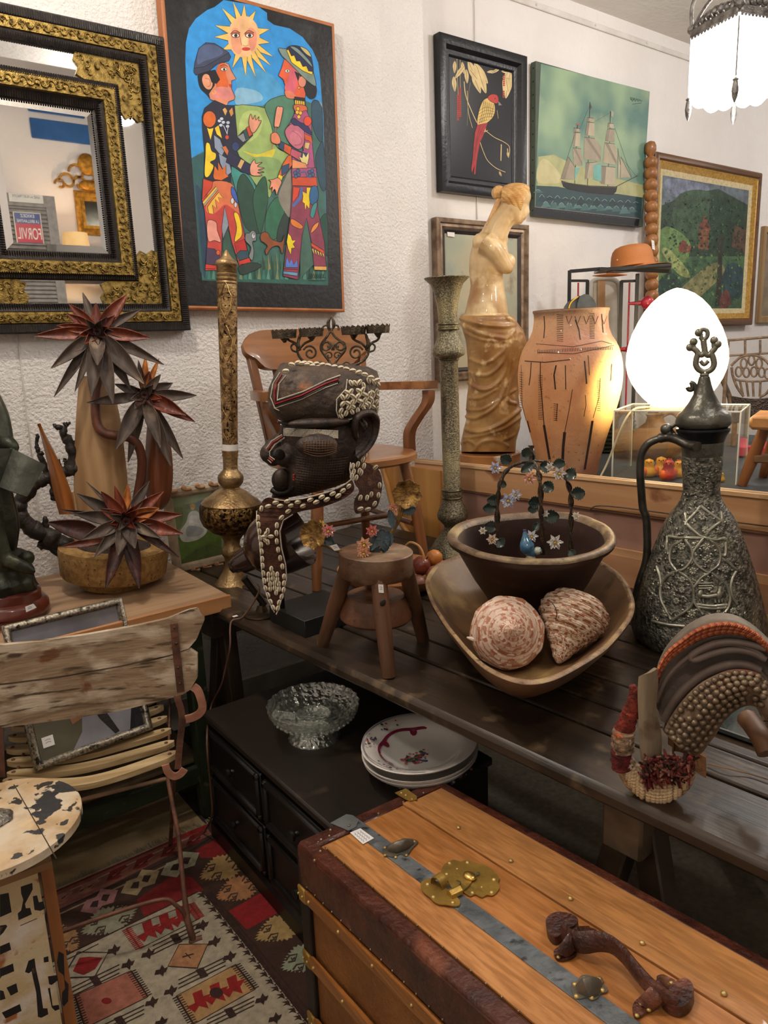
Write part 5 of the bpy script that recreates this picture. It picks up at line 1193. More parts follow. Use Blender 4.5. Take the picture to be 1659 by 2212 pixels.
def surf(vf,a,b,prof):
    """picture point -> point on a turned body built by plathe"""
    A = vf.p(*a); T = []
    for v,r in prof:
        t_ = (v - a[1]) / (b[1] - a[1]); c = vf.p(a[0] + (b[0] - a[0]) * t_,v); T.append((c,r * px(c)))
    T.sort(key=lambda q: -q[0].z)
    def f(u,v,lift=0.0):
        d = ray(u,v).normalized(); D0 = (vf.a - CAM).dot(d); best = None
        def gap(t_):
            p = CAM + d * t_
            for i in range(len(T) - 1):
                if p.z >= T[i + 1][0].z or i == len(T) - 2:
                    k = max(0,min(1,(T[i][0].z - p.z) / max(1e-6,T[i][0].z - T[i + 1][0].z))); c = T[i][0].lerp(T[i + 1][0],k); return math.hypot(p.x - c.x,p.y - c.y) - lerp(T[i][1],T[i + 1][1],k)
        t_ = D0 - .45; bt,bg = t_,9
        while t_ < D0 + .1:
            g = gap(t_)
            if g < bg: bg,bt = g,t_
            if g <= 0: break
            t_ += .004
        if g <= 0:
            lo,hi = t_ - .004,t_
            for _ in range(12):
                m = (lo + hi) / 2
                if gap(m) > 0: lo = m
                else: hi = m
            bt = hi
        return CAM + d * (bt - lift)
    return f
q = MB()                                                 # engraved lozenge bands raised on the shaft
def onlathe(vf,uc,r_,u,v,lift=0.0):
    x = max(-.98,min(.98,(u - uc) / r_)); return vf.p(u,v,-(r_ * math.sqrt(1 - x * x)) * vf.k - lift)
for k,vz in enumerate((300,560,700,900,1040)):
    for sgn in (-1,1):
        P_ = []
        for i in range(13):
            f = i / 12; hgt = 110; vv = vz - hgt + 2 * hgt * f; w_ = 34 * math.sin(pi * f) * (1 + .15 * math.sin(6 * pi * f)); rr = interp([(228,59),(1200,45)],vv) * .3618; uc = lerp(489,503,(vv * .3618) / 745)
            P_.append(onlathe(LF_,uc,rr,uc - 4 + sgn * w_ * .3618,540 + vv * .3618,.0006))
        q.tube(P_,.0014,5)
q.build('raised_lozenges',M('c4a468','8a6c40',rough=.3,metal=.9),sh_,60)
tg = MB(); tg.plathe(LF_,ax0,ax1,[(540 + a * .3618,47.5 * .3618) for a in (1158,1196)],40,white_tag,f=lambda a,v: 1,caps=False); tg.build('price_tag',None,t,60)

# ---- tall engraved candlestick
KA = az(979,1192,TZ); KF = VF(KA); z6 = zf(900,380,.3075)
t = thing('tall_candlestick','very tall engraved silvery-brass candlestick with a flared top','candlestick',KA)
engr = M('9a9276','646052',rough=.38,metal=.65,scale=150,bump=.9,bs=260,bdist=.004,lo=.4,hi=.6,spots=[('4a4638',190,.56,.64),('b0a478',5,.5,.7)])
plain = M('857a58','55503c',rough=.3,metal=.9,scale=20,bump=.2)
m_ = MB(); k0,k1 = (965,600),(980,1207); kp = []
for a,r in ((712,158),(718,160),(728,150),(760,116),(820,92),(900,76),(980,67),(1038,64),(1046,74),(1076,74),(1084,66),(1120,72),(1170,92),(1205,110),(1240,116),(1262,110),(1280,74),(1295,64),(1700,64),(2200,60)): kp.append((380 + a * .3075,r * .3075))
for a,r in ((212,41),(216,46),(232,48),(244,43),(252,42),(290,58),(325,73),(345,72),(368,52),(378,42),(392,40),(420,58),(455,88),(490,108),(515,114),(538,116)): kp.append((960 + a * .4581,r * .4581))
m_.plathe(KF,k0,k1,kp,48); m_.build('engraved_body',engr,t,50)
m_ = MB(); m_.plathe(KF,k0,k1,[(599.5,46),(612,30),(640,18)],40,caps=False); m_.build('flared_mouth',plain,t,60)
for v,r_ in ((1042 * .3075 + 380,24),(1078 * .3075 + 380,24),(1290 * .3075 + 380,22),(960 + 214 * .4581,22.5),(960 + 250 * .4581,21.5)): m_ = MB(); m_.plathe(KF,k0,k1,[(v - 2,r_ - 1),(v - 1,r_ + .6),(v + 1,r_ + .6),(v + 2,r_ - 1)],40); m_.build('ring_moulding',plain,t,60)

# ---- brown desk lamp lying behind the mask
DA = az(566,1326,TZ); DF = VF(DA)
t = thing('desk_lamp','dark brown enamel desk lamp with bell shade tipped downward behind the cowrie strap','lamp',DA)
enam = M('33201a','2a1a15',rough=.22,coat=.7,scale=5)
A_,B_ = DF.p(508,1222,.0),DF.p(642,1150,-.06); dx_ = B_ - A_; Lx = dx_.length; k_ = DF.k
m_ = MB(); m_.lathe(A_,[(-.01,12 * k_),(0,17 * k_),(Lx * .08,18 * k_),(Lx * .09,24 * k_),(Lx * .26,28 * k_),(Lx * .30,36 * k_),(Lx * .38,52 * k_),(Lx * .52,64 * k_),(Lx * .70,70 * k_),(Lx * .98,74 * k_),(Lx,74 * k_),(Lx * .97,71 * k_),(Lx * .6,60 * k_),(Lx * .4,30 * k_)],48,dx_); m_.build('lamp_shade',enam,t,40)
m_ = MB(); m_.lathe(A_ - dx_.normalized() * .018,[(0,8 * k_),(.004,13 * k_),(.02,14 * k_)],24,dx_); m_.build('socket_cap',M('241612',rough=.3),t)
m_ = MB(); m_.tube([DF.p(528,1248,0),DF.p(560,1290,.0),DF.p(572,1306,.0)],[9 * k_,8 * k_,8 * k_],14); m_.tube([DF.p(566,1296),DF.p(568,1318)],[7 * k_,7 * k_],12); m_.build('arm',M('2b211c','1c1512',rough=.35,metal=.3),t)
m_ = MB(); m_.lathe(DA,[(0,.058),(.004,.060),(.007,.056),(.010,.02),(.03,.012)],36); m_.build('base',M('4a3a2a','2e241a',rough=.3,metal=.6),t)
P_ = cat([DF.p(556,1262,-.02),DF.p(560,1275,-.03),DF.p(545,1305,-.03),az(523,1334,TZ + .004),az(508,1342,TZ - .006) + V((-.014,0,0)),ax(497,1398,.872),ax(488,1440,.868),ax(478,1480,.86),ax(455,1530,.85),ax(447,1600,.77),ax(455,1700,.77),ax(458,1760,.775),az(440,1800,.012)],6)
m_ = MB(); m_.tube(P_,.0032,8); m_.build('power_cord',M('6a4a38','4c3428',rough=.5),t,60)
t_ = MB(); c = az(508,1331,TZ + .0008); t_.box(c,(.016,.012,.001)); tag(t_.build('paper_label',white_tag,None,0),'tiny white paper label stuck on the plank table corner beside the lamp cord','label')

# ---- black plinth and cowrie covered helmet mask
B0,B1,B2 = az(660,1379,TZ),az(583.7,1342,TZ),az(795,1345,TZ)
bl,bw = (B1 - B0),(B2 - B0); bw = V((bw.x,bw.y,0)); bu = bl.normalized(); bv = V((-bu.y,bu.x,0)); bv = bv if bv.dot(bw) > 0 else -bv
BLn,BWn = bl.length,bw.dot(bv); BH = .052
bc = B0 + bu * BLn / 2 + bv * BWn / 2
t = thing('helmet_mask','carved dark wood helmet mask trimmed with cowrie shells and beads on a black plinth','mask',bc)
m_ = MB(); m_.box(bc + V((0,0,BH / 2)),(BLn,BWn,BH),Matrix((bu,bv,V((0,0,1)))).transposed(),None,.0015); m_.build('plinth',M('1c1c1a','121211',rough=.5,scale=6,bump=.1),t)
m_ = MB(); rq = VF(bc).p(606,1250,-.01); rq.z = bc.z; m_.tube([rq + V((0,0,BH)),rq + V((0,0,.36))],.008,10); m_.build('mounting_rod',M('141414',rough=.4,metal=.6),t)
MA = bc + V((0,0,.3)); MF = VF(MA)
maskw = M('3b2c24','211813',rough=.55,scale=26,bump=.8,bs=70,bdist=.006,spots=[('5c4636',9,.58,.72)])
capw = M('4c3c30','2a201a',rough=.6,scale=22,bump=.9,bs=60,bdist=.008,spots=[('7a4c2c',7,.64,.70),('5e5246',14,.6,.7)])
DR = .62                                         # depth to width of the head
def ringset(tab): return tab
capT = [(783,612,690,6),(786,606,740,20),(792,602,795,40),(802,596,815,62),(820,588,820,84),(840,580,819,96),(860,578,819,100),(880,580,818,100),(895,588,815,96),(905,598,808,88),(912,612,798,76)]
def capinfo(v):
    for i in range(len(capT) - 1):
        if v <= capT[i + 1][0] or i == len(capT) - 2:
            f = max(0,min(1,(v - capT[i][0]) / (capT[i + 1][0] - capT[i][0]))); l = lerp(capT[i][1],capT[i + 1][1],f); r_ = lerp(capT[i][2],capT[i + 1][2],f); return (l + r_) / 2,(r_ - l) / 2,lerp(capT[i][3],capT[i + 1][3],f)
def onsurf(info,u,v,lift=0):
    c,a,d = info(v); x = max(-.985,min(.985,(u - c) / a)); return MF.p(u,v,-d * math.sqrt(1 - x * x) * MF.k - lift)
def loftT(mb,tab,seg_=40,pw=1.0):
    rings = []
    for (v,l,r_,d) in tab:
        c = (l + r_) / 2; a = (r_ - l) / 2
        rings.append([MF.p(c + a * math.cos(g),v,-d * MF.k * math.copysign(abs(math.sin(g)) ** pw,math.sin(g))) for g in [2 * pi * j / seg_ for j in range(seg_)]])
    return mb.loft(rings)
def dense(tab,n=4):
    out = []
    for i in range(len(tab) - 1):
        for j in range(n): out.append(tuple(lerp(a,b,j / n) for a,b in zip(tab[i],tab[i + 1])))
    return out + [tab[-1]]
m_ = MB(); loftT(m_,dense(capT)); o_ = m_.build('cap',capw,t,60)
faceT = [(905,615,795,70),(920,606,800,80),(935,603,801,84),(950,606,801,86),(965,610,799,86),(985,612,793,84),(1005,614,785,80),(1025,610,772,74),(1040,600,755,66),(1055,592,715,50),(1068,588,660,34),(1076,586,620,18)]
def faceinfo(v):
    for i in range(len(faceT) - 1):
        if v <= faceT[i + 1][0] or i == len(faceT) - 2:
            f = max(0,min(1,(v - faceT[i][0]) / (faceT[i + 1][0] - faceT[i][0]))); l = lerp(faceT[i][1],faceT[i + 1][1],f); r_ = lerp(faceT[i][2],faceT[i + 1][2],f); return (l + r_) / 2,(r_ - l) / 2,lerp(faceT[i][3],faceT[i + 1][3],f)
m_ = MB(); loftT(m_,dense(faceT),40)
# nose, lips, brow swelling, eye bulge joined to the head
PM = lambda x,y,d=0: MF.p(*z5(x,y),d)
nose = [(545,1110,28,.02),(505,1135,40,.0),(470,1175,52,-.02),(450,1215,58,-.03),(470,1240,50,-.03),(540,1235,60,-.045),(580,1200,60,-.045),(590,1150,46,-.04)]
for x,y,r_,d in nose: m_.ball(PM(x,y,d),r_ * .3618 * MF.k,14,10)
m_.ball(PM(540,1240,-.052),(.026,.026,.020),14,10)
m_.ball(PM(730,1165,-.145),tuple(x * .3618 * MF.k for x in (115,60,62)),22,14,None,Matrix.Rotation(math.atan2(MF.r.y,MF.r.x),3,'Z'))
m_.ball(PM(745,1030,-.115),tuple(x * .3618 * MF.k for x in (175,60,30)),22,12,None,Matrix.Rotation(math.atan2(MF.r.y,MF.r.x),3,'Z'))
o_ = m_.build('head',maskw,t,60)
rm = o_.modifiers.new('fuse','REMESH'); rm.mode = 'VOXEL'; rm.voxel_size = .0035; rm.use_smooth_shade = True
sm = o_.modifiers.new('soft','SMOOTH'); sm.iterations = 5
m_ = MB()                                          # incised cross hatching on the cheek
for k in range(17):
    y0 = 1235 + k * 15
    P_ = [onsurf(faceinfo,*z5(x,y0 + 18 * math.sin((x - 600) / 110.)),.0004) for x in range(610,925 - int(k * 6),12) if y0 < 1490 - (x - 560) * .22]
    if len(P_) > 2: m_.tube(P_,.0009,5)
for k in range(20):
    x0 = 625 + k * 15
    P_ = [onsurf(faceinfo,*z5(x0 + (y - 1300) * -.12,y),.0004) for y in range(1240,1480,14) if y < 1480 - (x0 - 560) * .22]
    if len(P_) > 2: m_.tube(P_,.0009,5)
m_.build('carved_hatching',M('57463a','3a2d25',rough=.5),t,60)
m_ = MB()                                          # eyelid grid and lid line
for k in range(7): m_.tube([PM(645 + i * 17,1148 + k * 9 + 26 * (1 - ((i - 6) / 6.) ** 2) * (k - 1.5) / 4,-.145 - .050 * math.sqrt(max(.03,1 - ((i - 6) / 6.4) ** 2)) * (1 - ((k - 2.5) / 6.5) ** 2)) for i in range(13)],.0009,5)
for i in range(1,12): m_.tube([PM(645 + i * 17 ,1140 + j * 12,-.145 - .051 * math.sqrt(max(.03,1 - ((i - 6) / 6.4) ** 2)) * (1 - ((j - 2.5) / 6.5) ** 2)) for j in range(6)],.0009,5)
m_.build('eyelid_carving',M('6e5038','4a3626',rough=.5),t,60)
m_ = MB(); dk = M('1c1512','120d0b',rough=.45,scale=20,bump=.4)
m_.ball(PM(525,1375,-.035),(.030,.034,.034),20,14,dk); m_.tube(cat([PM(600,1315,-.05),PM(604,1370,-.06),PM(590,1410,-.06),PM(560,1440,-.05),PM(505,1452,-.04),PM(462,1430,-.03)],4),.009,10,dk)
m_.ball(PM(520,1360,-.062),(.022,.016,.026),16,10,M('3a2a22','1e1612',rough=.5,bump=.5)); m_.build('lips',None,t,60)
m_ = MB(); bd = .0
for k in range(3): m_.ball(PM(594,1345 + k * 14,-.075),.0042,8,6,M('8a2020',rough=.4))
m_.build('lip_beads',None,t,60)
m_ = MB(); m_.ball(PM(505,1222,-.085),(.020,.006,.016),18,8,dk,Matrix.Rotation(.2,3,'Y')); m_.build('nostril',None,t,60)
# ear
m_ = MB(); ed = -.10
P_ = cat([PM(965,1115,ed),PM(955,1060,ed - .01),PM(970,1000,ed - .015),PM(1020,970,ed),PM(1068,985,ed + .03),PM(1078,1040,ed + .05),PM(1062,1120,ed + .05),PM(1020,1190,ed + .03),PM(960,1240,ed)],5)
m_.tube(P_,[.006 + .004 * math.sin(i / len(P_) * pi) for i in range(len(P_))],10,maskw,flat=1.6)
m_.grid(lambda a,b: lerp(P_[int(a * 16)],P_[-1 - int(a * 16)],b) + MF.n * (.018 * math.sin(pi * b)),16,8,maskw,.004)
m_.tube([PM(985,1020,ed - .004),PM(1005,1050,ed - .002),PM(1015,1075,ed)],[.004,.006,.003],8,maskw); m_.tube([PM(1000,1000,ed),PM(1020,1040,ed),PM(1025,1062,ed)],[.003,.006,.003],8,maskw)
m_.build('ear',None,t,60)
# cloth parts
cloth = M('4d2c1e','331c14',rough=.9,scale=40,bump=.5,bs=140,spots=[('6a4430',16,.6,.72)])
def clothpart(pts,dfun,nm,th=.006,cols=14):
    """flat flap traced from its outline"""
    P_ = [(p.x,p.y) for p in cat([(a,b) for a,b in pts],4,True)]
    import mathutils
    fr_ = [PM(x,y,dfun(x,y)) for x,y in P_]; bk_ = [p + MF.n * th for p in fr_]; n_ = len(P_)
    tri = mathutils.geometry.tessellate_polygon([[V((x,y,0)) for x,y in P_]])
    m_ = MB(); m_.add(fr_ + bk_,[tuple(q) for q in tri] + [tuple(n_ + k for k in reversed(q)) for q in tri] + [(i,(i + 1) % n_,n_ + (i + 1) % n_,n_ + i) for i in range(n_)])
    return m_.build(nm,cloth,t,40)
dA = lambda x,y: interp([(370,-.02),(430,-.06),(600,-.10),(760,-.165),(860,-.165),(950,-.13)],x) if y < 1640 else -.075
dA2 = lambda x,y: lerp(dA(x,min(y,1639)),-.075,max(0,min(1,(y - 1500) / 140.)))
clothpart([(395,1520),(440,1480),(530,1500),(650,1488),(800,1450),(900,1405),(938,1375),(955,1420),(930,1460),(850,1505),(740,1540),(640,1560),(575,1585),(530,1640),(520,1700),(530,1790),(548,1880),(552,1960),(535,2050),(515,2120),(492,2185),(470,2150),(440,2090),(415,2000),(400,1880),(388,1740),(372,1620)],dA2,'chin_strap')
dB = lambda x,y: interp([(940,-.10),(1020,-.06),(1120,.0)],x)
clothpart([(955,1300),(1010,1270),(1060,1285),(1105,1320),(1122,1390),(1112,1470),(1085,1540),(1020,1562),(962,1572),(955,1500),(985,1440),(955,1390)],dB,'neck_flap')
# cowries
cw = M('e6dcc4','cfc0a0',rough=.3,coat=.3,scale=40); cwd = M('2a1a12',rough=.7)
cm = MB(); cm.ball(t.location,(.0062,.0042,.0095),12,8,cw); cm.box(t.location + V((0,-.0040,0)),(.0016,.0010,.0155),None,cwd)
cob = cm.build('cowrie',None,t,60); cmesh = cob.data; cob.location = (0,0,0); bpy.data.objects.remove(cob)
rot0 = Matrix((MF.r,MF.n,V((0,0,1)))).transposed()
cows = []
def cow(p,ang,s=1.0): cows.append((p,ang,s))
rc_ = random.Random(4)
for (x,y) in ((935,795),(960,795),(1040,780),(1070,790),(1095,800),(1010,810),(985,790)): cow(onsurf(capinfo,*z5(x,y),.003),rc_.uniform(-.8,.8))
for (cx_,cy_) in ((925,860),(995,850),(1035,875),(1075,860),(965,890),(930,925),(1005,912),(1050,925)):
    for k in range(4): a = k * pi / 2 + .6; cow(onsurf(capinfo,*z5(cx_ + 17 * math.cos(a),cy_ + 17 * math.sin(a)),.003),pi / 2 + a)
for (x,y) in ((875,960),(905,975),(940,965),(975,960),(1010,945),(875,990),(1040,965),(885,880),(885,920),(1085,910),(1090,950)): cow(onsurf(capinfo,*z5(x,y),.003),rc_.uniform(-.9,.9))
for k in range(16):                                # along the crest of the cap
    f = k / 15; x = lerp(545,1090,f); y = interp([(545,722),(560,690),(620,672),(700,676),(800,690),(900,708),(1000,735),(1095,780)],x); u,v = z5(x,y)
    cow(MF.p(u,v,interp([(545,-.10),(620,-.03),(700,-.02),(900,-.06),(1090,-.10)],x)),pi / 2 + .3 * math.sin(k * 2),1.0)
for k in range(12): f = k / 11; x = lerp(640,1000,f); y = interp([(640,678),(700,690),(800,712),(1000,735)],x); cow(MF.p(*z5(x,y),interp([(640,-.04),(1000,-.05)],x)),pi / 2,.9)
for (x,y,a) in ((440,1530,1.3),(400,1545,.2),(485,1508,1.4),(512,1528,1.4),(555,1500,1.4),(578,1526,1.4),(618,1505,1.4),(650,1528,1.2),(692,1492,1.2),(728,1505,1.2),(760,1475,1.1),(790,1490,1.1),(825,1455,1.1),(858,1468,1.0),(885,1438,1.0),(918,1412,.9),(560,1560,1.0),
                  (380,1600,0),(383,1640,0),(388,1680,0),(392,1720,0),(398,1760,0),(402,1800,-.1),(405,1845,0),(408,1885,-.1),(412,1930,-.1),(418,1975,-.15),(425,2020,-.2),(440,2060,-.3),(455,2100,-.3),(470,2135,-.3),(498,2140,.3),(505,2105,.3),(520,2070,.3),(532,2030,.2),(535,1990,.15),(535,1950,.1),
                  (525,1890,0),(512,1840,0),(500,1790,0),(492,1740,0),(490,1690,0),(492,1645,.1),(520,1598,.8),(430,1690,.8),(425,1735,-.8),(455,1710,-1.5),(415,1712,1.5),(438,1678,0),(438,1745,0)): cow(PM(x,y,dA2(x,y) - .002),a)
for r_ in range(6):
    for c_ in range(5):
        x = 465 + (c_ - 2) * 26 + (r_ % 2) * 4; y = 1905 + r_ * 28 + abs(c_ - 2) * 6
        if abs(c_ - 2) * 2.2 + abs(r_ - 2.5) * 1.1 < 4.6: cow(PM(x - 6 + r_ * 5,y,-.078),.1)
for (x,y,a) in ((1080,1298,.9),(1105,1405,.1),(1098,1465,.2),(1075,1515,.6),(1035,1548,1.3),(990,1545,1.3),(1055,1460,.3),(1030,1480,.2),(990,1480,.4),(945,1290,.2),(975,1280,.3),(1005,1250,.3),(1020,1225,.3),(950,1325,.3),(985,1320,.3),(965,1360,.4),(1012,1290,.3),(940,1350,.2),(1030,1200,.2),(995,1330,.3)): cow(PM(x,y,dB(max(940,x),y) - .012),a)
main_,rest = cows[:98],cows[98:]
base_off = t.location
for p,a,s in main_:
    o_ = bpy.data.objects.new('cowrie',cmesh); col.objects.link(o_); o_.parent = t; o_.location = p - base_off; o_.rotation_euler = (rot0 @ Matrix.Rotation(a,3,'Y')).to_euler(); o_.scale = (s,s,s)
m_ = MB()
for p,a,s in rest:
    R = rot0 @ Matrix.Rotation(a,3,'Y'); m_.ball(p,(.0062 * s,.0042 * s,.0095 * s),10,7,cw,R); m_.box(p + R @ V((0,-.0040,0)),(.0016,.001,.0155),R,cwd)
o_ = m_.build('cowries',None,t,60); o_['kind'] = 'stuff'
# bead strings
m_ = MB(); wb = M('e8e0cc',rough=.35); rb = M('9c1c20','6a1014',rough=.5); kb = M('15110f',rough=.5)
def beads(P_,r_,mat,sp=1.9):
    m_ = MB(); P_ = cat(P_,12); acc = 0; last = P_[0]; m_.ball(last,r_,7,5,mat)
    for p in P_[1:]:
        if (p - last).length > r_ * sp: last = last + (p - last).normalized() * r_ * sp; m_.ball(last,r_,7,5,mat)
    m_.build('bead_string',None,t,60)
oc = lambda x,y,l=.003: onsurf(capinfo,*z5(x,y),l)
def line_on(pts,fn,n=7): return [fn(lerp(pts[i][0],pts[i + 1][0],j / n),lerp(pts[i][1],pts[i + 1][1],j / n)) for i in range(len(pts) - 1) for j in range(n)] + [fn(*pts[-1])]
inner_ = [(530,745),(495,800),(483,900)]; arm_ = [(483,920),(640,868),(780,800),(858,772)]
m_.tube(line_on([(520,745),(488,800),(478,860),(483,918)],oc),.0028,8,rb); m_.tube(line_on(arm_,oc),.0032,8,rb)
m_.tube(line_on([(x + 4,y - 12) for x,y in arm_],oc),.003,6,kb); m_.tube(line_on([(x + 4,y + 14) for x,y in arm_],oc),.003,6,kb)
for off in (-24,24): beads([p for p in line_on([(x + (12 if off < 0 else -4),y + off) for x,y in arm_],oc,5)],.0019,wb)
beads(line_on([(545,750),(505,800),(495,890)],oc,5),.0019,wb); beads(line_on([(508,735),(468,800),(455,880),(480,945),(505,958)],oc,5),.0019,wb)
beads(line_on([(912,775),(905,830),(850,890),(848,960),(862,1005)],oc,5),.0019,wb); beads(line_on([(860,1008),(930,1012),(1000,975)],oc,5),.0019,wb)
fn_ = lambda x,y: PM(x,y,interp([(400,.0),(430,-.035),(480,-.055),(530,-.05)],x) - .014)
m_.tube(line_on([(528,1112),(470,1150),(435,1200),(437,1235),(470,1262)],fn_),.0028,8,rb); beads(line_on([(520,1104),(462,1140),(423,1195),(425,1240),(462,1274)],fn_,5),.0018,wb); beads(line_on([(536,1122),(482,1160),(449,1205),(450,1232),(480,1252)],fn_,5),.0018,wb)
fa = lambda x,y: PM(x,y,dA2(x,y) - .003)
beads(line_on([(480,1490),(540,1496),(650,1484),(800,1444),(900,1398),(936,1370),(928,1310),(932,1270)],fa,5),.0019,wb); beads(line_on([(585,1580),(530,1615),(510,1680),(520,1780),(545,1880),(550,1960),(528,2060),(500,2150),(488,2175)],fa,5),.0018,wb)
beads(line_on([(372,1560),(370,1620),(388,1740),(398,1880),(410,1990),(440,2090),(478,2165)],fa,5),.0016,wb)
m_.build('woven_cord',None,t,60)
m_ = MB()
for r_ in range(6): 
    for k in range(40):
        x = lerp(535,855,k / 39); y = 1066 + r_ * 8.2 + (x - 535) * .045; u,v = z5(x,y); m_.ball(onsurf(faceinfo,u,v,.022 if x > 600 else .012),(.0021,.0021,.0021),6,4,wb if (k + r_) % 9 else M('c8b8a0',rough=.4))
m_.build('beaded_brow_band',None,t,60)
m_ = MB(); m_.tube(cat([onsurf(faceinfo,*z5(x,y),.012) for x,y in ((490,1025),(560,1040),(640,1052),(720,1060),(785,1060),(830,1048))],4),.004,8,kb)
for x,y in ((500,1028),(590,1035),(720,1075)): m_.ball(onsurf(faceinfo,*z5(x,y),.018),.0045,8,6,M('8a3028',rough=.4))
m_.build('brow_cord',None,t,60)

# ---- captain's chair standing on the table
t = thing('captains_chair','honey-brown wooden armchair with slatted back standing on the plank table','chair',(1.49,2.28,TZ))
oak = wood('98663e','643e22','x',20,rough=.35,coat=.3,bump=.15,spots=[('c48a50',5,.6,.75)]); oakz = wood('8c5a36','5a3820','z',20,rough=.35,coat=.3,bump=.15)
CH = VF((1.49,2.28,1.2)); cyw = -.12
Rz = Matrix.Rotation(cyw,3,'Z'); CO = V((1.50,2.27,TZ))
def cp(x,y,z): return CO + Rz @ V((x,y,z))          # chair frame: -y is the front
SH = .43
m_ = MB(); n_ = 40; rings = []
for (s,z) in ((.92,SH - .035),(1.0,SH - .025),(1.0,SH - .006),(.97,SH),(.5,SH - .006)):
    rings.append([cp(.265 * s * math.copysign(abs(math.cos(2 * pi * j / n_)) ** .75,math.cos(2 * pi * j / n_)),.235 * s * math.copysign(abs(math.sin(2 * pi * j / n_)) ** .75,math.sin(2 * pi * j / n_)),z) for j in range(n_)])
m_.loft(rings); m_.build('seat',wood('a47348','7a4e2c','x',8,rough=.35,coat=.3,bump=.15),t,40)
for sx in (-1,1):
    m_ = MB(); m_.tube([cp(sx * .17,-.15,SH - .02),cp(sx * .20,-.18,.22),cp(sx * .225,-.20,.0)],[.02,.022,.016],12); m_.build('leg',oakz,t,60)
    m_ = MB(); m_.tube([cp(sx * .15,.15,SH - .02),cp(sx * .18,.18,.22),cp(sx * .20,.215,.0)],[.02,.02,.016],12); m_.build('leg',oakz,t,60)
    m_ = MB(); m_.tube([cp(sx * .19,-.17,.17),cp(sx * .18,.185,.17)],.011,10); m_.build('stretcher',oakz,t,60)
    m_ = MB(); m_.beam(cp(sx * .195,.19,SH - .01),cp(sx * .235,.25,.80),.032,.026,None,(0,1,0),.004); m_.build('back_post',oakz,t)
    # arm and its curved support
    m_ = MB(); rings = []
    for i in range(9):
        f = i / 8; y = lerp(.24,-.13,f); x = lerp(.232,.315,math.sin(f * pi / 2)); w_ = lerp(.017,.028,f); z = .655 + .01 * f; th = .015
        rings.append([cp(sx * (x - w_),y,z - th),cp(sx * (x + w_),y,z - th),cp(sx * (x + w_),y,z + th),cp(sx * (x - w_),y,z + th)])
    m_.loft(rings); m_.build('arm',oak,t,40)
    m_ = MB(); P_ = cat([cp(sx * .315,-.11,.645),cp(sx * .312,-.105,.60),cp(sx * .278,-.08,.54),cp(sx * .258,-.06,.49),cp(sx * .262,-.05,.42)],5); rings = []
    for i,p in enumerate(P_):
        rings.append([p + (Rz @ V((dx,dy,0))) for dx,dy in ((-.014,-.022),(.014,-.022),(.014,.022),(-.014,.022))])
    m_.loft(rings); m_.build('arm_support',oakz,t,40)
m_ = MB(); m_.tube([cp(-.185,.0,.17),cp(.185,.0,.17)],.011,10); m_.build('stretcher',oakz,t,60)
for k in range(5):
    x = -.12 + k * .06; m_ = MB(); m_.beam(cp(x * .95,.20,SH - .01),cp(x * 1.1,.268,.74),.026,.010,None,(0,1,0),.002); m_.build('slat',oakz,t)
m_ = MB(); 
def railf(a,b):
    x = (a - .5) * 2; top_ = .885 - .055 * abs(x) ** 9; bot = .735 + .03 * abs(x) ** 8; w_ = .275 - (.045 * (1 - b) ** 2 if True else 0)
    return cp(x * (.232 + .035 * math.sin(min(1,b * 1.4) * pi / 2)),.285 - .05 * x * x * 1.0 + .02 * b,lerp(bot,top_,b))
m_.grid(railf,28,10,None,-.024); m_.build('top_rail',wood('a06c40','6e4626','x',16,rough=.38,coat=.2,bump=.15),t,50)

# ---- scrolled iron candle bracket
WF_ = VF((1.40,2.02,1.3)); t = thing('iron_candle_stand','scrolled wrought-iron candle stand with four crimped drip trays, on the armchair','candle stand',WF_.p(722,960))
iron = M('6e6250','3e3830',rough=.45,metal=.7,scale=40,bump=.4,bs=120)
PW = lambda x,y,d=0: WF_.p(*z5(x,y),d)
def wt(pts,r_=7,parent=None,nm='scroll',d=0):
    m_ = MB(); m_.tube(cat([PW(x,y,d) for x,y in pts],5),r_ * .3618 * WF_.k,7,iron); return m_.build(nm,None,parent or t,60)
def spiral(cx_,cy_,r0,turns,a0,sg=1,n=22): return [(cx_ + r0 * (1 - i / n * .8) * math.cos(a0 + sg * turns * 2 * pi * i / n),cy_ + r0 * (1 - i / n * .8) * math.sin(a0 + sg * turns * 2 * pi * i / n)) for i in range(n)]
wt([(815,480),(840,520),(890,560),(895,600),(850,660),(835,700),(835,900)]); wt([(815,480),(790,520),(760,560),(758,600),(800,660),(825,700)])
wt([(860,480),(858,455),(835,450),(825,470),(815,490),(800,470),(790,450),(768,458),(768,482)],6)
m_ = MB()
for i in range(2): m_.tube(cat([PW(818,395),PW(800 if i else 832,430),PW(803 if i else 830,460),PW(816,480)],5),[.001,.002,.003,.004,.005,.0055,.006,.006,.006,.0055,.005,.004,.0035,.003,.003,.003][:16],7,iron)
m_.build('finial',None,t,60)
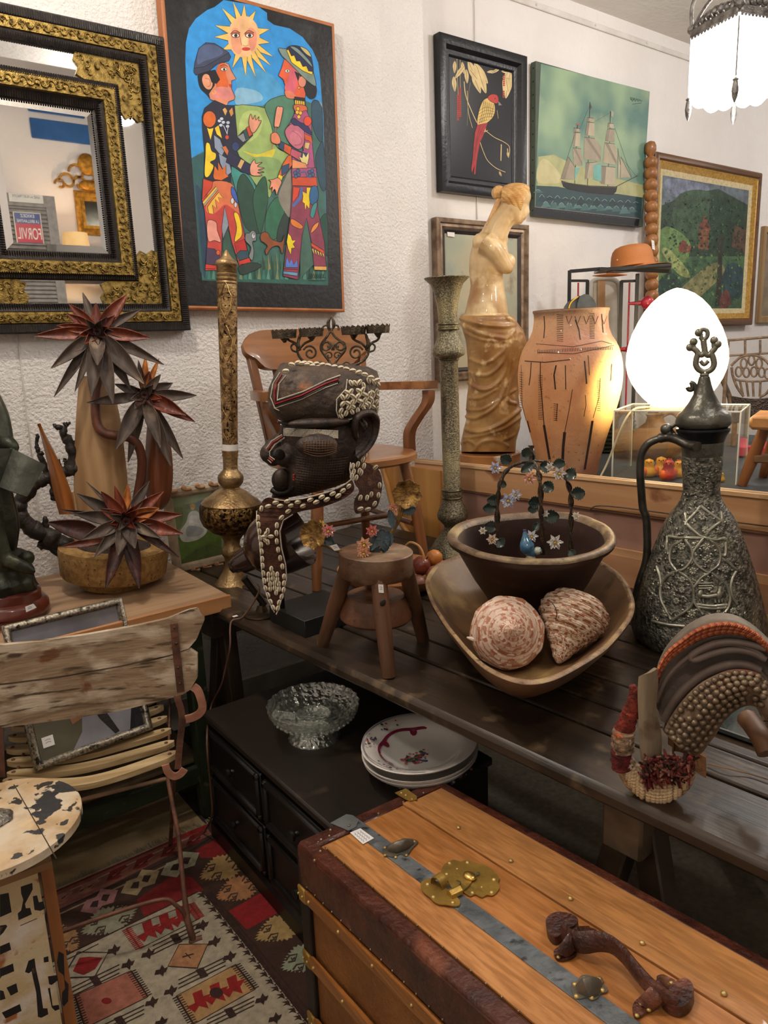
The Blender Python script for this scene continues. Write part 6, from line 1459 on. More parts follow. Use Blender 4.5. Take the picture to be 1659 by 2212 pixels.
for sg in (-1,1):
    m = lambda P_: [(828 + sg * (x - 828),y) for x,y in P_]
    wt(m(spiral(868,580,38,1.3,2.6,1)),6); wt(m([(835,690),(860,650),(900,600),(898,560),(870,545),(845,565),(850,590),(865,590)]),6); wt(m(spiral(852,630,24,1.2,0,-1)),5)
    wt(m([(835,700),(860,740),(900,700),(950,690),(1010,660),(1040,610),(1035,540),(1022,500)]),8); wt(m(spiral(965,615,44,1.5,-.4,-1)),6); wt(m([(1040,610),(1070,600),(1078,575),(1060,560),(1045,575)]),6); wt(m(spiral(912,690,32,1.2,1.5,1)),6)
    wt(m([(1035,600),(1000,560),(960,540),(940,520),(940,495)]),7); wt(m([(1040,600),(1050,560),(1090,540),(1105,515),(1103,490)]),7); m_ = MB(); m_.tube(cat([PW(*m([(1022,600)])[0]),PW(*m([(1038,560)])[0]),PW(*m([(1024,520)])[0]),PW(*m([(1024,500)])[0])],3),[.003,.005,.006,.006,.005,.004,.003,.002,.001,.001][:10],7,iron); m_.build('leaf',None,t,60)
for (x,y,w_) in ((535,497,72),(697,487,70),(950,475,72),(1095,466,70)):
    m_ = MB(); c = PW(x,y); R_ = w_ * .3618 * WF_.k
    rings = []
    for h,r_ in ((-.016,R_ * .93),(.010,R_)): rings.append([c + V((r_ * (1 + .03 * math.cos(12 * g)) * math.cos(g),r_ * (1 + .03 * math.cos(12 * g)) * math.sin(g),h + (.003 * math.cos(14 * g) if h > 0 else 0))) for g in [2 * pi * j / 84 for j in range(84)]])
    m_.loft(rings,None,True,True,False); m_.tube([c + V((0,0,-.03)),c + V((0,0,-.016))],[.004,.014],10); m_.build('drip_tray',M('5c5040','3a332a',rough=.5,metal=.6,scale=60,bump=.5),t,50)

# ---- milking stool
SC = az(808,1432,TZ); SFt = VF(V((1.075,1.485,TZ)))
f1,f2,f3 = az(697,1393,TZ),az(840,1463,TZ),az(914,1383,TZ); f4 = f1 + (f3 - f1) * .5 + V((.10,.12,0))
sc_ = SFt.p(812,1197); sr = 81 * SFt.k
t = thing('milking_stool','round-topped rustic wooden stool with splayed legs and a lower disc shelf','stool',V((sc_.x,sc_.y,TZ)))
stw = wood('74503a','46301f','z',20,rough=.42,coat=.2,bump=.3,spots=[('a06a40',6,.6,.75),('2e1c12',18,.64,.72)])
m_ = MB(); m_.plathe(SFt,(812,1195),(812,1400),[(1190,78),(1192,80),(1236,80),(1241,76)],48); m_.build('seat',M('6e4c34','4a3222',rough=.5,scale=14,bump=.3,spots=[('85705a',6,.5,.65),('94603c',9,.62,.72)]),t,40)
for f_,(tx,ty) in ((f1,(748,1225)),(f2,(818,1243)),(f3,(878,1225)),(f4,(800,1215))):
    m_ = MB(); top_ = SFt.p(tx,ty + 8,-.075 if f_ is f2 else (.03 if f_ is f4 else 0)); dd = (f_ - top_).normalized(); m_.tube([top_ - dd * .02,lerp(top_,f_,.4),f_ + V((0,0,.002))],[.0205,.0215,.0175],14); o_ = m_.build('leg',stw,t,50)
    if f_ is f2:
        c = SFt.p(827,1302,-.112); q = MB(); q.ball(c,(.0095,.003,.0095),14,8); q.build('peg',M('2a211a',rough=.5),o_)
        tagcard(o_,[SFt.p(817,1262,-.105),SFt.p(828,1263,-.105),SFt.p(829,1281,-.108),SFt.p(818,1280,-.108)],nm='price_tag')
m_ = MB(); SF2 = VF(SFt.a + SFt.n * .045); m_.plathe(SF2,(812,1195),(812,1400),[(1284,62),(1287,65),(1325,78),(1330,78),(1336,72)],48); m_.build('shelf_disc',M('704830','4a2e1c',rough=.5,scale=12,bump=.4,spots=[('3a2416',30,.64,.7)]),t,40)

# ---- porcelain-flower candle holder on the stool
FFt = VF(V((sc_.x,sc_.y,1.0))); PFl = lambda x,y,d=0: FFt.p(*z2(x,y),d)
t = thing('flower_candle_holder','gilt twig candle holder with two pleated cups and porcelain roses on the stool','candle holder',PFl(400,500))
gilt = M('9c7a44','4c3418',rough=.34,metal=.75,scale=50,bump=.3); twig = M('8a6a34','4e3a1c',rough=.4,metal=.5,scale=30,bump=.4); lfm = M('3c4c54','2a3638',rough=.45,scale=30,bump=.2)
m_ = MB(); m_.tube(cat([PFl(80,470),PFl(140,478),PFl(200,505),PFl(260,515),PFl(330,500),PFl(390,480),PFl(430,440),PFl(470,380),PFl(495,300),PFl(520,240)],5),.0042,8,twig); m_.tube(cat([PFl(395,500),PFl(430,450),PFl(480,370),PFl(515,270)],5),.0035,7,twig); m_.tube(cat([PFl(190,490,.005),PFl(250,520,.005),PFl(340,560,-.02),PFl(335,580,-.03)],4),.004,7,twig); m_.build('stem',None,t,60)
def cup(x,y,rx,tilt):
    c = PFl(x,y,-.01); m_ = MB(); axv = (CAM - c).normalized() + FFt.r * tilt; R_ = rx * .4581 * FFt.k
    m_.lathe(c,[(-.012,R_ * .15),(-.008,R_ * .5),(.0,R_ * .85),(.002,R_ * 1.0),(.004,R_ * .98),(-.001,R_ * .6),(-.006,R_ * .2)],80,axv,None,1,lambda a,k: 1 + .06 * math.cos(a * 8) + .03 * math.cos(a * 24)); return m_.build('pleated_cup',gilt,t,50)
cup(80,425,66,-.35); cup(523,235,66,.1)
def rose(x,y,s,c1,c2,vf,zf_,par,d=-.02,nm='porcelain_flower',n=7,yel=True):
    c = vf.p(*zf_(x,y),d); m_ = MB(); mt = M(c1,c2,rough=.25,coat=.6,scale=60); R_ = s * vf.k
    for ring in range(3):
        for k in range(n):
            a = 2 * pi * k / n + ring * .4; dr = vf.r * math.cos(a) + V((0,0,1)) * math.sin(a); rr = R_ * (1 - .28 * ring)
            tip = c + dr * rr - vf.n * (R_ * (.15 + .35 * ring)); sd = dr.cross(vf.n)
            m_.grid(lambda p,q_: c + (tip - c) * p + sd * (rr * .42 * (q_ - .5) * math.sin(pi * min(1,p * .85 + .12))) - vf.n * (R_ * .25 * (abs(q_ - .5) * 2) ** 2 * p),4,4,mt,R_ * .03)
    if yel: m_.ball(c - vf.n * R_ * .7,R_ * .2,8,6,M('d8b040',rough=.4))
    return m_.build(nm,None,par,60)
def leafp(x,y,x2,y2,w_,vf,zf_,par,mat=lfm,d=-.01,nm='leaf'):
    m_ = MB(); a,b = vf.p(*zf_(x,y),d),vf.p(*zf_(x2,y2),d - .01); dd = b - a; s = dd.cross(vf.n).normalized(); W_ = w_ * vf.k
    m_.grid(lambda p,q_: a + dd * p + s * (W_ * (q_ - .5) * 2 * (math.sin(pi * min(1,p * .9 + .08)) ** .8) * (1 + .12 * math.sin(p * 38) * abs(q_ - .5) * 2)) - vf.n * (W_ * .35 * (abs(q_ - .5) * 2) - .2 * W_),20,6,mat,.0008); return m_.build(nm,None,par,60)
rose(152,405,15,'d88a90','e8b8a8',FFt,z2,t); rose(118,375,10,'d8c070','e0d090',FFt,z2,t,.0); rose(320,470,17,'e0a890','e8c8a0',FFt,z2,t,-.03); rose(318,510,15,'e0a088','e8c09c',FFt,z2,t,-.045); rose(358,405,14,'cc6a68','e09890',FFt,z2,t,-.02); rose(455,300,12,'d09088','e8b8a0',FFt,z2,t,0)
for a in ((115,430,178,470,12),(400,400,420,500,14),(380,480,345,580,13),(390,420,350,500,10),(430,410,440,480,10),(505,320,562,300,11),(440,310,460,400,8),(430,450,410,510,9)): leafp(*a,FFt,z2,t)
tagcard(t,[PFl(158,478,-.02),PFl(190,470,-.02),PFl(207,496,-.02),PFl(180,502,-.02)])

# ---- basket of wooden fruit behind the stool
FB = az(880,1262,TZ); FBv = VF(FB); t = thing('wooden_bowl','shallow pale wooden bowl of turned fruit behind the milking stool','bowl',FB)
m_ = MB(); m_.plathe(FBv,(850,1180),(850,1290),[(1262,70),(1252,100),(1238,116),(1228,122),(1230,118),(1242,104),(1254,70)],40); m_.build('body',wood('b8804c','8a5a30','x',14,rough=.45),t,50)
m_ = MB(); m_.tube(cat([FBv.p(868,1190,.02),FBv.p(885,1172,0),FBv.p(905,1180,-.01),FBv.p(915,1200,-.02),FBv.p(912,1216,-.02)],5),.004,8); m_.build('handle',M('c89860',rough=.5),t,60)
ft = [('apple',938,1205,19,'c88038','a05a28','orange-yellow wooden fruit, topmost in the pale bowl',.03),('pear',910,1222,22,'7a3424','4c2018','dark red wooden fruit leaning in the bowl beside the stool leg',0),('fruit',902,1262,21,'7a4a38','54302a','reddish brown wooden fruit, lowest beside the dark stool leg',-.05),('fruit',938,1240,19,'9a5a48','6c3c30','pinkish brown wooden fruit nearest the dough bowl rim',-.02),('fruit',948,1222,17,'b4784c','8a5834','tan wooden fruit wedged behind the pinkish one',.03),('fruit',780,1252,18,'6a3a28','4a2820','dark wooden fruit seen between the left stool legs',.0),('fruit',850,1255,20,'a0623c','74442a','russet wooden fruit seen under the stool seat',.0)]
for nm,x,y,r_,c1,c2,lb,d in ft:
    R_ = r_ * FBv.k; c = FBv.p(x,y,d); tt = thing('wooden_' + nm,lb,'wooden fruit',c - V((0,0,R_)),'turned wooden fruit in the bowl')
    m_ = MB(); m_.lathe(c,[(-R_ * .95,R_ * .2),(-R_ * .7,R_ * .72),(-.1 * R_,R_),(R_ * .5,R_ * .85),(R_ * .85,R_ * .45),(R_ * .92,R_ * .1)],22,(math.cos(x) * .6,math.sin(x) * .6,.8)); m_.build('flesh',M(c1,c2,rough=.4,scale=20,bump=.2,coat=.2),tt,60)
    m_ = MB(); ax_ = V((math.cos(x) * .6,math.sin(x) * .6,.8)).normalized(); m_.tube([c + ax_ * R_ * .85,c + ax_ * R_ * 1.2],[.002,.0015],6); m_.build('stem',M('3a2a1c',rough=.6),tt,60)

# ---- dough bowl, round bowl, conch shells
trim = [(919,1262),(928,1236),(950,1215),(1000,1198),(1080,1188),(1180,1186),(1280,1205),(1340,1240),(1369,1290),(1363,1340),(1312,1400),(1235,1452),(1160,1478),(1092,1470),(1030,1432),(975,1370),(935,1310)]
RZ_ = .895
rim = cat([az(u,v,RZ_) for u,v in trim],6,True); n_ = len(rim); cen = sum(rim,V((0,0,0))) / n_
tw2 = wood('7c5c3c','4a3422','y',8,rough=.5,bump=.4,spots=[('a08454',6,.56,.7),('2e2016',9,.62,.75)])
t = thing('dough_bowl','large rough triangular wooden dough bowl holding a smaller bowl and two shells','bowl',V((cen.x,cen.y,TZ)))
m_ = MB(); rings = []
for s,z in ((.42,TZ + .002),(.62,TZ + .03),(.84,TZ + .09),(.985,RZ_ - .012),(1.0,RZ_),(.965,RZ_ + .002),(.945,RZ_ - .004),(.80,TZ + .10),(.60,TZ + .045),(.40,TZ + .026),(.1,TZ + .024)):
    rings.append([V((lerp(cen.x,p.x,s),lerp(cen.y,p.y,s),z + (.004 * noise.noise(p * 9) if z > RZ_ - .02 else 0))) for p in rim])
m_.loft(rings); m_.build('body',tw2,t,60)
m_ = MB(); rings = [[V((lerp(cen.x,p.x,s),lerp(cen.y,p.y,s),z + .004 * noise.noise(p * 9))) for p in rim] for s,z in ((.998,RZ_ + .0005),(.985,RZ_ + .003),(.965,RZ_ + .003),(.95,RZ_ - .002))]
m_.loft(rings,None,True,False,False); m_.build('worn_rim',M('94785a','6c5038',rough=.5,scale=24,bump=.4,spots=[('b09868',8,.55,.7),('4a3222',30,.6,.68)]),t,60)
btr = [(966,1163),(972,1147),(995,1133),(1050,1120),(1120,1112),(1200,1110),(1265,1118),(1312,1138),(1331,1162),(1325,1182),(1290,1202),(1220,1216),(1150,1219),(1080,1212),(1020,1198),(980,1180)]
BZ = 1.03
brim = cat([az(u,v,BZ) for u,v in btr],6,True); bcen = sum(brim,V((0,0,0))) / len(brim); bb0 = az(1146,1302,TZ + .045)
t = thing('round_bowl','dark flaring wooden bowl with thick worn rim inside the dough bowl','bowl',bb0)
m_ = MB(); rings = []
for s,z,k in ((.50,TZ + .045,0),(.55,TZ + .06,.1),(.72,TZ + .15,.5),(.90,BZ - .03,.92),(.985,BZ - .012,1),(1,BZ,1),(.97,BZ + .006,1),(.90,BZ + .004,1),(.865,BZ - .01,1),(.76,BZ - .07,.7),(.60,BZ - .14,.4),(.2,BZ - .16,.3)):
    c = V((lerp(bb0.x,bcen.x,k),lerp(bb0.y,bcen.y,k),z)); rings.append([c + V(((p.x - bcen.x) * s,(p.y - bcen.y) * s,0)) for p in brim])
m_.loft(rings); m_.build('body',wood('45302a','281a17','y',8,rough=.5,bump=.3,spots=[('5c4434',8,.6,.75)]),t,60)
m_ = MB(); rings = [[V((bcen.x + (p.x - bcen.x) * s,bcen.y + (p.y - bcen.y) * s,z + .002 * noise.noise(p * 14))) for p in brim] for s,z in ((1.001,BZ - .002),(.998,BZ + .003),(.97,BZ + .0085),(.90,BZ + .0065),(.868,BZ - .006))]
m_.loft(rings,None,True,False,False); m_.build('worn_rim',M('7c6650','52402e',rough=.45,scale=20,bump=.3,spots=[('a08c60',6,.55,.7),('3c2a1c',20,.6,.7)]),t,60)

def conch(label,c,axis,R_,L_,bands,spire,th0,mats,kn_=11):
    t = thing('conch_shell',label,'shell',c - V((0,0,R_ * .9))); m_ = MB(); ax_ = V(axis).normalized()
    q0 = V((0,0,1)).rotation_difference(ax_); NS = 120; NR = 150; vs = []; f_ = [[],[],[]]
    for i in range(NR + 1):
        f = i / NR; rr = interp(spire,f)
        for j in range(NS):
            a = 2 * pi * j / NS; ph = f * bands + a / (2 * pi); fr = ph % 1
            wv = (.05 + .04 * th0) * math.sin(fr * pi) ** .6 + .010 * math.sin(ph * 2 * pi * 5)
            kn = .035 * max(0,math.sin(a * kn_ + int(ph) * 2)) * max(0,1 - abs(fr - .5) * 3)
            vs.append(c + q0 @ V((rr * R_ * (1 + wv + kn) * math.cos(a + th0),rr * R_ * (1 + wv + kn) * math.sin(a + th0),L_ * (f - .45))))
    for i in range(NR):
        for j in range(NS):
            a = 2 * pi * (j + .5) / NS; f = (i + .5) / NR; ph = f * bands + a / (2 * pi); fr = (ph * 3) % 1
            nz = noise.noise(V((a * 3.2 * (1 + .06 * kn_),ph * 3,th0))) ; nz2 = noise.noise(V((math.cos(a) * 2.2,math.sin(a) * 2.2,f * 7)))
            k = 0
            if fr < .62 and nz > .06: k = 1
            elif fr > .8 and nz2 > -.2: k = 2
            f_[k].append((i * NS + j,i * NS + (j + 1) % NS,(i + 1) * NS + (j + 1) % NS,(i + 1) * NS + j))
    m_.add(vs,f_[0],mats[0])
    for k in (1,2): m_.f += f_[k]; m_.m += [m_.mi(mats[k])] * len(f_[k])
    m_.f.append([NR * NS + j for j in range(NS)]); m_.m.append(0); m_.f.append(list(range(NS))[::-1]); m_.m.append(0)
    return t,m_
shm = lambda c,c2: M(c,c2,rough=.38,coat=.25,scale=50,bump=.3,bs=120,lo=.35,hi=.65)
shell1 = shm('e0cbb8','d2b49e')
c1_ = az(1096,1366,TZ + .115); t,m_ = conch('spotted cream conch shell with spire facing out, left in the dough bowl',c1_,(CAM - c1_).normalized() + V((.1,-.1,.10)),.085,.16,5,[(0,.12),(.1,.55),(.25,.88),(.4,1.0),(.52,.98),(.62,.80),(.72,.58),(.82,.40),(.92,.2),(1,.02)],0,(shell1,shm('a8684c','b88468'),shm('c49c88','b48474')),9)
m_.build('whorls',None,t,60)
m_ = MB(); e = px(c1_); CV1 = VF(c1_); m_.tube([CV1.p(1060,1385,-.02),CV1.p(1035,1384,-.02),CV1.p(1008,1377,-.02)],[.022,.012,.002],10); m_.build('siphon',shell1,t,60)
c2_ = az(1232,1350,TZ + .12); CV = VF(c2_); dn_ = (CV.p(1206,1436,-.07) - CV.p(1245,1315,.02)).normalized(); t,m_ = conch('brown-banded trumpet shell with its tip hanging down, right in the dough bowl',c2_,dn_,.079,.185,9,[(0,.3),(.06,.7),(.2,.97),(.35,1.0),(.5,.86),(.65,.6),(.8,.36),(.93,.2),(1,.05)],1,(shm('dcccb8','cbb49c'),shm('8a4e34','a06848'),shm('b08468','96664c')),15)
m_.build('whorls',None,t,60)
m_ = MB(); m_.tube(cat([CV.p(1190,1300,-.075),CV.p(1198,1310,-.085),CV.p(1203,1325,-.085),CV.p(1200,1338,-.08)],4),.0012,6); m_.build('thread',M('4a4844',rough=.7),t,60)

# ---- porcelain-flower bower with a bird, standing inside the round bowl
GV = VF(V((bcen.x,bcen.y,BZ))); t = thing('porcelain_bower','three twisted metal stems arched together with porcelain flowers and leaves, in the round bowl','ornament',V((bb0.x,bb0.y,BZ - .155)))
PG = lambda x,y,d=0: GV.p(*z2(x,y),d); br = M('4a3826','2c2218',rough=.45,metal=.3,scale=40,bump=.5); gl = M('33453c','222e2a',rough=.35,coat=.3,scale=30)
fl = V((0,0,BZ - .157))
for k,P_ in enumerate(([(1108,5,0),(1108,75,0),(1060,85,-.01),(1000,115,-.02),(965,175,-.03),(950,260,-.03),(948,380,-.03),(948,530,-.02)],[(1108,75,0),(1135,110,-.03),(1150,180,-.05),(1155,300,-.05),(1158,400,-.04),(1160,520,-.03)],[(1108,75,0),(1180,85,.02),(1240,115,.03),(1280,180,.03),(1295,260,.03),(1295,380,.03),(1290,520,.02)])):
    C_ = cat([PG(*p) for p in P_],7); tw = []
    m_ = MB(); m_.tube(C_,.0045 if k < 2 else .0035,8,br)
    for ph in (0,pi): m_.tube([p + GV.r * (.006 * math.cos(i * .55 + ph)) + GV.n * (.006 * math.sin(i * .55 + ph)) for i,p in enumerate(C_)],.0022,6,br)
    m_.build('stem',None,t,60)
for a in ((1010,85,965,55,12),(1075,60,1095,15,10),(1120,90,1060,130,10),(1150,105,1205,105,13),(1215,95,1268,85,11),(1270,130,1320,150,13),(1165,185,1212,215,13),(1300,235,1362,225,14),(960,265,900,260,12),(945,300,880,300,12),(1150,270,1095,275,13),(1140,300,1092,305,10),(1170,345,1240,335,15),(945,390,885,385,13),(950,450,978,480,12),(1140,370,1120,410,8),(960,180,990,195,8),(1290,500,1310,530,9)): leafp(*a,GV,z2,t,gl,-.03)
for (x,y,s,c1,c2) in ((940,108,14,'b8b8d0','e0e0e8'),(1100,160,15,'d89a88','e8c0a8'),(1240,135,15,'d8ccc4','e8e0d8'),(1195,105,10,'d8d0cc','e8e4e0'),(1000,262,17,'b0b4cc','dcdce6'),(1035,235,13,'c0c0d4','e4e4ec'),(1320,335,9,'e0dcd4','f0ece4'),(880,405,9,'e0dcd4','f0ece4'),(925,445,13,'dcb8a4','ece0d0'),(1220,458,17,'dcd8d0','f0ece6'),(1175,325,8,'e0dcd8','f0eeea'),(1110,430,14,'cacace','ececec')): rose(x,y,s,c1,c2,GV,z2,t,-.045,n=6)
c = PG(1095,500,-.06); tb = thing('porcelain_bird','small blue and yellow porcelain bird in the round bowl','figurine',PG(1105,535,-.06)); bm = M('3c6e8c','2c5470',rough=.2,coat=1,scale=60,spots=[('c8b84c',14,.6,.68)])
m_ = MB(); m_.tube(cat([PG(1078,408,-.05),PG(1080,440,-.055),PG(1088,480,-.06),PG(1105,505,-.06),PG(1130,515,-.06)],5),[.004,.005,.006,.007,.008,.010,.012,.015,.017,.019,.020,.020,.019,.018,.016,.015,.014,.013,.012,.010,.008],12,bm); m_.build('body',None,tb,60)
m_ = MB(); m_.ball(PG(1138,502,-.065),.011,14,10); m_.build('head',M('4a8098','c0c0a0',rough=.2,coat=1,scale=70),tb,60)
m_ = MB(); m_.tube([PG(1148,506,-.07),PG(1160,512,-.075)],[.003,.0005],6); m_.build('beak',M('3a3028',rough=.4),tb,60)
m_ = MB(); m_.lathe(PG(1105,530,-.06),[(-.01,.016),(.0,.012),(.014,.004)],16); m_.build('perch',M('c8c0a8','a09a70',rough=.3,coat=.6),tb,60)
m_ = MB(); m_.tube([PG(1077,402,-.05),PG(1079,440,-.05)],[.005,.007],8); m_.build('tail',M('1c2c6c',rough=.2,coat=1),tb,60)
# ================================================================== TRUNK, CAKE STAND, PLATES
z7 = zf(620,1640,.6263)
EL = ray(-248,1030).normalized(); P0 = az(647,1824,.50)
EW = V((EL.y,-EL.x,0)).normalized()
if EW.x < 0: EW = -EW
NT = EW.cross(EL).normalized()
if NT.z < 0: NT = -NT
def tp(u,v,h=0.0):
    d = ray(u,v); o = P0 + NT * h; return CAM + d * ((o - CAM).dot(NT) / d.dot(NT))
TZ7 = lambda x,y,h=0.0: tp(*z7(x,y),h)
ELH = V((EL.x,EL.y,0)).normalized(); FN = V((-ELH.y,ELH.x,0)); FN = FN if FN.dot(P0) < 0 else -FN   # front face normal, towards the viewer
def sw(p): return (p - P0).dot(EW)
WD = sw(tp(964,1695)); LEN = 1.02
t = thing('steamer_trunk','wooden-slatted steamer trunk with leather edges, steel band and brass lock in the foreground','trunk',V((P0.x + .1,P0.y - .4,0)))
def TPt(a,b,h=0.0): return P0 - EL * a + EW * b + NT * h       # a towards the viewer, b across
pinew = M('c07c3c','a5622a',rough=.42,coat=.15,scale=16,st=(1,1,1),bump=.2,dist=.5)
def grain(c,c2,sc_=26):
    sc_ *= 5
    ang = math.atan2(ELH.y,ELH.x); return M(c,c2,rough=.42,coat=.12,scale=sc_,st=(.012,1,1),rot=(0,0,-ang),bump=.2,bs=sc_ * 2,dist=.15,det=3,lo=.38,hi=.62,bdist=.003,spots=[(shade(c,.8),22,.5,.75,(.03,1,1)),(shade(c,.6),9,.66,.76,(.1,1,1))])
lea = M('5a2c1c','34170f',rough=.42,coat=.15,scale=12,bump=.5,bs=70,spots=[('7a4630',9,.58,.72)])
# body: sides drop straight to the floor
c4 = [TPt(0.004,.004,-.004),TPt(0.004,WD - .004,-.004),TPt(LEN,WD - .004,-.004),TPt(LEN,.004,-.004)]
m_ = MB(); m_.add(c4 + [V((p.x,p.y,.004)) for p in c4],[(0,1,2,3),(7,6,5,4),(0,4,5,1),(1,5,6,2),(2,6,7,3),(3,7,4,0)]); m_.build('body',M('94602f','7a4c24',rough=.6,scale=7,bump=.4,bs=90,spots=[('6a3f20',5,.58,.75)]),t,20)
# leather edging
def bar(a,b,wd,th,mat,nm,up=NT,bev=.006,par=None): m_ = MB(); m_.beam(a,b,wd,th,mat,up,bev); return m_.build(nm,None,par or t,40)
EB = .038
bar(TPt(-.004,EB / 2 - .006,-.002),TPt(LEN,EB / 2 - .006,-.002),EB,.012,lea,'leather_edge')
bar(TPt(-.004,WD - .012,-.002),TPt(LEN,WD - .012,-.002),.030,.012,lea,'leather_edge')
bar(TPt(.014,-.002,-.002),TPt(.014,WD,-.002),.045,.013,lea,'leather_edge')
bar(P0 + FN * .003 - NT * .045,P0 - EL * LEN + FN * .003 - NT * .045,.010,.09,lea,'leather_edge')
cn = P0 + FN * .001; m_ = MB(); m_.beam(V((cn.x,cn.y,P0.z - .02)) - ELH * .016,V((cn.x,cn.y,.01)) - ELH * .016,.012,.04,M('2c2420','1c1614',rough=.5,metal=.3),FN.cross(V((0,0,1))),.003); m_.build('corner_iron',None,t)
nl = MB()
for k in range(26): nl.ball(TPt(.03 + k * .036,.031,.005),.0022,7,5)
for k in range(26): nl.ball(P0 - EL * (.03 + k * .036) + FN * .009 - NT * .082,.0022,7,5)
for b_ in (.06,.12,.19,.26,.32): nl.ball(TPt(.028,b_,.006),.0034,8,6)
for (x,y) in ((150,245),(118,278),(95,350),(115,318)): nl.ball(TZ7(x,y,.006),.0036,8,6)
o_ = nl.build('leather_nails',M('a89070','6e5c44',rough=.35,metal=.8),t); o_['kind'] = 'stuff'
# boards of the lid
sA0,sA1 = sw(TZ7(128,290)),sw(TZ7(175,240)); s_st0,s_st1 = sw(TZ7(560,480)) ,sw(TZ7(600,450))
sm0,sm1 = sw(tp(720,1778)),sw(tp(757,1763)); ss = sw(tp(870,1730))
mid_ = lambda a: a
EBW = EB - .004
def board(b0,b1,nm,mat,a0=.035,h=.004,th=.006):
    m_ = MB(); m_.beam(TPt(a0,(b0 + b1) / 2,h - th / 2),TPt(LEN - .01,(b0 + b1) / 2,h - th / 2),b1 - b0,th,mat,NT,.0012); return m_.build(nm,None,t)
S1,S2,S3 = .145,.190,.285          # replaced from the picture just below
S1 = sw(TZ7(800,690)); S2 = sw(TZ7(830,640)); S3 = sw(TZ7(1000,545))
board(EBW,S1 + .004,'lid_board',grain('c08650','a06a38'),.05)
board(S2 - .004,S3 - .0012,'lid_board',grain('b87c46','98602e',18))
board(S3 + .0012,S3 + .030,'lid_batten',grain('be8650','9e6a3a',22),.03,.0065,.008)
board(S3 + .031,WD - .022,'lid_board',grain('c48a52','a47040',24))
steel = M('7e8488','5c6266',rough=.42,metal=.45,scale=22,bump=.3,bs=60,spots=[('3a3c3e',40,.6,.7),('a4a8ac',9,.58,.75)])
bar(TPt(-.006,(S1 + S2) / 2,.0045),TPt(LEN,(S1 + S2) / 2,.0045),S2 - S1 + .002,.003,steel,'steel_band',bev=.0008)
def plate7(pts,h,th,mat,nm,par=None,smooth=True):
    P_ = [(p.x,p.y) for p in cat([(a,b) for a,b in pts],4,True)] if smooth else pts
    m_ = MB(); m_.prism([TZ7(x,y,h) for x,y in P_],NT * th,mat); return m_.build(nm,None,par or t,40)
def studs(L,h,r_,mat,par,nm='stud'):
    m_ = MB(); src = None
    for x,y in L:
        q = MB(); q.ball(TZ7(x,y,h),(r_,r_,r_ * .7),12,8); q.build(nm,mat,par,60)
brs = M('c09c4c','96783a',rough=.38,metal=.6,scale=14,bump=.15,bs=70,spots=[('6e6030',20,.62,.75)])
bst = M('d4b470','9c8450',rough=.35,metal=.55)
grs = M('7c766a','545046',rough=.4,metal=.55,scale=20,bump=.2)
p_ = plate7([(150,222),(205,192),(228,196),(246,216),(238,236),(212,248)],.006,.002,M('94989a','74787a',rough=.4,metal=.5),'band_end_cap',smooth=False); studs([(213,229)],.009,.004,grs,p_)
p_ = plate7([(372,118),(410,103),(448,130),(448,140),(425,146),(405,138)],.008,.002,brs,'batten_end_cap',smooth=False); studs([(395,116),(410,124),(432,137)],.010,.0036,bst,p_)
studs([(592,236),(772,350),(978,480),(1225,633),(1507,808)],.009,.005,bst,t)
# paper label
m_ = MB(); LQ = [TZ7(x,y,.0068) for x,y in ((217,253),(253,238),(300,272),(262,293))]; m_.add(LQ,[(3,2,1,0)],white_tag)
ink = M('5a5c80',rough=.7); xd_ = (LQ[1] - LQ[0]).normalized(); 
for r_ in range(3):
    for k in range(5): a = .15 + k * .15; b = .22 + r_ * .26; c = lerp(lerp(LQ[0],LQ[1],b),lerp(LQ[3],LQ[2],b),a) + NT * .0004; e = (LQ[3] - LQ[0]).normalized(); m_.tube([c,c + e * .004 + xd_ * .002,c + e * .007 - xd_ * .002,c + e * .010],.00035,4,ink)
m_.build('paper_label',None,t,0,fix=False)
# small side clasp
c1 = plate7([(332,312),(345,300),(358,302),(372,290),(400,292),(425,288),(440,280),(452,288),(440,302),(430,312),(420,328),(410,338),(392,330),(370,340),(345,335),(330,325)],.006,.002,grs,'clasp_plate')
studs([(338,331),(375,338),(412,331),(338,305),(364,295),(440,284)],.008,.0035,bst,c1)
m_ = MB(); m_.tube([TZ7(352,312,.010),TZ7(375,305,.018),TZ7(405,294,.018),TZ7(432,288,.010)],[.008,.012,.012,.008],12,grs,flat=.5); m_.build('clasp_hasp',None,c1,60)
c2 = plate7([(985,775),(1000,768),(1015,750),(1040,748),(1060,756),(1080,752),(1092,768),(1088,780),(1105,790),(1103,806),(1085,810),(1070,828),(1050,835),(1035,825),(1010,830),(990,825),(985,808),(978,790)],.006,.002,grs,'clasp_plate')
studs([(993,777),(1026,758),(1076,759),(1088,797),(1050,822),(998,818)],.008,.0042,bst,c2)
m_ = MB(); m_.tube([TZ7(1010,800,.008),TZ7(1035,790,.018),TZ7(1060,785,.016),TZ7(1078,775,.008)],[.010,.016,.014,.008],14,grs,flat=.5); m_.build('clasp_hasp',None,c2,60)
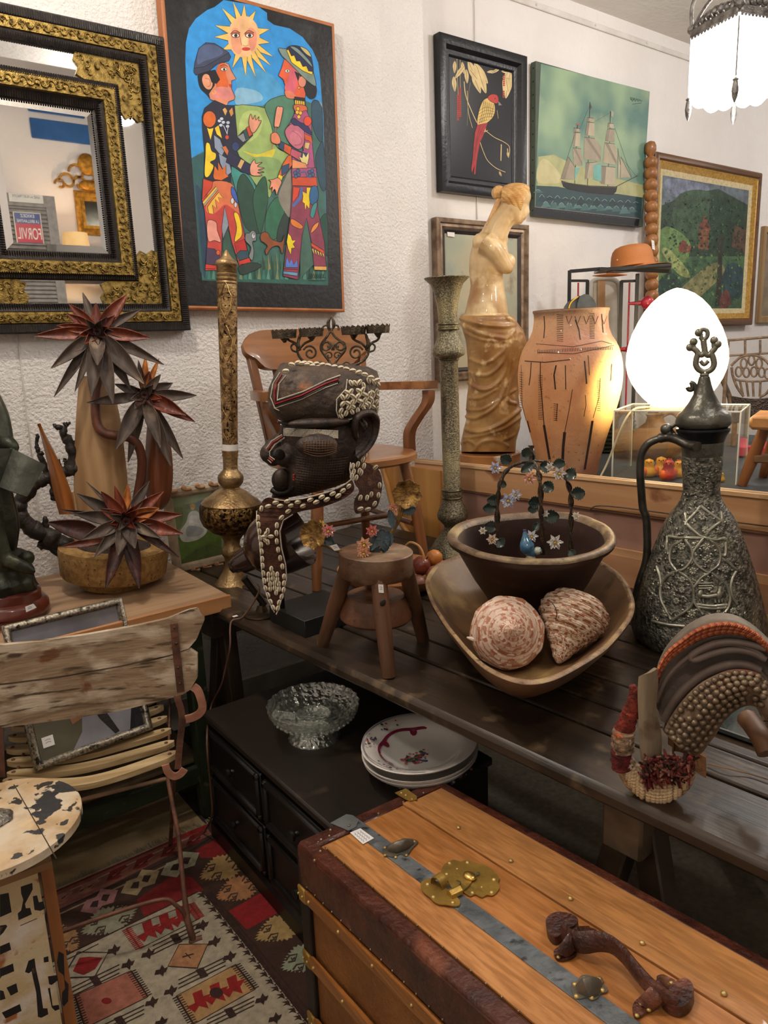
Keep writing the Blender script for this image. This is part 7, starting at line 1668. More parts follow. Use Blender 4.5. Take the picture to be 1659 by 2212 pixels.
# brass lock
L1 = plate7([(533,382),(548,362),(575,350),(598,356),(620,350),(645,360),(675,366),(700,378),(718,396),(733,412),(728,428),(733,445),(722,462),(708,472),(690,470),(672,478),(650,468),(632,474),(610,462),(596,448),(580,440),(560,425),(545,420),(533,405)],.006,.002,brs,'lock_plate')
studs([(561,359),(623,357),(714,416),(706,460),(640,461),(551,397)],.008,.0045,bst,L1); studs([(587,378),(672,441)],.008,.0024,bst,L1)
L2 = plate7([(462,432),(475,418),(500,414),(515,424),(540,440),(575,470),(588,480),(597,495),(592,508),(570,508),(548,504),(525,502),(505,492),(492,478),(475,465),(465,450)],.008,.002,brs,'lock_plate')
studs([(485,432),(505,476),(572,495)],.010,.0045,bst,L2)
L3 = plate7([(556,420),(572,408),(600,396),(630,390),(645,402),(640,420),(628,440),(610,455),(590,462),(570,450)],.0085,.003,brs,'lock_cover')
m_ = MB(); m_.ball(TZ7(630,402,.014),(.011,.014,.005),16,10,M('e0bc68','c8a050',rough=.25,metal=.9)); m_.build('lock_button',None,L3,60)
m_ = MB(); a_,b_ = TZ7(520,462,.012),TZ7(562,432,.012); dd = (b_ - a_)
n2 = 10; rings = []
for i in range(n2 + 1):
    g = pi * i / n2; c = lerp(TZ7(508,438,0),TZ7(548,462,0),.5 - .5 * math.cos(g)) + NT * (.010 + .018 * math.sin(g)); s = (TZ7(580,425,0) - TZ7(530,462,0)) * .42; rings.append([c - s * .5,c + s * .5,c + s * .5 + NT * .002,c - s * .5 + NT * .002])
m_.loft(rings,brs); m_.build('hasp_loop',None,L2,40)
m_ = MB(); m_.tube([TZ7(560,468,.014),TZ7(598,450,.014)],.009,6,brs); m_.build('hasp_tongue',None,L2,30)
m_ = MB(); m_.tube(cat([TZ7(585,418,.016),TZ7(598,424,.018),TZ7(594,436,.018),TZ7(580,440,.016)],4),.0012,6,grs); m_.tube(cat([TZ7(648,398,.012),TZ7(655,390,.014),TZ7(664,392,.012),TZ7(656,400,.011)],4),.0012,6,grs); m_.build('wire_pin',None,L1,60)
# leather handle
hl = M('4a2418','2c140e',rough=.4,coat=.3,scale=24,bump=.6,bs=110,spots=[('7a4a38',12,.6,.74)])
h1 = plate7([(895,580),(908,562),(935,552),(970,555),(998,568),(1006,585),(990,600),(960,612),(945,632),(925,640),(905,625),(897,605)],.006,.014,hl,'handle_end')
h2 = plate7([(920,672),(935,655),(960,648),(985,655),(1000,668),(990,685),(960,697),(932,695)],.006,.004,hl,'strap_plate'); h3 = plate7([(1018,596),(1045,588),(1068,596),(1072,612),(1058,630),(1035,632),(1020,618)],.006,.004,hl,'strap_plate')
studs([(967,660),(936,683)],.010,.0034,bst,h2); studs([(1050,597),(1048,622)],.010,.0034,bst,h3)
m_ = MB(); P_ = cat([TZ7(955,675,.012),TZ7(975,640,.026),TZ7(1005,612,.026),TZ7(1045,608,.012)],5); m_.tube(P_,.014,10,hl,flat=.35,up=NT); m_.build('strap_loop',None,t,60)
m_ = MB(); P_ = cat([TZ7(960,612,.018),TZ7(1010,632,.030),TZ7(1070,628,.040),TZ7(1120,640,.046),TZ7(1165,680,.048),TZ7(1205,730,.046),TZ7(1250,780,.036),TZ7(1300,820,.024),TZ7(1345,845,.018)],6); nP = len(P_)
m_.tube(P_,[.019 - .004 * math.sin(pi * i / nP) for i in range(nP)],12,hl,flat=.42,up=NT); m_.build('handle_strap',None,t,60)
h4 = plate7([(1295,858),(1300,835),(1325,815),(1350,795),(1375,788),(1395,800),(1405,825),(1400,850),(1385,875),(1355,890),(1320,880)],.006,.016,hl,'handle_end')
h5 = plate7([(1192,860),(1205,838),(1230,822),(1255,828),(1274,845),(1262,865),(1240,878),(1215,895),(1196,888)],.006,.004,hl,'strap_plate'); studs([(1222,844),(1248,864),(1207,884)],.010,.0036,bst,h5)
h6 = plate7([(1275,762),(1295,754),(1320,764),(1340,775),(1335,792),(1310,788),(1285,778)],.006,.006,hl,'strap_plate'); studs([(1325,772)],.012,.0036,bst,h6)
m_ = MB(); P_ = cat([TZ7(1235,850,.012),TZ7(1270,815,.03),TZ7(1295,790,.03),TZ7(1310,778,.012)],5); m_.tube(P_,.013,10,hl,flat=.35,up=NT); m_.build('strap_loop',None,t,60)
# slats on the front
def fp(u,v,h=0.0):
    d = ray(u,v); o = P0 + FN * h; return CAM + d * ((o - CAM).dot(FN) / d.dot(FN))
for (x,y) in ((35,415),(50,635),(65,845)):
    z_ = fp(*z7(x + 14,y + 14)).z - .01; a_ = P0 + FN * .006; a_ = V((a_.x,a_.y,z_)); b_ = a_ - EL * LEN
    m_ = MB(); m_.beam(a_,b_,.010,.034,grain('a86a30','82501f',20),V((0,0,1)),.003); sl = m_.build('front_slat',None,t)
    m_ = MB(); m_.beam(a_ + FN * .0035,a_ + FN * .0035 - EL * .032,.006,.037,brs,V((0,0,1)),.003); m_.build('brass_tip',None,sl)
    for k in range(8): q = MB(); q.ball(a_ - EL * (.05 + k * .125) + FN * .006,.0038,10,7); q.build('stud',bst,sl,60)
    for k in range(2): q = MB(); q.ball(a_ - EL * (.006 + k * .018) + FN * .008,.003,8,6); q.build('stud',bst,sl,60)

# ---- pressed glass cake stand
GA = az(680,1590,CBZ); GF = VF(GA); t = thing('glass_cake_stand','pressed clear glass footed cake stand on the black chest of drawers','cake stand',GA)
def thin_glass(name,tint=(.93,.96,.93,1),clear=.8,rough=.03,bump=0,sc_=75,white=0.0):
    m = bpy.data.materials.new(name); m.use_nodes = True; N = m.node_tree.nodes; L = m.node_tree.links; N.clear()
    o = N.new('ShaderNodeOutputMaterial'); tr = N.new('ShaderNodeBsdfTransparent'); tr.inputs[0].default_value = tint
    g = N.new('ShaderNodeBsdfGlossy'); g.inputs['Roughness'].default_value = rough; g.inputs['Color'].default_value = (1,1,1,1)
    lw = N.new('ShaderNodeLayerWeight'); lw.inputs[0].default_value = .5 - .35 * clear if False else .25
    mr = N.new('ShaderNodeMapRange'); mr.inputs[3].default_value = 1 - clear; mr.inputs[4].default_value = .85; L.new(lw.outputs['Facing'],mr.inputs[0])
    src = g.outputs[0]
    if white:
        d = N.new('ShaderNodeBsdfDiffuse'); d.inputs[0].default_value = (.9,.92,.88,1); m2 = N.new('ShaderNodeMixShader'); m2.inputs[0].default_value = white; L.new(src,m2.inputs[1]); L.new(d.outputs[0],m2.inputs[2]); src = m2.outputs[0]
    mx = N.new('ShaderNodeMixShader'); L.new(mr.outputs[0],mx.inputs[0]); L.new(tr.outputs[0],mx.inputs[1]); L.new(src,mx.inputs[2]); L.new(mx.outputs[0],o.inputs[0])
    if bump:
        vo = N.new('ShaderNodeTexVoronoi'); vo.inputs['Scale'].default_value = sc_; bp = N.new('ShaderNodeBump'); bp.inputs['Strength'].default_value = bump; bp.inputs['Distance'].default_value = .006
        tcn = N.new('ShaderNodeTexCoord'); L.new(tcn.outputs['Object'],vo.inputs[0]); L.new(vo.outputs['Distance'],bp.inputs['Height']); L.new(bp.outputs[0],g.inputs['Normal']); L.new(bp.outputs[0],lw.inputs['Normal'])
    return m
gla = thin_glass('cut_glass',clear=.82,bump=.8,white=.10)
g0,g1 = (676,1520),(680,1592)
scal = lambda a,v: 1 + .022 * math.cos(a * 24)
m_ = MB(); m_.plathe(GF,g0,g1,[(1562,56),(1556,66),(1546,84),(1534,94),(1519,99),(1517,98.5),(1519,96.5),(1534,91),(1545,80),(1553,62),(1556,20)],96,gla,f=scal); m_.build('bowl',None,t,60)
m_ = MB(); m_.plathe(GF,g0,g1,[(1562,34),(1568,33),(1576,40),(1588,55),(1592,57),(1592,54),(1584,46),(1574,30),(1568,24)],72,gla,f=scal); m_.build('foot',None,t,60)
m_ = MB(); m_.plathe(GF,g0,g1,[(1555,34),(1545,36),(1541,38),(1540,36),(1546,33),(1555,31)],60,gla,f=scal)
m_.build('centre_ring',None,t,60)
for a0 in (.4,2.5,4.6):
    m_ = MB(); c = GF.p(677,1553); m_.beam(c + V((math.cos(a0),math.sin(a0),0)) * 38 * GF.k + V((0,0,.010)),c + V((math.cos(a0),math.sin(a0),0)) * 84 * GF.k + V((0,0,.022)),.005,.022,gla,(0,0,1),.001); m_.build('divider',None,t)
m_ = MB()
for rr,vv,n_ in ((60,1560,30),(74,1551,36),(88,1540,42)):
    c = GF.p(678,vv)
    for k in range(n_): a = 2 * pi * k / n_; m_.ball(c + V((math.cos(a),math.sin(a),0)) * rr * GF.k - V((0,0,.002)),.0042,8,6,gla)
o_ = m_.build('cut_beads',None,t,60); o_['kind'] = 'stuff'

# ---- stack of flowered dishes
DB = az(912,1672,CBZ); DVF = VF(DB); chn = M('e4e0da','d8d4cc',rough=.15,coat=.8,scale=4)
def dish(lb,v0,tab,nm='china_bowl'):
    t = thing(nm,lb,'dish',DVF.p(910,v0)); m_ = MB(); m_.plathe(DVF,(905,1600),(912,1672),tab,72,chn); o = m_.build('body',None,t,60); return t
def rimline(t,v,r_,c,th=.6,nm='rim_line'): m_ = MB(); m_.plathe(DVF,(905,1600),(912,1672),[(v - th,r_ - .3),(v - th * .5,r_ + .25),(v + th * .5,r_ + .25),(v + th,r_ - .3)],72,M(c,rough=.2,coat=.6),caps=False); return m_.build(nm,None,t,60)
t1 = dish('lower deep china bowl in the flowered stack, flower sprays on its outside',1672,[(1672,58),(1668,62),(1658,84),(1642,108),(1628,123),(1625,124),(1625,121),(1640,104),(1656,78),(1664,40)])
m_ = MB(); rn = random.Random(8)
for k in range(70):
    a = 2 * pi * k / 70 + rn.uniform(-.1,.1); v = rn.choice([1636,1644,1651,1657]); r_ = interp([(1628,123),(1642,108),(1658,84),(1668,62)],v) + .6
    c = DVF.p(908,v) + V((math.cos(a),math.sin(a),0)) * r_ * DVF.k; m_.ball(c,rn.uniform(.002,.005),7,5,M(rn.choice(['9c4458','5a6c54','a86470','6a5a6c']),rough=.3))
o_ = m_.build('flower_sprays',None,t1,60); o_['kind'] = 'stuff'
rimline(t1,1626,123.6,'b8a4b0'); t2 = dish('middle china bowl nested in the flowered stack under the shallow dish',1664,[(1664,50),(1654,76),(1636,108),(1620,125),(1617,126),(1617,123),(1634,104),(1650,72),(1656,40)]); rimline(t2,1618,125.6,'b8a4b0')
t3 = dish('top flowered china dish with pink ribbon border, stacked half under the plank table',1640,[(1640,56),(1632,66),(1618,88),(1604,124),(1601,126),(1600,124),(1611,92),(1616,86),(1626,70),(1630,50),(1631,5)],'china_dish')
rimline(t3,1602,125,'9a90a4',.9)
dc = DVF.p(907,1630).z; DRr = 126 * DVF.k; cD = DVF.p(905,1601)
def dz(pt): 
    r_ = math.hypot(pt[0],pt[1]); q = interp([(0,1631),(50,1629.5),(70,1625.5),(86,1615.5),(92,1610.5),(124,1599.5)],r_); return cD + V((pt[0] * DVF.k,pt[1] * DVF.k,DVF.p(906,q).z - cD.z + .0008))
m_ = MB(); pk = M('9c3450','7c2840',rough=.25,coat=.5)
def blob(x,y,s,c,el=1): 
    m_.add([dz((x + s * math.cos(a),y + s * el * math.sin(a))) for a in [2 * pi * j / 10 for j in range(10)]],[list(range(10))],M(c,shade(c,.8),rough=.25,coat=.5))
for k in range(56):
    a,b = 2 * pi * k / 56,2 * pi * (k + 1) / 56; r0,r1 = 79 + 5 * abs(math.sin(3 * a)),86 + 3 * abs(math.sin(3 * a)); r2,r3 = 79 + 5 * abs(math.sin(3 * b)),86 + 3 * abs(math.sin(3 * b))
    m_.add([dz((r0 * math.cos(a),r0 * math.sin(a))),dz((r1 * math.cos(a),r1 * math.sin(a))),dz((r3 * math.cos(b),r3 * math.sin(b))),dz((r2 * math.cos(b),r2 * math.sin(b)))],[(0,1,2,3)],pk)
    m_.add([dz((119 * math.cos(a),119 * math.sin(a))),dz((122 * math.cos(a),122 * math.sin(a))),dz((122 * math.cos(b),122 * math.sin(b))),dz((119 * math.cos(b),119 * math.sin(b)))],[(0,1,2,3)],M('a89cac',rough=.25))
for k in range(6): a = k * pi / 3; blob(78 * math.cos(a),78 * math.sin(a),8,'9c3450')
rn = random.Random(2)
for k in range(60): a = rn.choice([.3,1.6,2.4,3.4,4.6,5.6]) + rn.uniform(-.28,.28); r_ = rn.uniform(97,115); blob(r_ * math.cos(a),r_ * math.sin(a),rn.uniform(1.5,4),rn.choice(['b03844','4c6c44','c85c5c','6a4c6c','3c5c3c']))
for k in range(90): a,r_ = rn.uniform(0,6.28),rn.uniform(0,34) ** 1; blob(-8 + r_ * math.cos(a) * 1.2,-6 + r_ * math.sin(a) * .7,rn.uniform(1.5,5),rn.choice(['b03844','4c6c44','c86470','8c5c34','5c6c9c','a05878','3c5c3c','c88c8c']))
m_.build('painted_flowers',None,t3,0,fix=False)
# ================================================================== BEHIND AND RIGHT
# ---- pine board of an old cot standing along the back of the table
z3v = zf(1200,880,.39775); z1b = zf(1200,500,.2767); z6 = zf(900,380,.3075)
BXX = 2.03
pinep = wood('d2a67c','b08258','y',14,rough=.5,bump=.2,k=.05,spots=[('8a5a3c',9,.64,.7,(1,.5,1))])
pinkp = wood('a88272','8c6858','y',10,rough=.6,bump=.2,spots=[('7a5a4e',8,.6,.75)])
t = thing('pine_cot_side','long pine panelled cot side standing on edge along the back of the plank table','cot side',(BXX,1.7,TZ))
def bx(u,v,x=BXX): return ax(u,v,x)
e0,e1 = .30,2.50
def zr(u,v): return bx(u,v).z
top0,top1 = 1.115,1.048                  # rail height at near and far end
def zt(y): return lerp(1.112,1.058,(y - .97) / (2.6 - .97))
def strip(x0,x1,f0,f1,nm,mat,n=2):
    m_ = MB(); rings = []
    for i in range(n + 1):
        y = lerp(e0,e1,i / n); rings.append([V((x0,y,f0(y))),V((x1,y,f0(y))),V((x1,y,f1(y))),V((x0,y,f1(y)))])
    m_.loft(rings); return m_.build(nm,mat,t,30)
dz1,dz2,dz3 = .105,.255,.285
strip(BXX,BXX + .03,lambda y: zt(y) - dz1,zt,'top_rail',pinep)
strip(BXX - .006,BXX + .036,lambda y: zt(y) - .012,lambda y: zt(y),'cap_strip',wood('e0bc90','c49a6c','y',14,rough=.45))
strip(BXX + .012,BXX + .022,lambda y: zt(y) - dz2 - .01,lambda y: zt(y) - dz1 + .01,'panel',pinkp)
strip(BXX + .002,BXX + .026,lambda y: zt(y) - dz1 - .008,lambda y: zt(y) - dz1,'moulding',wood('8a6448','6a4834','y',14)); strip(BXX,BXX + .026,lambda y: zt(y) - dz2,lambda y: zt(y) - dz2 + .024,'moulding',pinep)
strip(BXX - .002,BXX + .028,lambda y: TZ + .002,lambda y: zt(y) - dz2,'bottom_rail',wood('c0906a','9c6e4c','y',14,rough=.5,bump=.2,k=.05))
# rounded end board
m_ = MB(); EP = VF(V((BXX,2.46,TZ)),math.atan2(.55,.83))
ye = 2.50
outl = [(822,986),(850,1000),(900,1010),(950,1018),(952,1060),(945,1175),(925,1185),(896,1170),(870,1135),(850,1095),(838,1050),(828,1015)]
m_.prism([ax(u,v,BXX - .012) for u,v in outl],(.03,0,0)); m_.build('curved_end',wood('c8924c','a06c30','z',12,rough=.4,coat=.2),t,40)
m_ = MB(); m_.tube(cat([ax(u,v,BXX - .015) for u,v in ((822,986),(828,1015),(838,1050),(850,1095),(872,1138),(898,1172),(925,1188))],6),.014,8); m_.build('end_roll',wood('cf9a54','a8743a','z',12,rough=.35,coat=.3),t,60)
m_ = MB(); m_.tube(cat([bx(1275,1101,BXX - .004),bx(1290,1093,BXX - .012),bx(1340,1096,BXX - .012),bx(1440,1109,BXX - .012),bx(1659,1137,BXX - .012)],5),.0022,6); m_.build('wire',M('5a4a3a',rough=.5),t,60)

# ---- marble-look statue of a draped torso
VA = az(1065,1003,.95); VV = VF(VA); t = thing('statue_of_woman','tall glazed cream statue of a draped armless classical woman, head turned right','statue',VA)
SK = .3075
OUT = [(345,492,628,.75),(375,470,622,.75),(400,440,622,.72),(430,415,628,.70),(460,400,634,.68),(500,388,640,.66),(550,376,645,.66),(600,369,640,.68),(650,367,622,.70),(690,369,606,.72),(720,374,608,.74),(770,379,613,.76),(830,371,622,.80),(880,357,632,.82),(930,347,638,.84),(975,335,640,.84),
       (985,306,690,.80),(1000,303,700,.80),(1050,306,715,.80),(1100,322,748,.78),(1150,338,762,.76),(1200,345,770,.76),(1280,352,765,.75),(1350,355,745,.75),(1450,362,730,.75),(1550,348,722,.75),(1620,342,730,.75),(1700,346,738,.75),(1780,325,728,.76),(1860,308,705,.78),(1925,308,700,.80),(1945,310,698,.8)]
folds = [([(310,1000),(400,1030),(520,1050),(620,1055),(690,1045)],26,14),([(315,1040),(420,1100),(540,1130),(640,1140),(690,1080)],24,12),([(340,1100),(450,1150),(560,1160),(640,1165)],18,9),([(640,990),(690,1030),(740,1100),(765,1180)],24,14),
         ([(650,1160),(600,1240),(480,1320),(380,1290)],20,10),([(640,1180),(610,1300),(500,1400),(370,1380)],20,12),([(650,1200),(620,1380),(540,1480),(450,1500),(360,1450)],22,14),([(660,1180),(640,1400),(570,1600),(420,1700),(345,1690)],20,13),([(690,1120),(680,1350),(640,1560),(700,1600)],16,11),
         ([(740,1130),(720,1300),(660,1450),(640,1580)],16,11),([(720,1060),(700,1200),(640,1360)],15,9),([(365,1560),(450,1560),(560,1500)],18,9),([(350,1640),(460,1640),(600,1560),(700,1500)],14,8),([(345,1780),(450,1800),(600,1740),(730,1640)],22,14),([(330,1840),(420,1830),(600,1780),(730,1700)],16,9),([(400,1930),(460,1870),(560,1860),(640,1900)],20,11),([(310,1880),(360,1860),(420,1900)],15,8),([(600,1860),(690,1820),(720,1760)],16,8)]
segs = []
for P_,w_,h_ in folds:
    C_ = [(p.x,p.y) for p in cat(P_,5)]
    for i in range(len(C_) - 1): segs.append((C_[i],C_[i + 1],w_,h_))
def foldh(x,y):
    best = 0
    for a,b,w_,h_ in segs:
        if abs(y - a[1]) > 70 or abs(x - a[0]) > 90: continue
        dx,dy = b[0] - a[0],b[1] - a[1]; L2_ = dx * dx + dy * dy + 1e-6; tt = max(0,min(1,((x - a[0]) * dx + (y - a[1]) * dy) / L2_)); d = math.hypot(x - a[0] - dx * tt,y - a[1] - dy * tt)
        if d < w_: best = max(best,h_ * (math.cos(d / w_ * pi) * .5 + .5))
    return best
m_ = MB(); rings = []; NSg = 130; v = 345; 
rows = dense(OUT,1); vs_ = list(range(345,1946,9))
for v in vs_:
    for i in range(len(OUT) - 1):
        if v <= OUT[i + 1][0]: f = (v - OUT[i][0]) / (OUT[i + 1][0] - OUT[i][0]); l,r_,dd = (lerp(OUT[i][j],OUT[i + 1][j],f) for j in (1,2,3)); break
    c = (l + r_) / 2; a = (r_ - l) / 2; ring = []
    for j in range(NSg):
        g = 2 * pi * j / NSg; x = c + a * math.cos(g); dep = -a * dd * math.sin(g)
        h = foldh(x,v) if v > 975 and math.sin(g) > -.1 else (2.5 * math.sin(g * 14 + v * .01) if v > 985 else 0)
        if v > 975: h -= 5
        u_,v_ = z6(x + h * math.cos(g),v); ring.append(VV.p(u_,v_,(dep - h * math.sin(g)) * SK * VV.k))
    rings.append(ring)
kd = next(i for i,v in enumerate(vs_) if v > 978)
m_.loft(rings[:kd + 2]); dm = MB(); dm.loft(rings[kd - 1:])
dm.build('drapery',M('ac864e','886034',rough=.42,scale=11,coat=.2,bump=.2,spots=[('7c4c22',6,.50,.68,(1,1,.5)),('dcc08c',14,.58,.70)]),t,70)
VP = lambda x,y,d=0: VV.p(*z6(x,y),d * SK * VV.k)
def ball6(x,y,rx,ry,rd,d=0,tilt=0): m_.ball(VP(x,y,d),tuple(q * SK * VV.k for q in (rx,rd,ry)),24,16,None,Matrix((VV.r,VV.n,V((0,0,1)))).transposed() @ Matrix.Rotation(tilt,3,'Y'))
def tube6(P_,r_,seg_=12): m_.tube(cat([VP(*p) for p in P_],6),[lerp(r_[0],r_[1],i / (6 * (len(P_) - 1))) * SK * VV.k for i in range(6 * (len(P_) - 1) + 1)],seg_)
# shoulder blade, upper arm stump, breast
tube6([(480,470,-60),(540,520,-75),(590,590,-70),(632,650,-60)],(78,44)); ball6(628,640,52,44,50,-55,.5); ball6(440,470,46,60,60,-20)
ball6(590,450,50,60,80,40); ball6(650,600,42,48,46,0)
# neck and head
tube6([(540,430,0),(580,340,0),(640,260,0),(665,220,0)],(92,66)); ball6(690,215,78,112,74,0,-.12); ball6(690,150,104,86,88,0)
ball6(735,255,40,56,42,-5,-.2); ball6(705,300,44,36,40,-5); ball6(725,322,20,16,18,-5)
tube6([(762,180,0),(772,220,0),(779,252,0),(774,262,0)],(16,14)); ball6(772,258,11,9,12,0); ball6(762,284,10,6,14,0); ball6(758,297,10,6,13,0); ball6(762,196,16,9,30,-12)
ball6(757,214,10,7,10,-36); ball6(668,225,15,22,9,-68)
o_ = m_.build('figure',M('cfb488','ac8a58',rough=.38,scale=9,coat=.25,bump=.15,spots=[('8c5c30',5,.50,.70,(1,1,.5)),('e6cc9c',9,.54,.68)]),t,60)
rm = o_.modifiers.new('fuse','REMESH'); rm.mode = 'VOXEL'; rm.voxel_size = .0052; rm.use_smooth_shade = True
sm = o_.modifiers.new('soft','SMOOTH'); sm.iterations = 3
m_ = MB()
for k in range(15):                               # waved hair swept back to a knot
    y0 = 78 + k * 11; x0 = 770 - abs(k - 3) * 3
    P_ = [(x0 - i * (x0 - 600) / 9,y0 + (110 - y0) * (i / 9) * .55 + 5 * math.sin(i * 2.2 + k),-(60 + 34 * math.sin(pi * (.15 + .7 * i / 9)) * math.sin(pi * min(.95,(k + 2) / 17)))) for i in range(10)]
    tube6(P_,(8,7),7)
for k in range(7): tube6([(560 + 8 * k,85 + k,-30),(545 + 6 * k,115,-48),(552 + 6 * k,150,-40)],(9,8),7)
ball6(575,118,46,44,44,-10); ball6(690,100,96,42,84,0)
for k in range(4): tube6([(575 + k * 8,150,-30),(550 + k * 6,210,-35),(530 + k * 5,255,-40),(505 + k * 5,310,-45),(492 + k * 4,345,-50)],(10,6),7)
o_ = m_.build('hair',M('d8ae6c','b58244',rough=.3,scale=20,coat=.5,bump=.2),t,60)
m_ = MB(); m_.plathe(VV,(1055,900),(1055,1003),[(976,66),(978,68),(992,69),(1003,70)],40); m_.build('base',M('a8703c','7c4c24',rough=.35,coat=.5,scale=8,spots=[('e8e0d4',6,.62,.68)]),t,40)

# ---- stitched hide vase lamp
JA = az(1212,1023,.951); JV = VF(JA); t = thing('hide_vase','large shouldered vase of stitched tan hide with drawn seams, its right side glowing','vase',JA)
hidem = M('bfa080','9c7c66',rough=.5,scale=7,coat=.25,bump=.35,bs=90,lo=.3,hi=.7,spots=[('5c4c46',4.6,.54,.70,(1,1,.8)),('94645a',4,.52,.70),('6a4a30',60,.64,.70)])
jp = [(943,262),(952,264),(960,258),(985,254),(1020,254),(1080,262),(1130,282),(1170,308),(1210,328),(1260,344),(1320,355),(1380,359),(1440,357),(1500,350),(1580,334),(1660,312),(1750,284),(1850,254),(1950,226),(2040,205),(2090,198)]
jc = lambda y: interp([(940,1083),(1400,1080),(2090,1062)],y)
tn = hidem.node_tree; trn = tn.nodes.new('ShaderNodeBsdfTranslucent'); mxs = tn.nodes.new('ShaderNodeMixShader'); mxs.inputs[0].default_value = .27; pb = tn.nodes['Principled BSDF']; trn.inputs[0].default_value = (.85,.58,.30,1)
ou = tn.nodes['Material Output']; tn.links.new(pb.outputs[0],mxs.inputs[1]); tn.links.new(trn.outputs[0],mxs.inputs[2]); tn.links.new(mxs.outputs[0],ou.inputs[0])
m_ = MB(); rr_ = []; [m_.plathe(JV,z6(jc(940),943),z6(jc(2090),2090),[(380 + a * .3075,r * .3075) for a,r in jp[::-1]],72,hidem,caps=False)]; o_ = m_.build('body',None,t,60)
lamp('vase_bulb',JV.p(1262,800,.0),48,(1,.66,.26),.03,'SPOT',JV.p(1338,830,-.10),1.9,1.0)
m_ = MB(); m_.plathe(JV,z6(jc(940),943),z6(jc(2090),2090),[(380 + a * .3075,r * .3075) for a,r in ((944,262),(940,264),(940,256),(950,246),(990,240))],60,M('b08048','8a5c34',rough=.5),caps=False); m_.build('rim',None,t,60)
m_ = MB(); ikm = M('3a2a26','241a18',rough=.6)
jsf = surf(JV,z6(jc(940),943),z6(jc(2090),2090),[(380 + a * .3075,r * .3075) for a,r in jp])
def jon(x,y,l=.0005): u,v_ = z6(x,y); return jsf(u,v_,l)
def jline(pts,r_=.0016,n=6): m_.tube([jon(lerp(pts[i][0],pts[i + 1][0],j / n),lerp(pts[i][1],pts[i + 1][1],j / n)) for i in range(len(pts) - 1) for j in range(n)] + [jon(*pts[-1])],r_,5,ikm)
for P_,r_ in (([(895,985),(900,1060),(893,1140)],.0022),([(1115,1010),(1140,1080),(1150,1150)],.0026),([(1180,1300),(1190,1400),(1195,1460)],.003),([(1300,970),(1310,1100)],.0022),([(980,1330),(965,1400),(975,1500)],.003),([(805,1310),(800,1400),(790,1470)],.002),([(870,1310),(868,1440),(880,1560),(895,1750)],.002),([(895,1750),(915,1870),(935,1990)],.0055),
                 ([(1045,1330),(1048,1500)],.0018),([(1095,1500),(1070,1650),(1040,1800)],.0014),([(1040,1800),(1030,1900),(1025,2010)],.0060),([(1290,1420),(1280,1560),(1240,1700)],.0014),([(1235,1720),(1215,1850),(1180,2060)],.0055),([(735,1330),(740,1600),(770,1720)],.0014),([(780,1720),(800,1800)],.004),([(760,1300),(900,1310),(1080,1290)],.0018),([(840,1180),(1100,1200),(1300,1160),(1370,1180)],.0012),([(850,1240),(1100,1250),(1250,1220),(1385,1190)],.0014),
                 ([(1185,1540),(1190,1610),(1175,1690)],.0014),([(1370,1320),(1362,1440)],.0022),([(1205,1260),(1215,1400)],.0014),([(990,1600),(980,1720)],.0016)): jline(P_,r_)
for (x0,x1,y0,y1,n_) in ((985,1030,975,1170,15),(1215,1250,965,1150,16),(855,885,1400,1720,26),(1268,1292,1440,1660,16),(725,745,1380,1640,16),(962,990,1600,1730,9)):
    for k in range(n_): y = lerp(y0,y1,k / n_); jline([(x0,y),(x1,y + 4)],.0011,3)
for k in range(46): x = 850 + k * 11.6; jline([(x,1225 - 24 * math.sin((x - 850) / 540 * pi * .5)),(x + 2,1250 - 28 * math.sin((x - 850) / 540 * pi * .5))],.0011,2)
for k in range(5): x = 1050 + k * 62; jline([(x,985),(x + 18,1040),(x + 40,985)],.0012,4)
m_.build('ink_seams',None,t,60)

# ---- clear display box with toy birds and a jug; egg lamp on top
q0,q1 = az(1322,1033,.95),az(1590,1048,.95); zb,ztp = .951,None
hd = (q1 - q0); hd.z = 0; BLx = hd.length; hd.normalize(); hn = V((-hd.y,hd.x,0)); hn = hn if hn.x > 0 else -hn
PBX = VF(q0,math.atan2(hn.y,hn.x)); ztp = PBX.p(1325,887).z; BD = .34; BHt = ztp - zb
acr = thin_glass('acrylic',(.97,.98,.96,1),.93,.02); edg = M('e8ece0','d8dcd0',rough=.2,emit=None)
t = thing('acrylic_box','clear acrylic display box holding toy birds, the egg lamp standing on it','display box',q0 + hd * BLx / 2 + hn * BD / 2 + V((0,0,.001)))
Rb = Matrix((hd,hn,V((0,0,1)))).transposed(); bcn = q0 + hd * BLx / 2 + hn * BD / 2; bcn.z = zb
def panel_(c,d,nm): m_ = MB(); m_.box(c,d,Rb); return m_.build(nm,acr,t,0)
panel_(bcn - hn * BD / 2 + V((0,0,BHt / 2)),(BLx,.004,BHt),'front_pane'); panel_(bcn + hn * BD / 2 + V((0,0,BHt / 2)),(BLx,.004,BHt),'back_pane')
panel_(bcn - hd * BLx / 2 + V((0,0,BHt / 2)),(.004,BD,BHt),'side_pane'); panel_(bcn + hd * BLx / 2 + V((0,0,BHt / 2)),(.004,BD,BHt),'side_pane'); panel_(bcn + V((0,0,BHt - .002)),(BLx,BD,.004),'top_pane')
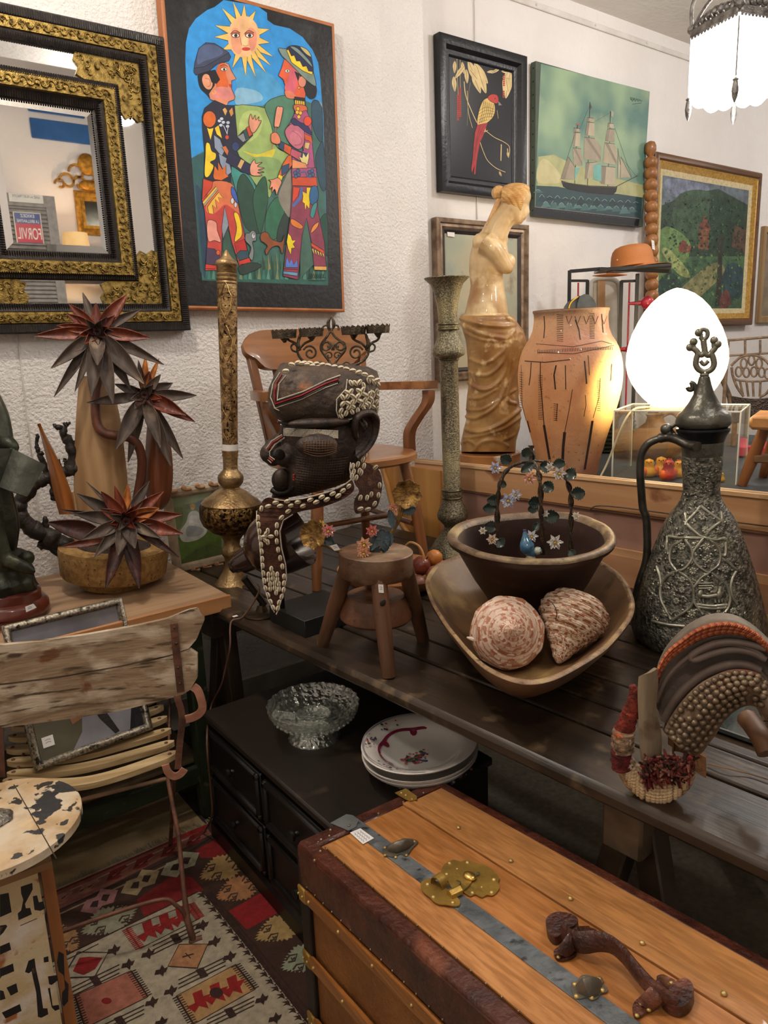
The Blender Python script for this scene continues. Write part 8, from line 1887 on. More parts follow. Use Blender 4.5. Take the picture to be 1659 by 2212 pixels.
for sx in (-1,1):
    for sy in (-1,1): m_ = MB(); m_.beam(bcn + hd * sx * BLx / 2 + hn * sy * BD / 2,bcn + hd * sx * BLx / 2 + hn * sy * BD / 2 + V((0,0,BHt)),.006,.006,edg,(1,0,0),.001); m_.build('edge',None,t)
    for (a,b,hh) in ((hd * -BLx / 2 + hn * sx * BD / 2,hd * BLx / 2 + hn * sx * BD / 2,BHt),(hd * sx * BLx / 2 - hn * BD / 2,hd * sx * BLx / 2 + hn * BD / 2,BHt)): m_ = MB(); m_.beam(bcn + a + V((0,0,hh)),bcn + b + V((0,0,hh)),.006,.006,edg,(0,0,1),.001); m_.build('edge',None,t)
EA = PBX.p(1460,884,BD * .5); EA.z = ztp + .004; EV = VF(EA)
t = thing('egg_lamp','large glowing white egg-shaped glass lamp standing on the clear box','lamp',EA)
eggm = bpy.data.materials.new('lit_opal_glass'); eggm.use_nodes = True; ib = eggm.node_tree.nodes['Principled BSDF'].inputs
ib['Base Color'].default_value = (.95,.93,.88,1); ib['Roughness'].default_value = .15; ib['Emission Color'].default_value = (1,.74,.40,1); ib['Emission Strength'].default_value = 9.0
m_ = MB(); m_.plathe(EV,(1462,622),(1460,884),[(622,.5),(623.5,8),(628,20),(637,36),(650,51),(668,66),(690,79),(715,91),(740,99),(762,103),(782,103.5),(802,100),(822,92),(840,81),(856,68),(868,56),(872,50)],64,eggm); m_.build('shade',None,t,60)
m_ = MB(); m_.plathe(EV,(1462,622),(1460,884),[(871,50),(873,53),(882,55),(884,54)],48); m_.build('base',M('d8d4c8','c8c4b8',rough=.4),t,60)
m_ = MB(); m_.tube(cat([EV.p(1408,880,0),EV.p(1392,880,-.05),EV.p(1370,884,-.12),PBX.p(1352,905,-.03),PBX.p(1332,950,-.04),PBX.p(1312,1000,-.05),PBX.p(1298,1028,-.06)],6),.0045,8); m_.build('power_cord',M('d0c8a8','b8b090',rough=.5),t,60)
yel = M('e8b420','d89818',rough=.35,coat=.4); red = M('cc3c28','a82c20',rough=.35,coat=.4)
for i,(x,y,s,dpt,lb,kind) in enumerate(((730,1830,1,.08,'yellow toy chick with orange wing, leftmost in the clear box',0),(825,1810,1.05,.12,'yellow toy chick with pointed crest, second in the clear box',0),(880,1880,1.1,.03,'red and yellow toy rooster lying before the chicks in the clear box',1),(965,1850,.95,.10,'yellow toy hen with red comb partly behind the ewer handle',2),(1290,1950,.5,.05,'tiny yellow toy bird at the right of the clear box, behind the ewer',0))):
    sc1 = 45 * .2767 * PBX.k * s; c = PBX.p(*z1b(x,y),dpt); t = thing('toy_bird',lb,'toy',V((c.x,c.y,zb)),'toy birds in the clear box'); hgt = max(c.z - zb,92 * .2767 * PBX.k * s); c.z = zb + hgt
    m_ = MB(); m_.lathe(V((c.x,c.y,zb + .001)),[(0,sc1 * .8),(hgt * .15,sc1 * 1.25),(hgt * .45,sc1 * 1.35),(hgt * .75,sc1 * .95),(hgt * .95,sc1 * .75),(hgt * 1.15,sc1 * .85),(hgt * 1.4,sc1 * .7),(hgt * 1.52,sc1 * .1)],24,None,yel if kind != 1 else red); m_.build('body',None,t,60)
    m_ = MB(); m_.tube([c - EV.n * sc1 * .6 + V((0,0,hgt * .25)),c - EV.n * sc1 * 1.3 + V((0,0,hgt * .2))],[sc1 * .2,.0004],8,red); m_.build('beak',None,t,60)
    m_ = MB(); m_.ball(V((c.x,c.y,zb + hgt * .45)) - EV.n * sc1 * .9 - EV.r * sc1 * .7,(sc1 * .6,sc1 * .6,sc1 * .75),14,10,M('e06828','d04c1c',rough=.4)); m_.build('wing',None,t,60)
    m_ = MB(); [m_.ball(V((c.x,c.y,zb + hgt * 1.3)) - EV.n * sc1 * .72 + EV.r * q_ * sc1 * .32,sc1 * .12,8,6,M('2a1810',rough=.3)) for q_ in (-1,1)]; m_.build('eyes',None,t,60)
    if kind: m_ = MB(); [m_.ball(V((c.x,c.y,zb + hgt * (1.5 - .03 * abs(k - 1)))) + EV.r * (k - 1) * sc1 * .35,(sc1 * .25,sc1 * .12,sc1 * .3),8,6,red) for k in range(3)]; m_.build('comb',None,t,60)
JG = PBX.p(1413,960,BD + .30); JG.z = .951; JGV = VF(JG); t = thing('clay_jug','brown clay jug with loop handle standing behind the clear box','jug',JG)
claym = M('8a6848','5e4632',rough=.55,scale=6,bump=.2,spots=[('b8682c',5,.62,.68),('4c4440',5,.6,.75)])
m_ = MB(); m_.plathe(JGV,(1415,890),(1415,1040),[(894,20),(900,16),(912,20),(925,38),(945,58),(965,64)] + [(lerp(965,proj(JG)[1],k),r_) for k,r_ in ((.4,60),(.75,48),(1,36))],40,claym); m_.build('body',None,t,60)
m_ = MB(); m_.tube(cat([JGV.p(1425,900),JGV.p(1450,890),JGV.p(1468,905),JGV.p(1470,940)],5),.014,10,M('b8742c','7a4a28',rough=.5,flat=None) if False else claym); m_.build('handle',None,t,60)
DGP = PBX.p(1300,960,BD + .45); DGP.z = .951; DV = VF(DGP); t = thing('ribbed_jar','dark green horizontally ribbed jar between the hide vase and the clear box','jar',DGP)
m_ = MB(); m_.plathe(DV,(1322,880),(1322,1030),[(885,20)] + [(lerp(890,proj(DGP)[1],k / 20),48 + (5 if k % 2 else 0) - abs(k - 9) * .9) for k in range(21)],40); m_.build('body',M('2c342a','1a1f1a',rough=.3,coat=.5),t,60)

# ---- black metal stand with red knobs, straw hat, grey case
RA_ = V((3.55,2.75,.95)); RV = VF(RA_); RPt = lambda x,y,d=0: RV.p(*z1b(x,y),d)
blkm = M('17181b','0f1012',rough=.35); redm = M('b83040','9c2434',rough=.35,coat=.4)
t = thing('metal_stand','black square-tube metal stand with red ball rods, the straw hat on its top shelf','stand',V((RA_.x,RA_.y,.95)))
def rb_(a,b,w_=.018,mat=blkm,nm='tube_bar',d=0): m_ = MB(); m_.beam(RPt(*a,d),RPt(*b,d),w_,w_,mat,RV.n,.001); return m_.build(nm,None,t)
def legx(x,y0,x2,d=0): a = RPt(x,y0,d); b = V((a.x,a.y,.951)); m_ = MB(); m_.beam(a,b,.02,.02,blkm,RV.n,.001); m_.build('leg',None,t)
legx(110,305,110,0); legx(640,330,640,.0); legx(250,380,250,.05); legx(515,385,515,.05); 
rb_((110,312),(350,292)); rb_((350,292),(905,312)); rb_((110,385),(255,385),.014,d=.05); rb_((510,390),(650,385),.014,d=.05); rb_((490,925),(520,925),.014)
m_ = MB(); sh = [RPt(350,288,-.12),RPt(905,308,-.12),RPt(900,318,.12),RPt(300,296,.12)]; hz = RPt(600,300).z
m_.prism([V((p.x,p.y,hz)) for p in sh],(0,0,.012),blkm); m_.build('top_shelf',None,t)
for (x,y0) in ((178,400),(578,400)): m_ = MB(); a = RPt(x,y0,.05); m_.tube([a,V((a.x,a.y,.96))],.005,8,redm); m_.build('red_rod',None,t,60)
for (x,y,s) in ((718,556,1),(598,918,-1)):
    m_ = MB(); c = RPt(x,y); m_.ball(c,.036 * 1.0,20,14,redm); m_.tube([c - RV.r * .035,c - RV.r * .10 if s > 0 else c - RV.r * .08],[.014,.007],10,redm); m_.build('red_knob',None,t,60)
HA = RPt(600,282,0); HA.z = hz + .0125; HV = VF(HA); t = thing('straw_hat','woven tan straw sun helmet resting on top of the black metal stand','hat',HA)
hat = M('b8743a','925426',rough=.6,scale=90,bump=.5,bs=300,bdist=.003,wave=('BANDS','Z',.9,1.5),lo=.2,hi=.9)
m_ = MB(); m_.plathe(HV,z1b(590,105),z1b(600,285),[(500 + a * .2767,r * .2767) for a,r in ((102,10),(104,50),(110,90),(122,122),(145,142),(180,154),(220,160),(255,163),(272,172),(282,200),(288,232),(290,232),(288,200),(280,160))],64,hat,f=lambda a,v: 1 + (.34 * math.cos(a) if v > 576 else 0)); m_.build('crown_and_brim',None,t,60)
m_ = MB(); [m_.ball(HV.p(*z1b(x,y),-.105),.0035,8,6,M('e0c8a0',rough=.5)) for x,y in ((482,222),(560,205),(637,205))]; m_.build('eyelets',None,t,60)
m_ = MB(); m_.grid(lambda a,b: RPt(lerp(288,560,a),335 + 12 * math.sin(pi * a) * (b - .5) * 2 + (1 - a) * 8,-.16 + .1 * b),14,4,hat,.004); m_.build('brim_tip',None,t,60)
GC = RPt(215,600,-.35); GC = V((GC.x,GC.y,0)); GCV = VF(V((3.2,2.45,1.2))); t = thing('hat_case','rounded dark grey case with thin yellow piping behind the hide vase','case',V((GCV.a.x,GCV.a.y,.951)))
gm = M('4a5258','363c42',rough=.5,scale=20); m_ = MB()
m_.prism([GCV.p(*z1b(x,y),0) for x,y in [(60,640),(66,590),(90,555),(130,530),(190,500),(200,640),(200,800),(60,800)]],GCV.n * .10,gm); m_.prism([GCV.p(*z1b(x,y),-.02) for x,y in [(165,640),(172,560),(190,505),(225,488),(262,494),(300,530),(325,590),(330,640),(335,800),(165,800)]],GCV.n * .12,gm)
b1 = GCV.p(*z1b(200,640),0); m_.box(V((b1.x,b1.y,(.951 + 1.3) / 2)) + GCV.n * .05,(.26,.08,1.3 - .951),Matrix((GCV.r,GCV.n,V((0,0,1)))).transposed(),gm,.02); m_.build('shell',None,t,30)
m_ = MB(); m_.tube(cat([GCV.p(*z1b(x,y),-.004) for x,y in ((100,660),(106,590),(130,545),(180,508))],5),.004,6,M('d8a82c',rough=.4)); m_.build('piping',None,t,60)
WC = V((3.75,2.95,.951)); WV2 = VF(WC); t = thing('grey_plastic_panel','pale grey moulded panel with rounded top leaning by the wall behind the black stand','panel',WC)
m_ = MB(); P_ = cat([WV2.p(*z1b(x,y)) for x,y in ((275,1500),(275,700),(278,440),(300,385),(360,370),(440,372),(485,400),(498,460),(500,700),(500,1500))],5); m_.tube(P_,.018,8,M('b4b4b0','a0a09c',rough=.5),flat=.6); m_.build('rim',None,t,60)
m_ = MB(); m_.prism([WV2.p(*z1b(x,y),.01) for x,y in ((285,1500),(285,430),(320,390),(450,385),(490,440),(490,1500))],WV2.n * .006,M('cfccc8','bcbab6',rough=.55)); m_.build('panel',None,t)
m_ = MB(); m_.prism([WV2.p(*z1b(x,y),-.02) for x,y in ((330,1400),(330,385),(388,385),(388,1400))],WV2.n * .02,wood('b08c68','8c6a4a','z',12)); m_.build('wooden_batten',None,t)

# ---- turned wooden post
TP_ = V((5.0,2.97,0)); TVf = VF(ay(1405,500,2.96)); t = thing('turned_post','tall spiral-turned brown wooden post between the ship and landscape paintings','post',V((TVf.a.x,TVf.a.y,0)))
m_ = MB(); pr_ = [(305,3),(308,9),(316,12),(326,12),(334,8),(338,6)]; v = 340
while v < 640: pr_ += [(v,9),(v + 5,13.5),(v + 12,14.5),(v + 19,12.5),(v + 23,8)]; v += 24
pr_ += [(660,11),(700,11),(900,11),(980,12)]
m_.plathe(TVf,(1405,305),(1412,980),pr_,28); o_ = m_.build('column',wood('a06c3c','6e4422','z',20,rough=.45,coat=.2),t,60)
lowp = TVf.p(1412,980); m_ = MB(); m_.tube([lowp,V((lowp.x,lowp.y,.0))],.03,14); m_.build('foot',wood('a06c3c','6e4422','z',20,rough=.45),t,60)
tagcard(t,[TVf.p(1407,518,-.05),TVf.p(1413,520,-.05),TVf.p(1415,540,-.05),TVf.p(1409,538,-.05)])

# ---- embossed ewer
WA = az(1508,1382,TZ); WV_ = VF(WA); t = thing('embossed_ewer','large embossed grey metal ewer with domed lid, openwork finial and thin handle','ewer',WA)
ewm = M('7c796e','3a3b34',rough=.36,metal=.6,scale=70,bump=.8,bs=140,bdist=.012,lo=.38,hi=.62,spots=[('8c8a72',6,.55,.7)])
ewp = M('6e6c62','46463f',rough=.34,metal=.7,scale=12,bump=.25,bs=60)
w0,w1 = (1522,800),(1506,1382)
def ew(prof,mat,nm,**k): m_ = MB(); m_.plathe(WV_,w0,w1,prof,64,mat,**k); return m_.build(nm,None,t,60)
ev = lambda L_: [(880 + a * .39775,r * .39775) for a,r in L_]
ew([(928,38),(940,43),(960,43),(985,41)] ,ewp,'neck',caps=False)
low = [(880 + 255 * .39775,41)] + ev([(290,105),(340,102),(400,96),(450,94),(490,102),(530,122),(570,152),(620,182),(700,214),(780,243),(860,268),(940,291),(1020,312),(1100,332),(1150,341),(1190,343),(1225,335),(1255,315),(1275,285),(1290,240)])
body_ = ew([low[0]] + low[1:],ewm,'body')
lidp = [(501 + 1128 * .2767,8),(501 + 1150 * .2767,9),(860,20),(875,30),(884,38),(888,46),(892,52),(900,56),(912,57),(918,55),(924,49),(927,46)]
lid = ew([(812,9),(815,11),(832,15),(850,21),(868,30),(880,38),(888,44),(892,50),(900,55),(911,57),(918,55),(924,48)],ewp,'lid',caps=True)
ew([(924,54),(928,55),(931,54),(940,48),(952,44),(956,42)],M('22262a','15181a',rough=.3,metal=.5),'collar')
m_ = MB(); EPt = lambda x,y,d=0: WV_.p(*z1b(x,y),d)
m_.plathe(WV_,w0,w1,[(806,7),(808,9.5),(812,9.5),(814,7)],24)
mm = lambda P_,r_=.0075: m_.tube(cat([EPt(*p) for p in P_],5),r_,9)
mm([(1165,1100),(1120,1080),(1095,1040),(1100,990),(1110,950),(1085,920),(1050,905)]); mm([(1170,1100),(1215,1080),(1238,1040),(1232,990),(1218,950),(1240,920),(1265,880)])
mm([(1085,920),(1075,885),(1078,862)],.006); mm([(1240,915),(1235,880),(1238,850)],.006); mm([(1110,950),(1140,965),(1165,940),(1160,890),(1155,850)],.0075); mm([(1218,950),(1190,968),(1165,940)]); mm([(1130,1010),(1160,1040),(1195,1010)],.005)
mm([(1155,850),(1185,820),(1185,780),(1160,765),(1130,775),(1125,800),(1145,820)],.0055); mm([(1150,850),(1130,820)],.006)
for x,y in ((1050,905),(1078,862),(1265,880),(1238,850),(1118,790)): m_.ball(EPt(x,y),.010,10,8)
m_.build('finial',M('8a8878','6a685c',rough=.4,metal=.6),lid,60)
m_ = MB(); mm = lambda P_,r_,fl=1: m_.tube(cat([EPt(*p) for p in P_],5),r_,10,flat=fl)
mm([(1030,1215),(1040,1235),(1065,1235),(1068,1200),(1060,1180),(1085,1195),(1095,1230),(1090,1290),(1075,1360),(1040,1420),(985,1470),(930,1510),(870,1540)],.0055); m_.ball(EPt(868,1545),.016,12,8); m_.build('thumb_piece',ewp,t,60)
m_ = MB(); HP = [EPt(1110,1680,-.06),EPt(1040,1665,-.04),EPt(960,1625,-.02),EPt(880,1605),EPt(800,1620),EPt(720,1660),EPt(672,1740),EPt(660,1850),EPt(668,2000),EPt(682,2160)] + [WV_.p(*z3v(x,y)) for x,y in ((492,600),(498,740),(490,840),(455,950),(432,1050),(440,1085))]
C_ = cat(HP,5); m_.tube(C_,[.013 if i < 20 else .0105 for i in range(len(C_))],10,flat=1.3); m_.tube([EPt(870,1545),EPt(900,1600)],[.012,.016],10); m_.build('handle',M('5a564e','2e2c28',rough=.35,metal=.7,scale=12,bump=.3),t,60)
m_ = MB(); zE = zf(1300,1050,.2164); elow = [(p[0],p[1]) for p in low]
esf = surf(WV_,w0,w1,elow)
def eon(x,y,l=.0005): u,v_ = zE(x,y); return esf(u,v_,l)
relief = M('a3a08e','75736a',rough=.34,metal=.55)
def el(P_,r_=.0040): C_ = [(p.x,p.y) for p in cat(P_,6)]; m_.tube([eon(x,y) for x,y in C_],r_,6,relief)
for P_ in ([(985,200),(930,270),(850,350),(835,390)],[(990,200),(1090,280),(1195,350)],[(835,270),(840,330),(860,350)],[(1190,260),(1195,340),(1150,380),(1070,440),(1035,500)],[(850,380),(910,440),(985,500),(1035,515)],[(665,500),(780,520),(900,515),(1010,520)],[(1035,515),(1130,540),(1230,520)],
           [(830,535),(880,600),(900,660),(905,720)],[(810,540),(720,590),(680,660),(685,760),(740,840)],[(1015,520),(960,590),(915,660),(895,740),(830,820),(745,850)],[(1070,530),(1150,600),(1185,690),(1160,790),(1085,850)],[(905,720),(950,790),(1040,855),(1085,860)],[(1185,690),(1230,690),(1235,560)],[(1190,720),(1260,760),(1330,830)],
           [(655,500),(650,600),(665,680)],[(745,850),(650,900),(590,1000),(590,1120),(640,1240),(690,1330)],[(770,860),(840,900),(900,980),(915,1080),(900,1180),(850,1240),(770,1290),(700,1340)],[(1075,865),(1000,910),(950,970),(920,1010)],[(1090,865),(1180,930),(1250,1010),(1280,1110),(1265,1200),(1230,1260)],[(1340,850),(1300,930),(1285,1010),(1300,1100),(1350,1180)],[(915,1080),(925,1160),(970,1230),(1010,1280)],[(545,800),(580,900),(595,1000)],
           [(500,1345),(650,1385),(830,1400)],[(945,1180),(1100,1200),(1250,1185)],[(955,1205),(1100,1225),(1240,1210)]): el(P_)
rn = random.Random(9)
for (x,y,s) in ((795,605,26),(1045,610,28),(1060,730,30),(910,850,26),(1235,835,26),(805,935,20),(900,1270,26),(1000,310,24),(1035,440,24),(745,1150,20),(800,1040,20),(1310,1250,22)):
    for k in range(7): a = k * .898; m_.ball(eon(x + s * math.cos(a),y + s * math.sin(a)),.0042,7,5,relief)
    m_.tube([eon(x + s * .5 * math.cos(a),y + s * .5 * math.sin(a),.003) for a in [i * .52 for i in range(13)]],.0018,5,relief)
for k in range(420):
    x,y = rn.uniform(480,1450),rn.uniform(-250,1330)
    u,v_ = zE(x,y); f = (v_ - 800) / 582; uc = lerp(1522,1506,f)
    if abs(u - uc) > interp(elow,v_) * .93 or v_ < 995: continue
    a0 = rn.uniform(0,6.28); s = rn.uniform(9,17); m_.tube([eon(x + s * math.cos(a0 + i * .6),y + s * math.sin(a0 + i * .6) * (1 - i * .08),.0012) for i in range(6)],[.0024 - .0002 * i for i in range(6)],5,relief)
for x,y in ((985,1080),(1175,1085)): m_.ball(eon(x,y,.002),(.010,.006,.012),10,8,relief); 
for (x,y) in ((975,1120),(1010,1130),(1130,1130),(1165,1130),(1195,1125)): m_.tube([eon(x,y),eon(x + 6,y + 32)],.003,6,relief)
m_.tube([eon(990,1095,.003),eon(1060,1105,.004),eon(1170,1085,.003),eon(1185,1000,.003)],.005,8,relief)
for k in range(3): el([(965,970 + k * 26),(1030,972 + k * 24),(1100,970 + k * 24)],.002)
m_.build('embossed_relief',None,body_,60)

# ---- camel saddle
DA_ = az(1400,1705,TZ); DV_ = VF(DA_); t = thing('camel_saddle','worn arched saddle with brass studs, grey leather and red woven padding on the table front','saddle',az(1480,1640,TZ))
z3s = lambda x,y,d=0: DV_.p(*z3v(x,y),d)
CV_ = {
 0: [(548,1440),(560,1380),(600,1300),(660,1230),(740,1165),(840,1122),(950,1120),(1050,1165),(1150,1250),(1280,1400),(1400,1640)],
 1: [(545,1470),(560,1410),(610,1320),(680,1260),(760,1200),(860,1168),(960,1166),(1060,1205),(1140,1275),(1260,1420),(1370,1640)],
 2: [(538,1545),(565,1450),(620,1375),(700,1315),(790,1265),(880,1238),(970,1236),(1060,1255),(1130,1300),(1240,1440),(1340,1640)],
 3: [(552,1620),(590,1500),(650,1420),(730,1350),(810,1300),(900,1275),(980,1278),(1060,1300),(1120,1335),(1220,1470),(1310,1640)],
 4: [(578,1720),(610,1620),(670,1530),(750,1460),(830,1420),(920,1392),(990,1388),(1060,1400),(1120,1425),(1200,1510),(1280,1660)],
 5: [(585,1760),(625,1680),(690,1590),(770,1510),(850,1462),(930,1430),(1000,1422),(1060,1430),(1115,1455),(1180,1540),(1250,1680)],
 6: [(720,1900),(790,1880),(830,1830),(870,1780),(905,1720),(950,1670),(1000,1635),(1050,1620),(1090,1630),(1120,1680),(1160,1760)]}
def band(i,j,d0,d1,th,mat,nm,bul=0.0,n=44,nv=8):
    A_ = cat([(a,b) for a,b in CV_[i]],5); B_ = cat([(a,b) for a,b in CV_[j]],5); m = len(A_) - 1
    def fn(a,b):
        q = a * m; k = min(int(q),m - 1); f = q - k; p = A_[k].lerp(A_[k + 1],f).lerp(B_[k].lerp(B_[k + 1],f),b); return z3s(p.x,p.y,lerp(d0,d1,b) - bul * math.sin(pi * b))
    m_ = MB(); m_.grid(fn,n,nv,mat,-th); return m_.build(nm,None,t,60)
grl = M('8a8076','6a5e54',rough=.65,scale=8,bump=.4,bs=70,spots=[('4a3e38',7,.58,.72),('a09484',10,.56,.7)])
band(0,1,.05,.004,.006,M('7c7264','5c5248',rough=.7,scale=12,bump=.4,bs=60),'wooden_arch',.012)
wov = M('a0563a','5a2820',rough=.85,scale=70,st=(1,1,1),bump=.9,bs=160,bdist=.006,lo=.4,hi=.58,spots=[('241a18',30,.62,.66),('c8784c',14,.56,.66)])
band(1,2,.0,.0,.006,wov,'woven_trim',.014)
band(2,3,.006,.012,.006,grl,'leather_arch',.003); band(3,4,.012,.012,.006,grl,'leather_arch',-.004); band(4,5,.010,-.006,.006,grl,'leather_arch',.006)
stp = band(5,6,-.02,-.02,.03,M('8c7864','6c5644',rough=.7,scale=14,bump=.5,bs=60,spots=[('a04a34',5,.62,.66),('8c7a64',8,.55,.7)]),'studded_leather',.03)
for P_,r_,c in (([(548,1600),(600,1478),(690,1380),(790,1318),(900,1288),(1000,1292),(1090,1325),(1140,1365)],.004,'74665c'),([(590,1700),(640,1600),(720,1510),(820,1440),(930,1400),(1030,1400),(1110,1430)],.008,'78685e'),([(1140,1310),(1060,1290),(960,1275),(860,1285),(770,1325),(735,1355),(760,1370),(850,1338),(950,1318),(1060,1330),(1140,1370)],.006,'7c6c62')):
    m_ = MB(); m_.tube(cat([z3s(x,y,-.012) for x,y in P_],6),r_,9,M(c,shade(c,.7),rough=.5,bump=.3)); m_.build('leather_roll',None,t,60)
m_ = MB()
for k in range(3):
    P_ = [(p.x,p.y) for p in cat([lerp(V(a),V(b),.25 + .25 * k) for a,b in zip(CV_[1],CV_[2])],8)]
    for i in range(0,len(P_) - 1): a,b = P_[i],P_[i + 1]; m_.tube([z3s(a[0],a[1] - 7,-.012),z3s((a[0] + b[0]) / 2,(a[1] + b[1]) / 2,-.018),z3s(b[0],b[1] + 7,-.012)],.0030,5,M(['b8683c','a04430','c47c50'][(i + k) % 3],rough=.85))
o_ = m_.build('braid',None,t,60); o_['kind'] = 'stuff'
stm = M('86735c','5e4e3e',rough=.36,metal=.4,scale=20); base_s = MB(); base_s.ball(t.location,(.0062,.0062,.0055),12,8,stm); so = base_s.build('brass_stud',None,t,60); sme = so.data; bpy.data.objects.remove(so)
A_ = cat([(a,b) for a,b in CV_[5]],5); B_ = cat([(a,b) for a,b in CV_[6]],5); m = len(A_) - 1; cnt = 0
for row in range(7):
    f2 = .10 + row * .13; k = .03 + (row % 2) * .016
    while k < .86:
        q = k * m; kk = min(int(q),m - 1); f = q - kk; p = A_[kk].lerp(A_[kk + 1],f).lerp(B_[kk].lerp(B_[kk + 1],f),f2); q2 = min(q + .5,m - 1e-3); k2 = int(q2); p2 = A_[k2].lerp(A_[k2 + 1],q2 - k2).lerp(B_[k2].lerp(B_[k2 + 1],q2 - k2),f2)
        k += .034 * 32 / max(14,(p2 - p).length * 2.6) if (p2 - p).length > 0 else .03
        if rn.random() < .06 or p.x > 1160 or (1035 < p.x < 1085 and 1520 < p.y < 1600): continue
        if cnt < 100: o_ = bpy.data.objects.new('brass_stud',sme); col.objects.link(o_); o_.parent = stp; o_.location = z3s(p.x,p.y,-.024 - .03 * math.sin(pi * f2)) - t.location; cnt += 1
        else: 
            if cnt == 100: more = MB()
            more.ball(z3s(p.x,p.y,-.024 - .03 * math.sin(pi * f2)),.0060,10,7,stm); cnt += 1
if cnt > 100: o_ = more.build('brass_studs',None,stp,60); o_['kind'] = 'stuff'
gw = wood('94846c','685a48','z',30,rough=.7,bump=.5,spots=[('5c4c3c',14,.6,.7)])
m_ = MB(); Lp = [(470,1460),(463,1560),(468,1680),(470,1800),(478,1900),(500,1965)]; Rp = [(535,1412),(540,1500),(530,1620),(560,1760),(560,1880),(552,1950)]
A1 = cat([V(p) for p in Lp],5); B1_ = cat([V(p) for p in Rp],5)
m_.grid(lambda a,b: z3s(*A1[int(a * (len(A1) - 1))].lerp(B1_[int(a * (len(A1) - 1))],b),-.03 - .008 * math.sin(pi * b)),25,8,gw,-.007); m_.build('wooden_upright',None,t,60)
pads = [('red_wool',[(395,1510,12),(410,1560,22),(395,1640,30),(370,1700,34),(350,1760,38)],'8a3424',-.02),('wool_band',[(350,1760,40),(345,1820,42),(350,1870,40)],'a08468',-.03),('red_wool',[(345,1840,38),(335,1900,38),(345,1960,40)],'6e2420',-.03)]
for nm,P_,c,d in pads:
    m_ = MB(); C_ = cat([V((x,y,r_)) for x,y,r_ in P_],5); m_.tube([z3s(p.x + 20,p.y,d) for p in C_],[p.z * .55 * DV_.k * (1 + .08 * math.sin(i * 2.3)) for i,p in enumerate(C_)],14,M(c,shade(c,.6),rough=.95,scale=70,bump=1,bs=160,bdist=.008,spots=[('d06030',22,.60,.66),('d8c8b0',40,.64,.68),('1c1c24',16,.63,.68)])); m_.build(nm,None,t,60)
m_ = MB()                                          # cream coiled woven pad end
C_ = cat([V((370,1900,30)),V((395,1990,62)),V((470,2060,74)),V((570,2085,72)),V((660,2060,60)),V((715,1990,42))],8)
m_.tube([z3s(p.x + 5,p.y - 20,-.02) for p in C_],[p.z * .39775 * DV_.k for p in C_],20,M('c0a684','8a7054',rough=.9,scale=90,bump=1,bs=120,bdist=.006,vor=True)); m_.build('coiled_pad',None,t,60)
m_ = MB()
for r_ in range(9):
    for c_ in range(30):
        p = C_[min(len(C_) - 1,int(c_ / 29 * (len(C_) - 6)))]; g = -.9 + r_ * .25; R_ = p.z * .39775 * DV_.k; cc = z3s(p.x + 5,p.y - 20,-.02); q_ = cc + V((0,0,-1)) * (R_ * math.sin(g)) - DV_.n * (R_ * math.cos(g)) + DV_.r * ((c_ % 2) * .002); 
        m_.ball(q_,(.0052,.0040,.0034),8,5,M('cdb48e','9c8262',rough=.9))
o_ = m_.build('coils',None,t,60); o_['kind'] = 'stuff'
m_ = MB()
for k in range(420):
    x,y = rn.uniform(470,740),rn.uniform(1900,2030); 
    if y > 2040 - (x - 600) * .2: continue
    r0 = z3s(x,y,-.055 + rn.uniform(-.01,.02)); m_.tube([r0,r0 + V((rn.uniform(-.012,.012),rn.uniform(-.012,.012),rn.uniform(-.016,.012)))],[.0032,.0016],5,M(rn.choice(['5a1818','7c2820','2a1414','6c3830','8a5a48']),rough=.95))
o_ = m_.build('wool_tufts',None,t,60); o_['kind'] = 'stuff'
band_l = MB(); band_l.grid(lambda a,b: z3s(lerp(610,800,a) + 20 * math.sin(a * 20),lerp(1780,1950,a) - 60 + 110 * b + 14 * math.sin(a * 14),-.01),20,4,M('a07850','7a5438',rough=.9,bump=.8,bs=60),-.01); band_l.build('torn_lining',None,t,60)
m_ = MB(); m_.tube(cat([z3s(1040,1690,.08),z3s(1080,1740,.05),z3s(1120,1800,.02),z3s(1154,1880,.0)],5),.018,10,wood('7c583c','4e3624','z',14)); m_.build('wooden_strut',None,t,60)
m_ = MB(); 
for x,y,x2,y2 in ((1290,1640,1330,1900),(1300,1640,1400,1960)): m_.tube([z3s(x,y,.02),z3s(x2,y2,-.02)],.022,10,gw)
m_.build('wooden_strut',None,t,60)
# straw, small tray, yellow flower ornament
m_ = MB(); m_.tube(cat([az(1530,1650,TZ + .004),az(1570,1660,TZ + .008),az(1620,1672,TZ + .004),az(1680,1690,TZ + .006)],5),.0015,6,M('8a6c48',rough=.8)); tag(m_.build('dry_straw',None,None,60),'thin dry straw lying on the table beneath the saddle','straw')
p_ = az(1620,1600,TZ + .001); m_ = MB(); m_.box(p_ + V((.09,.02,.010)),(.30,.22,.012),RT,M('3c4444','2a3030',rough=.12,coat=1),.002); tag(m_.build('glass_tray',None,None,20),'dark glossy glass tray lying flat under the right end of the saddle','tray')
YA = az(1645,1375,TZ); YV = VF(YA); t = thing('glass_ornament','small yellow and white glass ornament at the right edge behind the saddle','ornament',YA)
m_ = MB()
for k in range(6): a = k * 1.05; m_.grid(lambda p,q_,a=a: YV.p(1650,1350) + (YV.r * math.cos(a) + V((0,0,1)) * math.sin(a)) * (.045 * p) + (V((0,0,1)) * math.cos(a) - YV.r * math.sin(a)) * (.03 * (q_ - .5) * math.sin(pi * min(1,p * .9 + .1))) - YV.n * (.02 * p),6,4,M(['e0a020','d8c870','c87c20'][k % 3],rough=.15,coat=1),.002)
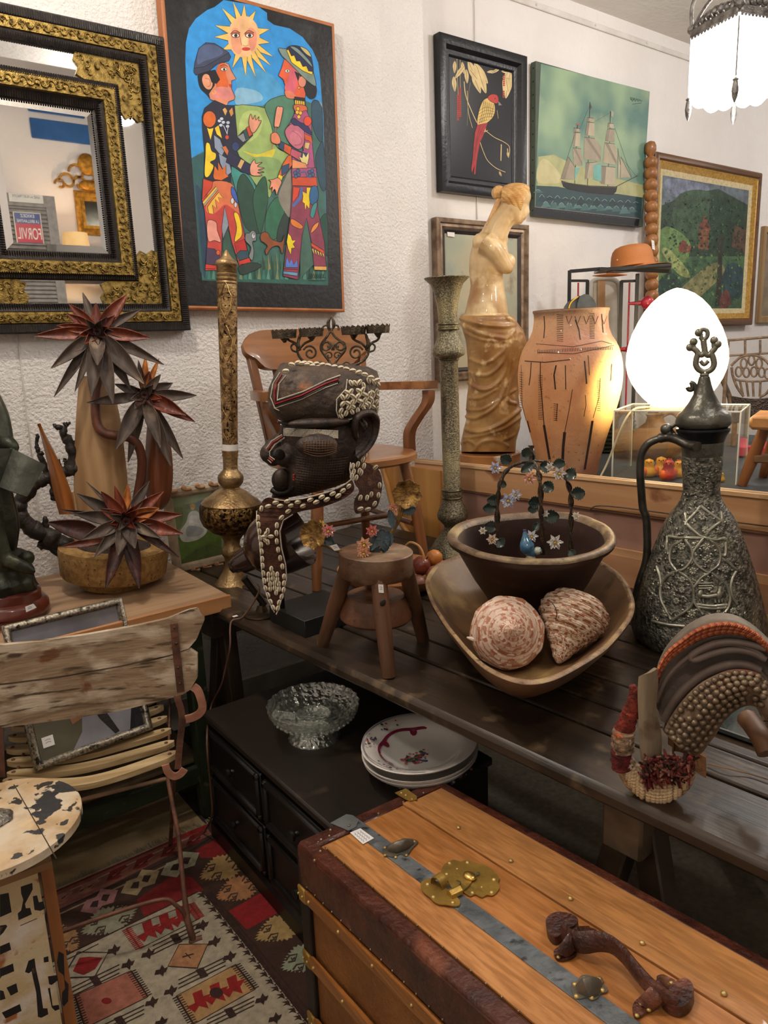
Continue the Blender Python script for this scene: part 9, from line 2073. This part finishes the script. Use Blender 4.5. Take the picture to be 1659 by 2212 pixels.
m_.build('petals',None,t,60); m_ = MB(); m_.plathe(YV,(1650,1350),(1650,1382),[(1352,12),(1360,22),(1368,26),(1382,24)],30,M('e8e4dc','d8d4c8',rough=.2,coat=.8)); m_.build('dish',None,t,60)

# ---- wicker doll chair and stool at the right edge
WCA = az(1630,990,.95); WCA.x += .25; WCV = VF(V((3.9,2.1,.95))); t = thing('wicker_chair','small grey-brown wicker chair with oval loop back at the right edge','chair',V((3.9,2.1,.951)))
wk = M('7a6654','54463a',rough=.6,scale=40,bump=.3); WP_ = lambda x,y,d=0: WCV.p(*z1b(x,y),d)
def wk_(P_,r_=.006,nm='cane',d=0): m_ = MB(); m_.tube(cat([WP_(*p,d) for p in P_],5),r_,7,wk); return m_.build(nm,None,t,60)
wk_([(1330,850),(1420,845),(1659,825),(1900,810)],.007,'top_rail'); wk_([(1340,970),(1480,962),(1659,950),(1900,935)],.006,'top_rail')
for x in (1345,1840): a = WP_(x,846); m_ = MB(); m_.tube([a,V((a.x,a.y,.951))],.010,8,wk); m_.build('back_post',None,t,60)
for x in (1345,1480,1598,1720,1840): wk_([(x,846),(x,960)],.006,'spindle')
wk_([(1370,1050),(1400,1020),(1450,980),(1530,965),(1600,980),(1660,1030),(1700,1100)],.007,'hoop'); wk_([(1385,1130),(1420,1160),(1560,1170),(1690,1160)],.006,'hoop'); wk_([(1375,1060),(1385,1130),(1420,1220),(1470,1290)],.007,'hoop'); wk_([(1700,1100),(1690,1180),(1650,1260),(1590,1295)],.007,'hoop')
for x,y in ((1470,1030),(1530,1005),(1590,1030),(1430,1095),(1490,1100),(1550,1095),(1610,1100),(1655,1110)): wk_([(x + 24 * math.cos(a),y + 38 * math.sin(a)) for a in [i * .7 for i in range(10)]],.005,'woven_loop')
for x in (1440,1490,1540,1600): wk_([(x,1170),(x + 10 - (x - 1520) * .2,1290)],.006,'spindle')
m_ = MB(); m_.grid(lambda a,b: WP_(1385 + (a * 340),1285 + 20 * math.sin(a * pi) + 200 * b,-.05 - .06 * math.sin(pi * a)),20,8,M('4e4640','332d2a',rough=.8,scale=60,bump=1,bs=120,vor=True),.01); m_.build('woven_seat',None,t,60)
for x in (1400,1690): a = WP_(x,1470,-.03); m_ = MB(); m_.tube([a,V((a.x,a.y,.951))],.014,8,wk); m_.build('leg',None,t,60)
wk_([(1300,1150),(1330,1220),(1360,1300),(1370,1370)],.014,'arm',.05)
PRV = VF(V((3.02,1.10,.95))); t = thing('small_wooden_stool','small honey-brown wooden stool with splayed leg at the right edge behind the ewer','stool',V((3.0,1.25,.951))); sw_ = wood('9c6434','63391c','z',12,rough=.35,coat=.3)
m_ = MB(); P_ = [PRV.p(*z1b(x,y),d) for x,y,d in ((1545,1408,0),(1760,1420,0))]; m_.beam(P_[0] - V((0,0,.03)),P_[1] - V((0,0,.03)) + PRV.r * .1,.22,.055,wood('c49058','9c6838','x',10,rough=.4),(0,0,1),.012); m_.build('seat',None,t,40)
for dx,dy in ((0,0),(.22,.0),(.03,.16),(.24,.16)):
    a = PRV.p(*z1b(1640,1530)) + PRV.r * dx + PRV.n * dy; b = PRV.p(*z1b(1455,1955)) + PRV.r * (dx * 1.7) + PRV.n * dy * 1.4; b.z = .952; m_ = MB(); m_.tube([a + V((0,0,.01)),lerp(a,b,.5),b],[.020,.024,.018],12,sw_); m_.build('leg',None,t,60)
m_ = MB(); m_.beam(PRV.p(*z1b(1550,1770)),PRV.p(*z1b(1800,1775)),.05,.03,wood('8c6c4c','64492f','x',10),(0,0,1),.004); m_.build('stretcher',None,t)
KA_ = az(1640,1012,.952) + V((.35,.1,0)); m_ = MB(); m_.box(KA_ + V((.1,0,.03)),(.34,.22,.05),None,M('c03048','9c2438',rough=.5),.006); tag(m_.build('red_box',None,None,20),'flat red box under the small wooden stool at the right edge','box')

# ---- frosted glass lantern with pewter frame
LP0 = ay(1592,120,1.50); LV = VF(LP0); t = thing('hanging_lantern','lit frosted-glass lantern in a leafy pewter frame hanging at the top right','lantern',LP0)
pwt = M('8c8884','5c5854',rough=.4,metal=.6,scale=40,bump=.4,bs=120); zl = zf(920,0,.44545); LPt = lambda x,y,d=0: LV.p(*zl(x,y),d)
kk_ = .44545 * LV.k; R_ = 225 * kk_
yawL = math.atan2(LV.n.y,LV.n.x)
cl = LPt(1510,250,0) + LV.n * R_ * .62
def corner(i,s=1.0): a = yawL + pi + i * pi / 2; return V((cl.x + R_ * s * math.cos(a) * .96,cl.y + R_ * s * math.sin(a) * .96,0))
zt_,zb_ = LPt(1510,75).z,LPt(1510,405).z
litm = bpy.data.materials.new('lit_frosted_glass'); litm.use_nodes = True; ib = litm.node_tree.nodes['Principled BSDF'].inputs; ib['Base Color'].default_value = (.95,.95,.93,1); ib['Emission Color'].default_value = (1,.96,.90,1); ib['Emission Strength'].default_value = 4.5; ib['Roughness'].default_value = .3
for i in range(4):
    a,b = corner(i),corner(i + 1)
    def fn(p,q_,a=a,b=b):
        c = lerp(a,b,p); zz = lerp(zt_ - .01,zb_ - .025 * math.sin(pi * p) - .012 * abs(math.sin(3 * pi * p)),q_); out = (V((c.x - cl.x,c.y - cl.y,0))).normalized() * (.012 * math.sin(pi * q_) * math.sin(pi * p)); return V((c.x,c.y,zz)) + out
    m_ = MB(); m_.grid(fn,18,14,litm,.004); m_.build('glass_panel',None,t,60)
    m_ = MB(); m_.beam(V((a.x,a.y,zt_)),V((b.x,b.y,zt_)),.022,.026,pwt,(0,0,1),.004); fr2 = m_.build('frame_bar',None,t)
    m_ = MB(); 
    for k in range(14): c = lerp(a,b,(k + .5) / 14); m_.ball(V((c.x,c.y,zt_ - .014)),(.008,.008,.007),8,6,pwt)
    for k in range(7):
        f = (k + 1) / 8; c = lerp(a,b,f); hh = .055 * math.sin(pi * f) + .01; m_.ball(V((c.x,c.y,zt_ + hh * .5)),(.015,.010,.014),9,7,pwt)
        m_.tube([V((c.x,c.y,zt_ + hh * .5)) + V(((b - a).x,(b - a).y,0)).normalized() * .022 * math.cos(g) + V((0,0,.016 * math.sin(g))) for g in [j * .8 for j in range(7)]],.004,6,pwt)
    m_.tube([V((lerp(a.x,b.x,f),lerp(a.y,b.y,f),zt_ + .012 + .07 * math.sin(pi * f))) for f in [j / 14 for j in range(15)]],.006,8,pwt)
    m_.build('leaf_crest',None,fr2,60)
    m_ = MB(); m_.ball(V((a.x,a.y,zt_ + .016)),.016,12,8,pwt); top_ = V((cl.x,cl.y,zt_ + .30)); m_.tube(cat([V((a.x,a.y,zt_ + .02)),V((a.x,a.y,zt_ + .10)),lerp(V((a.x,a.y,zt_ + .18)),V((cl.x,cl.y,zt_ + .18)),.35),top_],6),.007,8,pwt); m_.build('hanger_arm',None,t,60)
    m_ = MB(); m_.tube([V((a.x,a.y,zt_ - .02)),V((a.x,a.y,zb_ + .01))],.004,8,pwt); pz = zb_ - .005; m_.lathe(V((a.x,a.y,pz)),[(.012,.003),(.004,.011),(.0,.007),(-.008,.009),(-.03,.012),(-.05,.009),(-.068,.002)],14,None,pwt); m_.build('corner_drop',None,t,60)
m_ = MB(); m_.tube([V((cl.x,cl.y,zt_ + .29)),V((cl.x,cl.y,CZ - .002))],.006,8,pwt); m_.build('chain_rod',None,t,60); m_ = MB(); m_.lathe(V((cl.x,cl.y,CZ - .03)),[(0,.02),(.01,.05),(.03,.06)],24,None,pwt); m_.build('ceiling_rose',None,t,60)
lamp('lantern_bulb',(cl.x,cl.y,zb_ - .12),8,(1,.95,.88),.05)
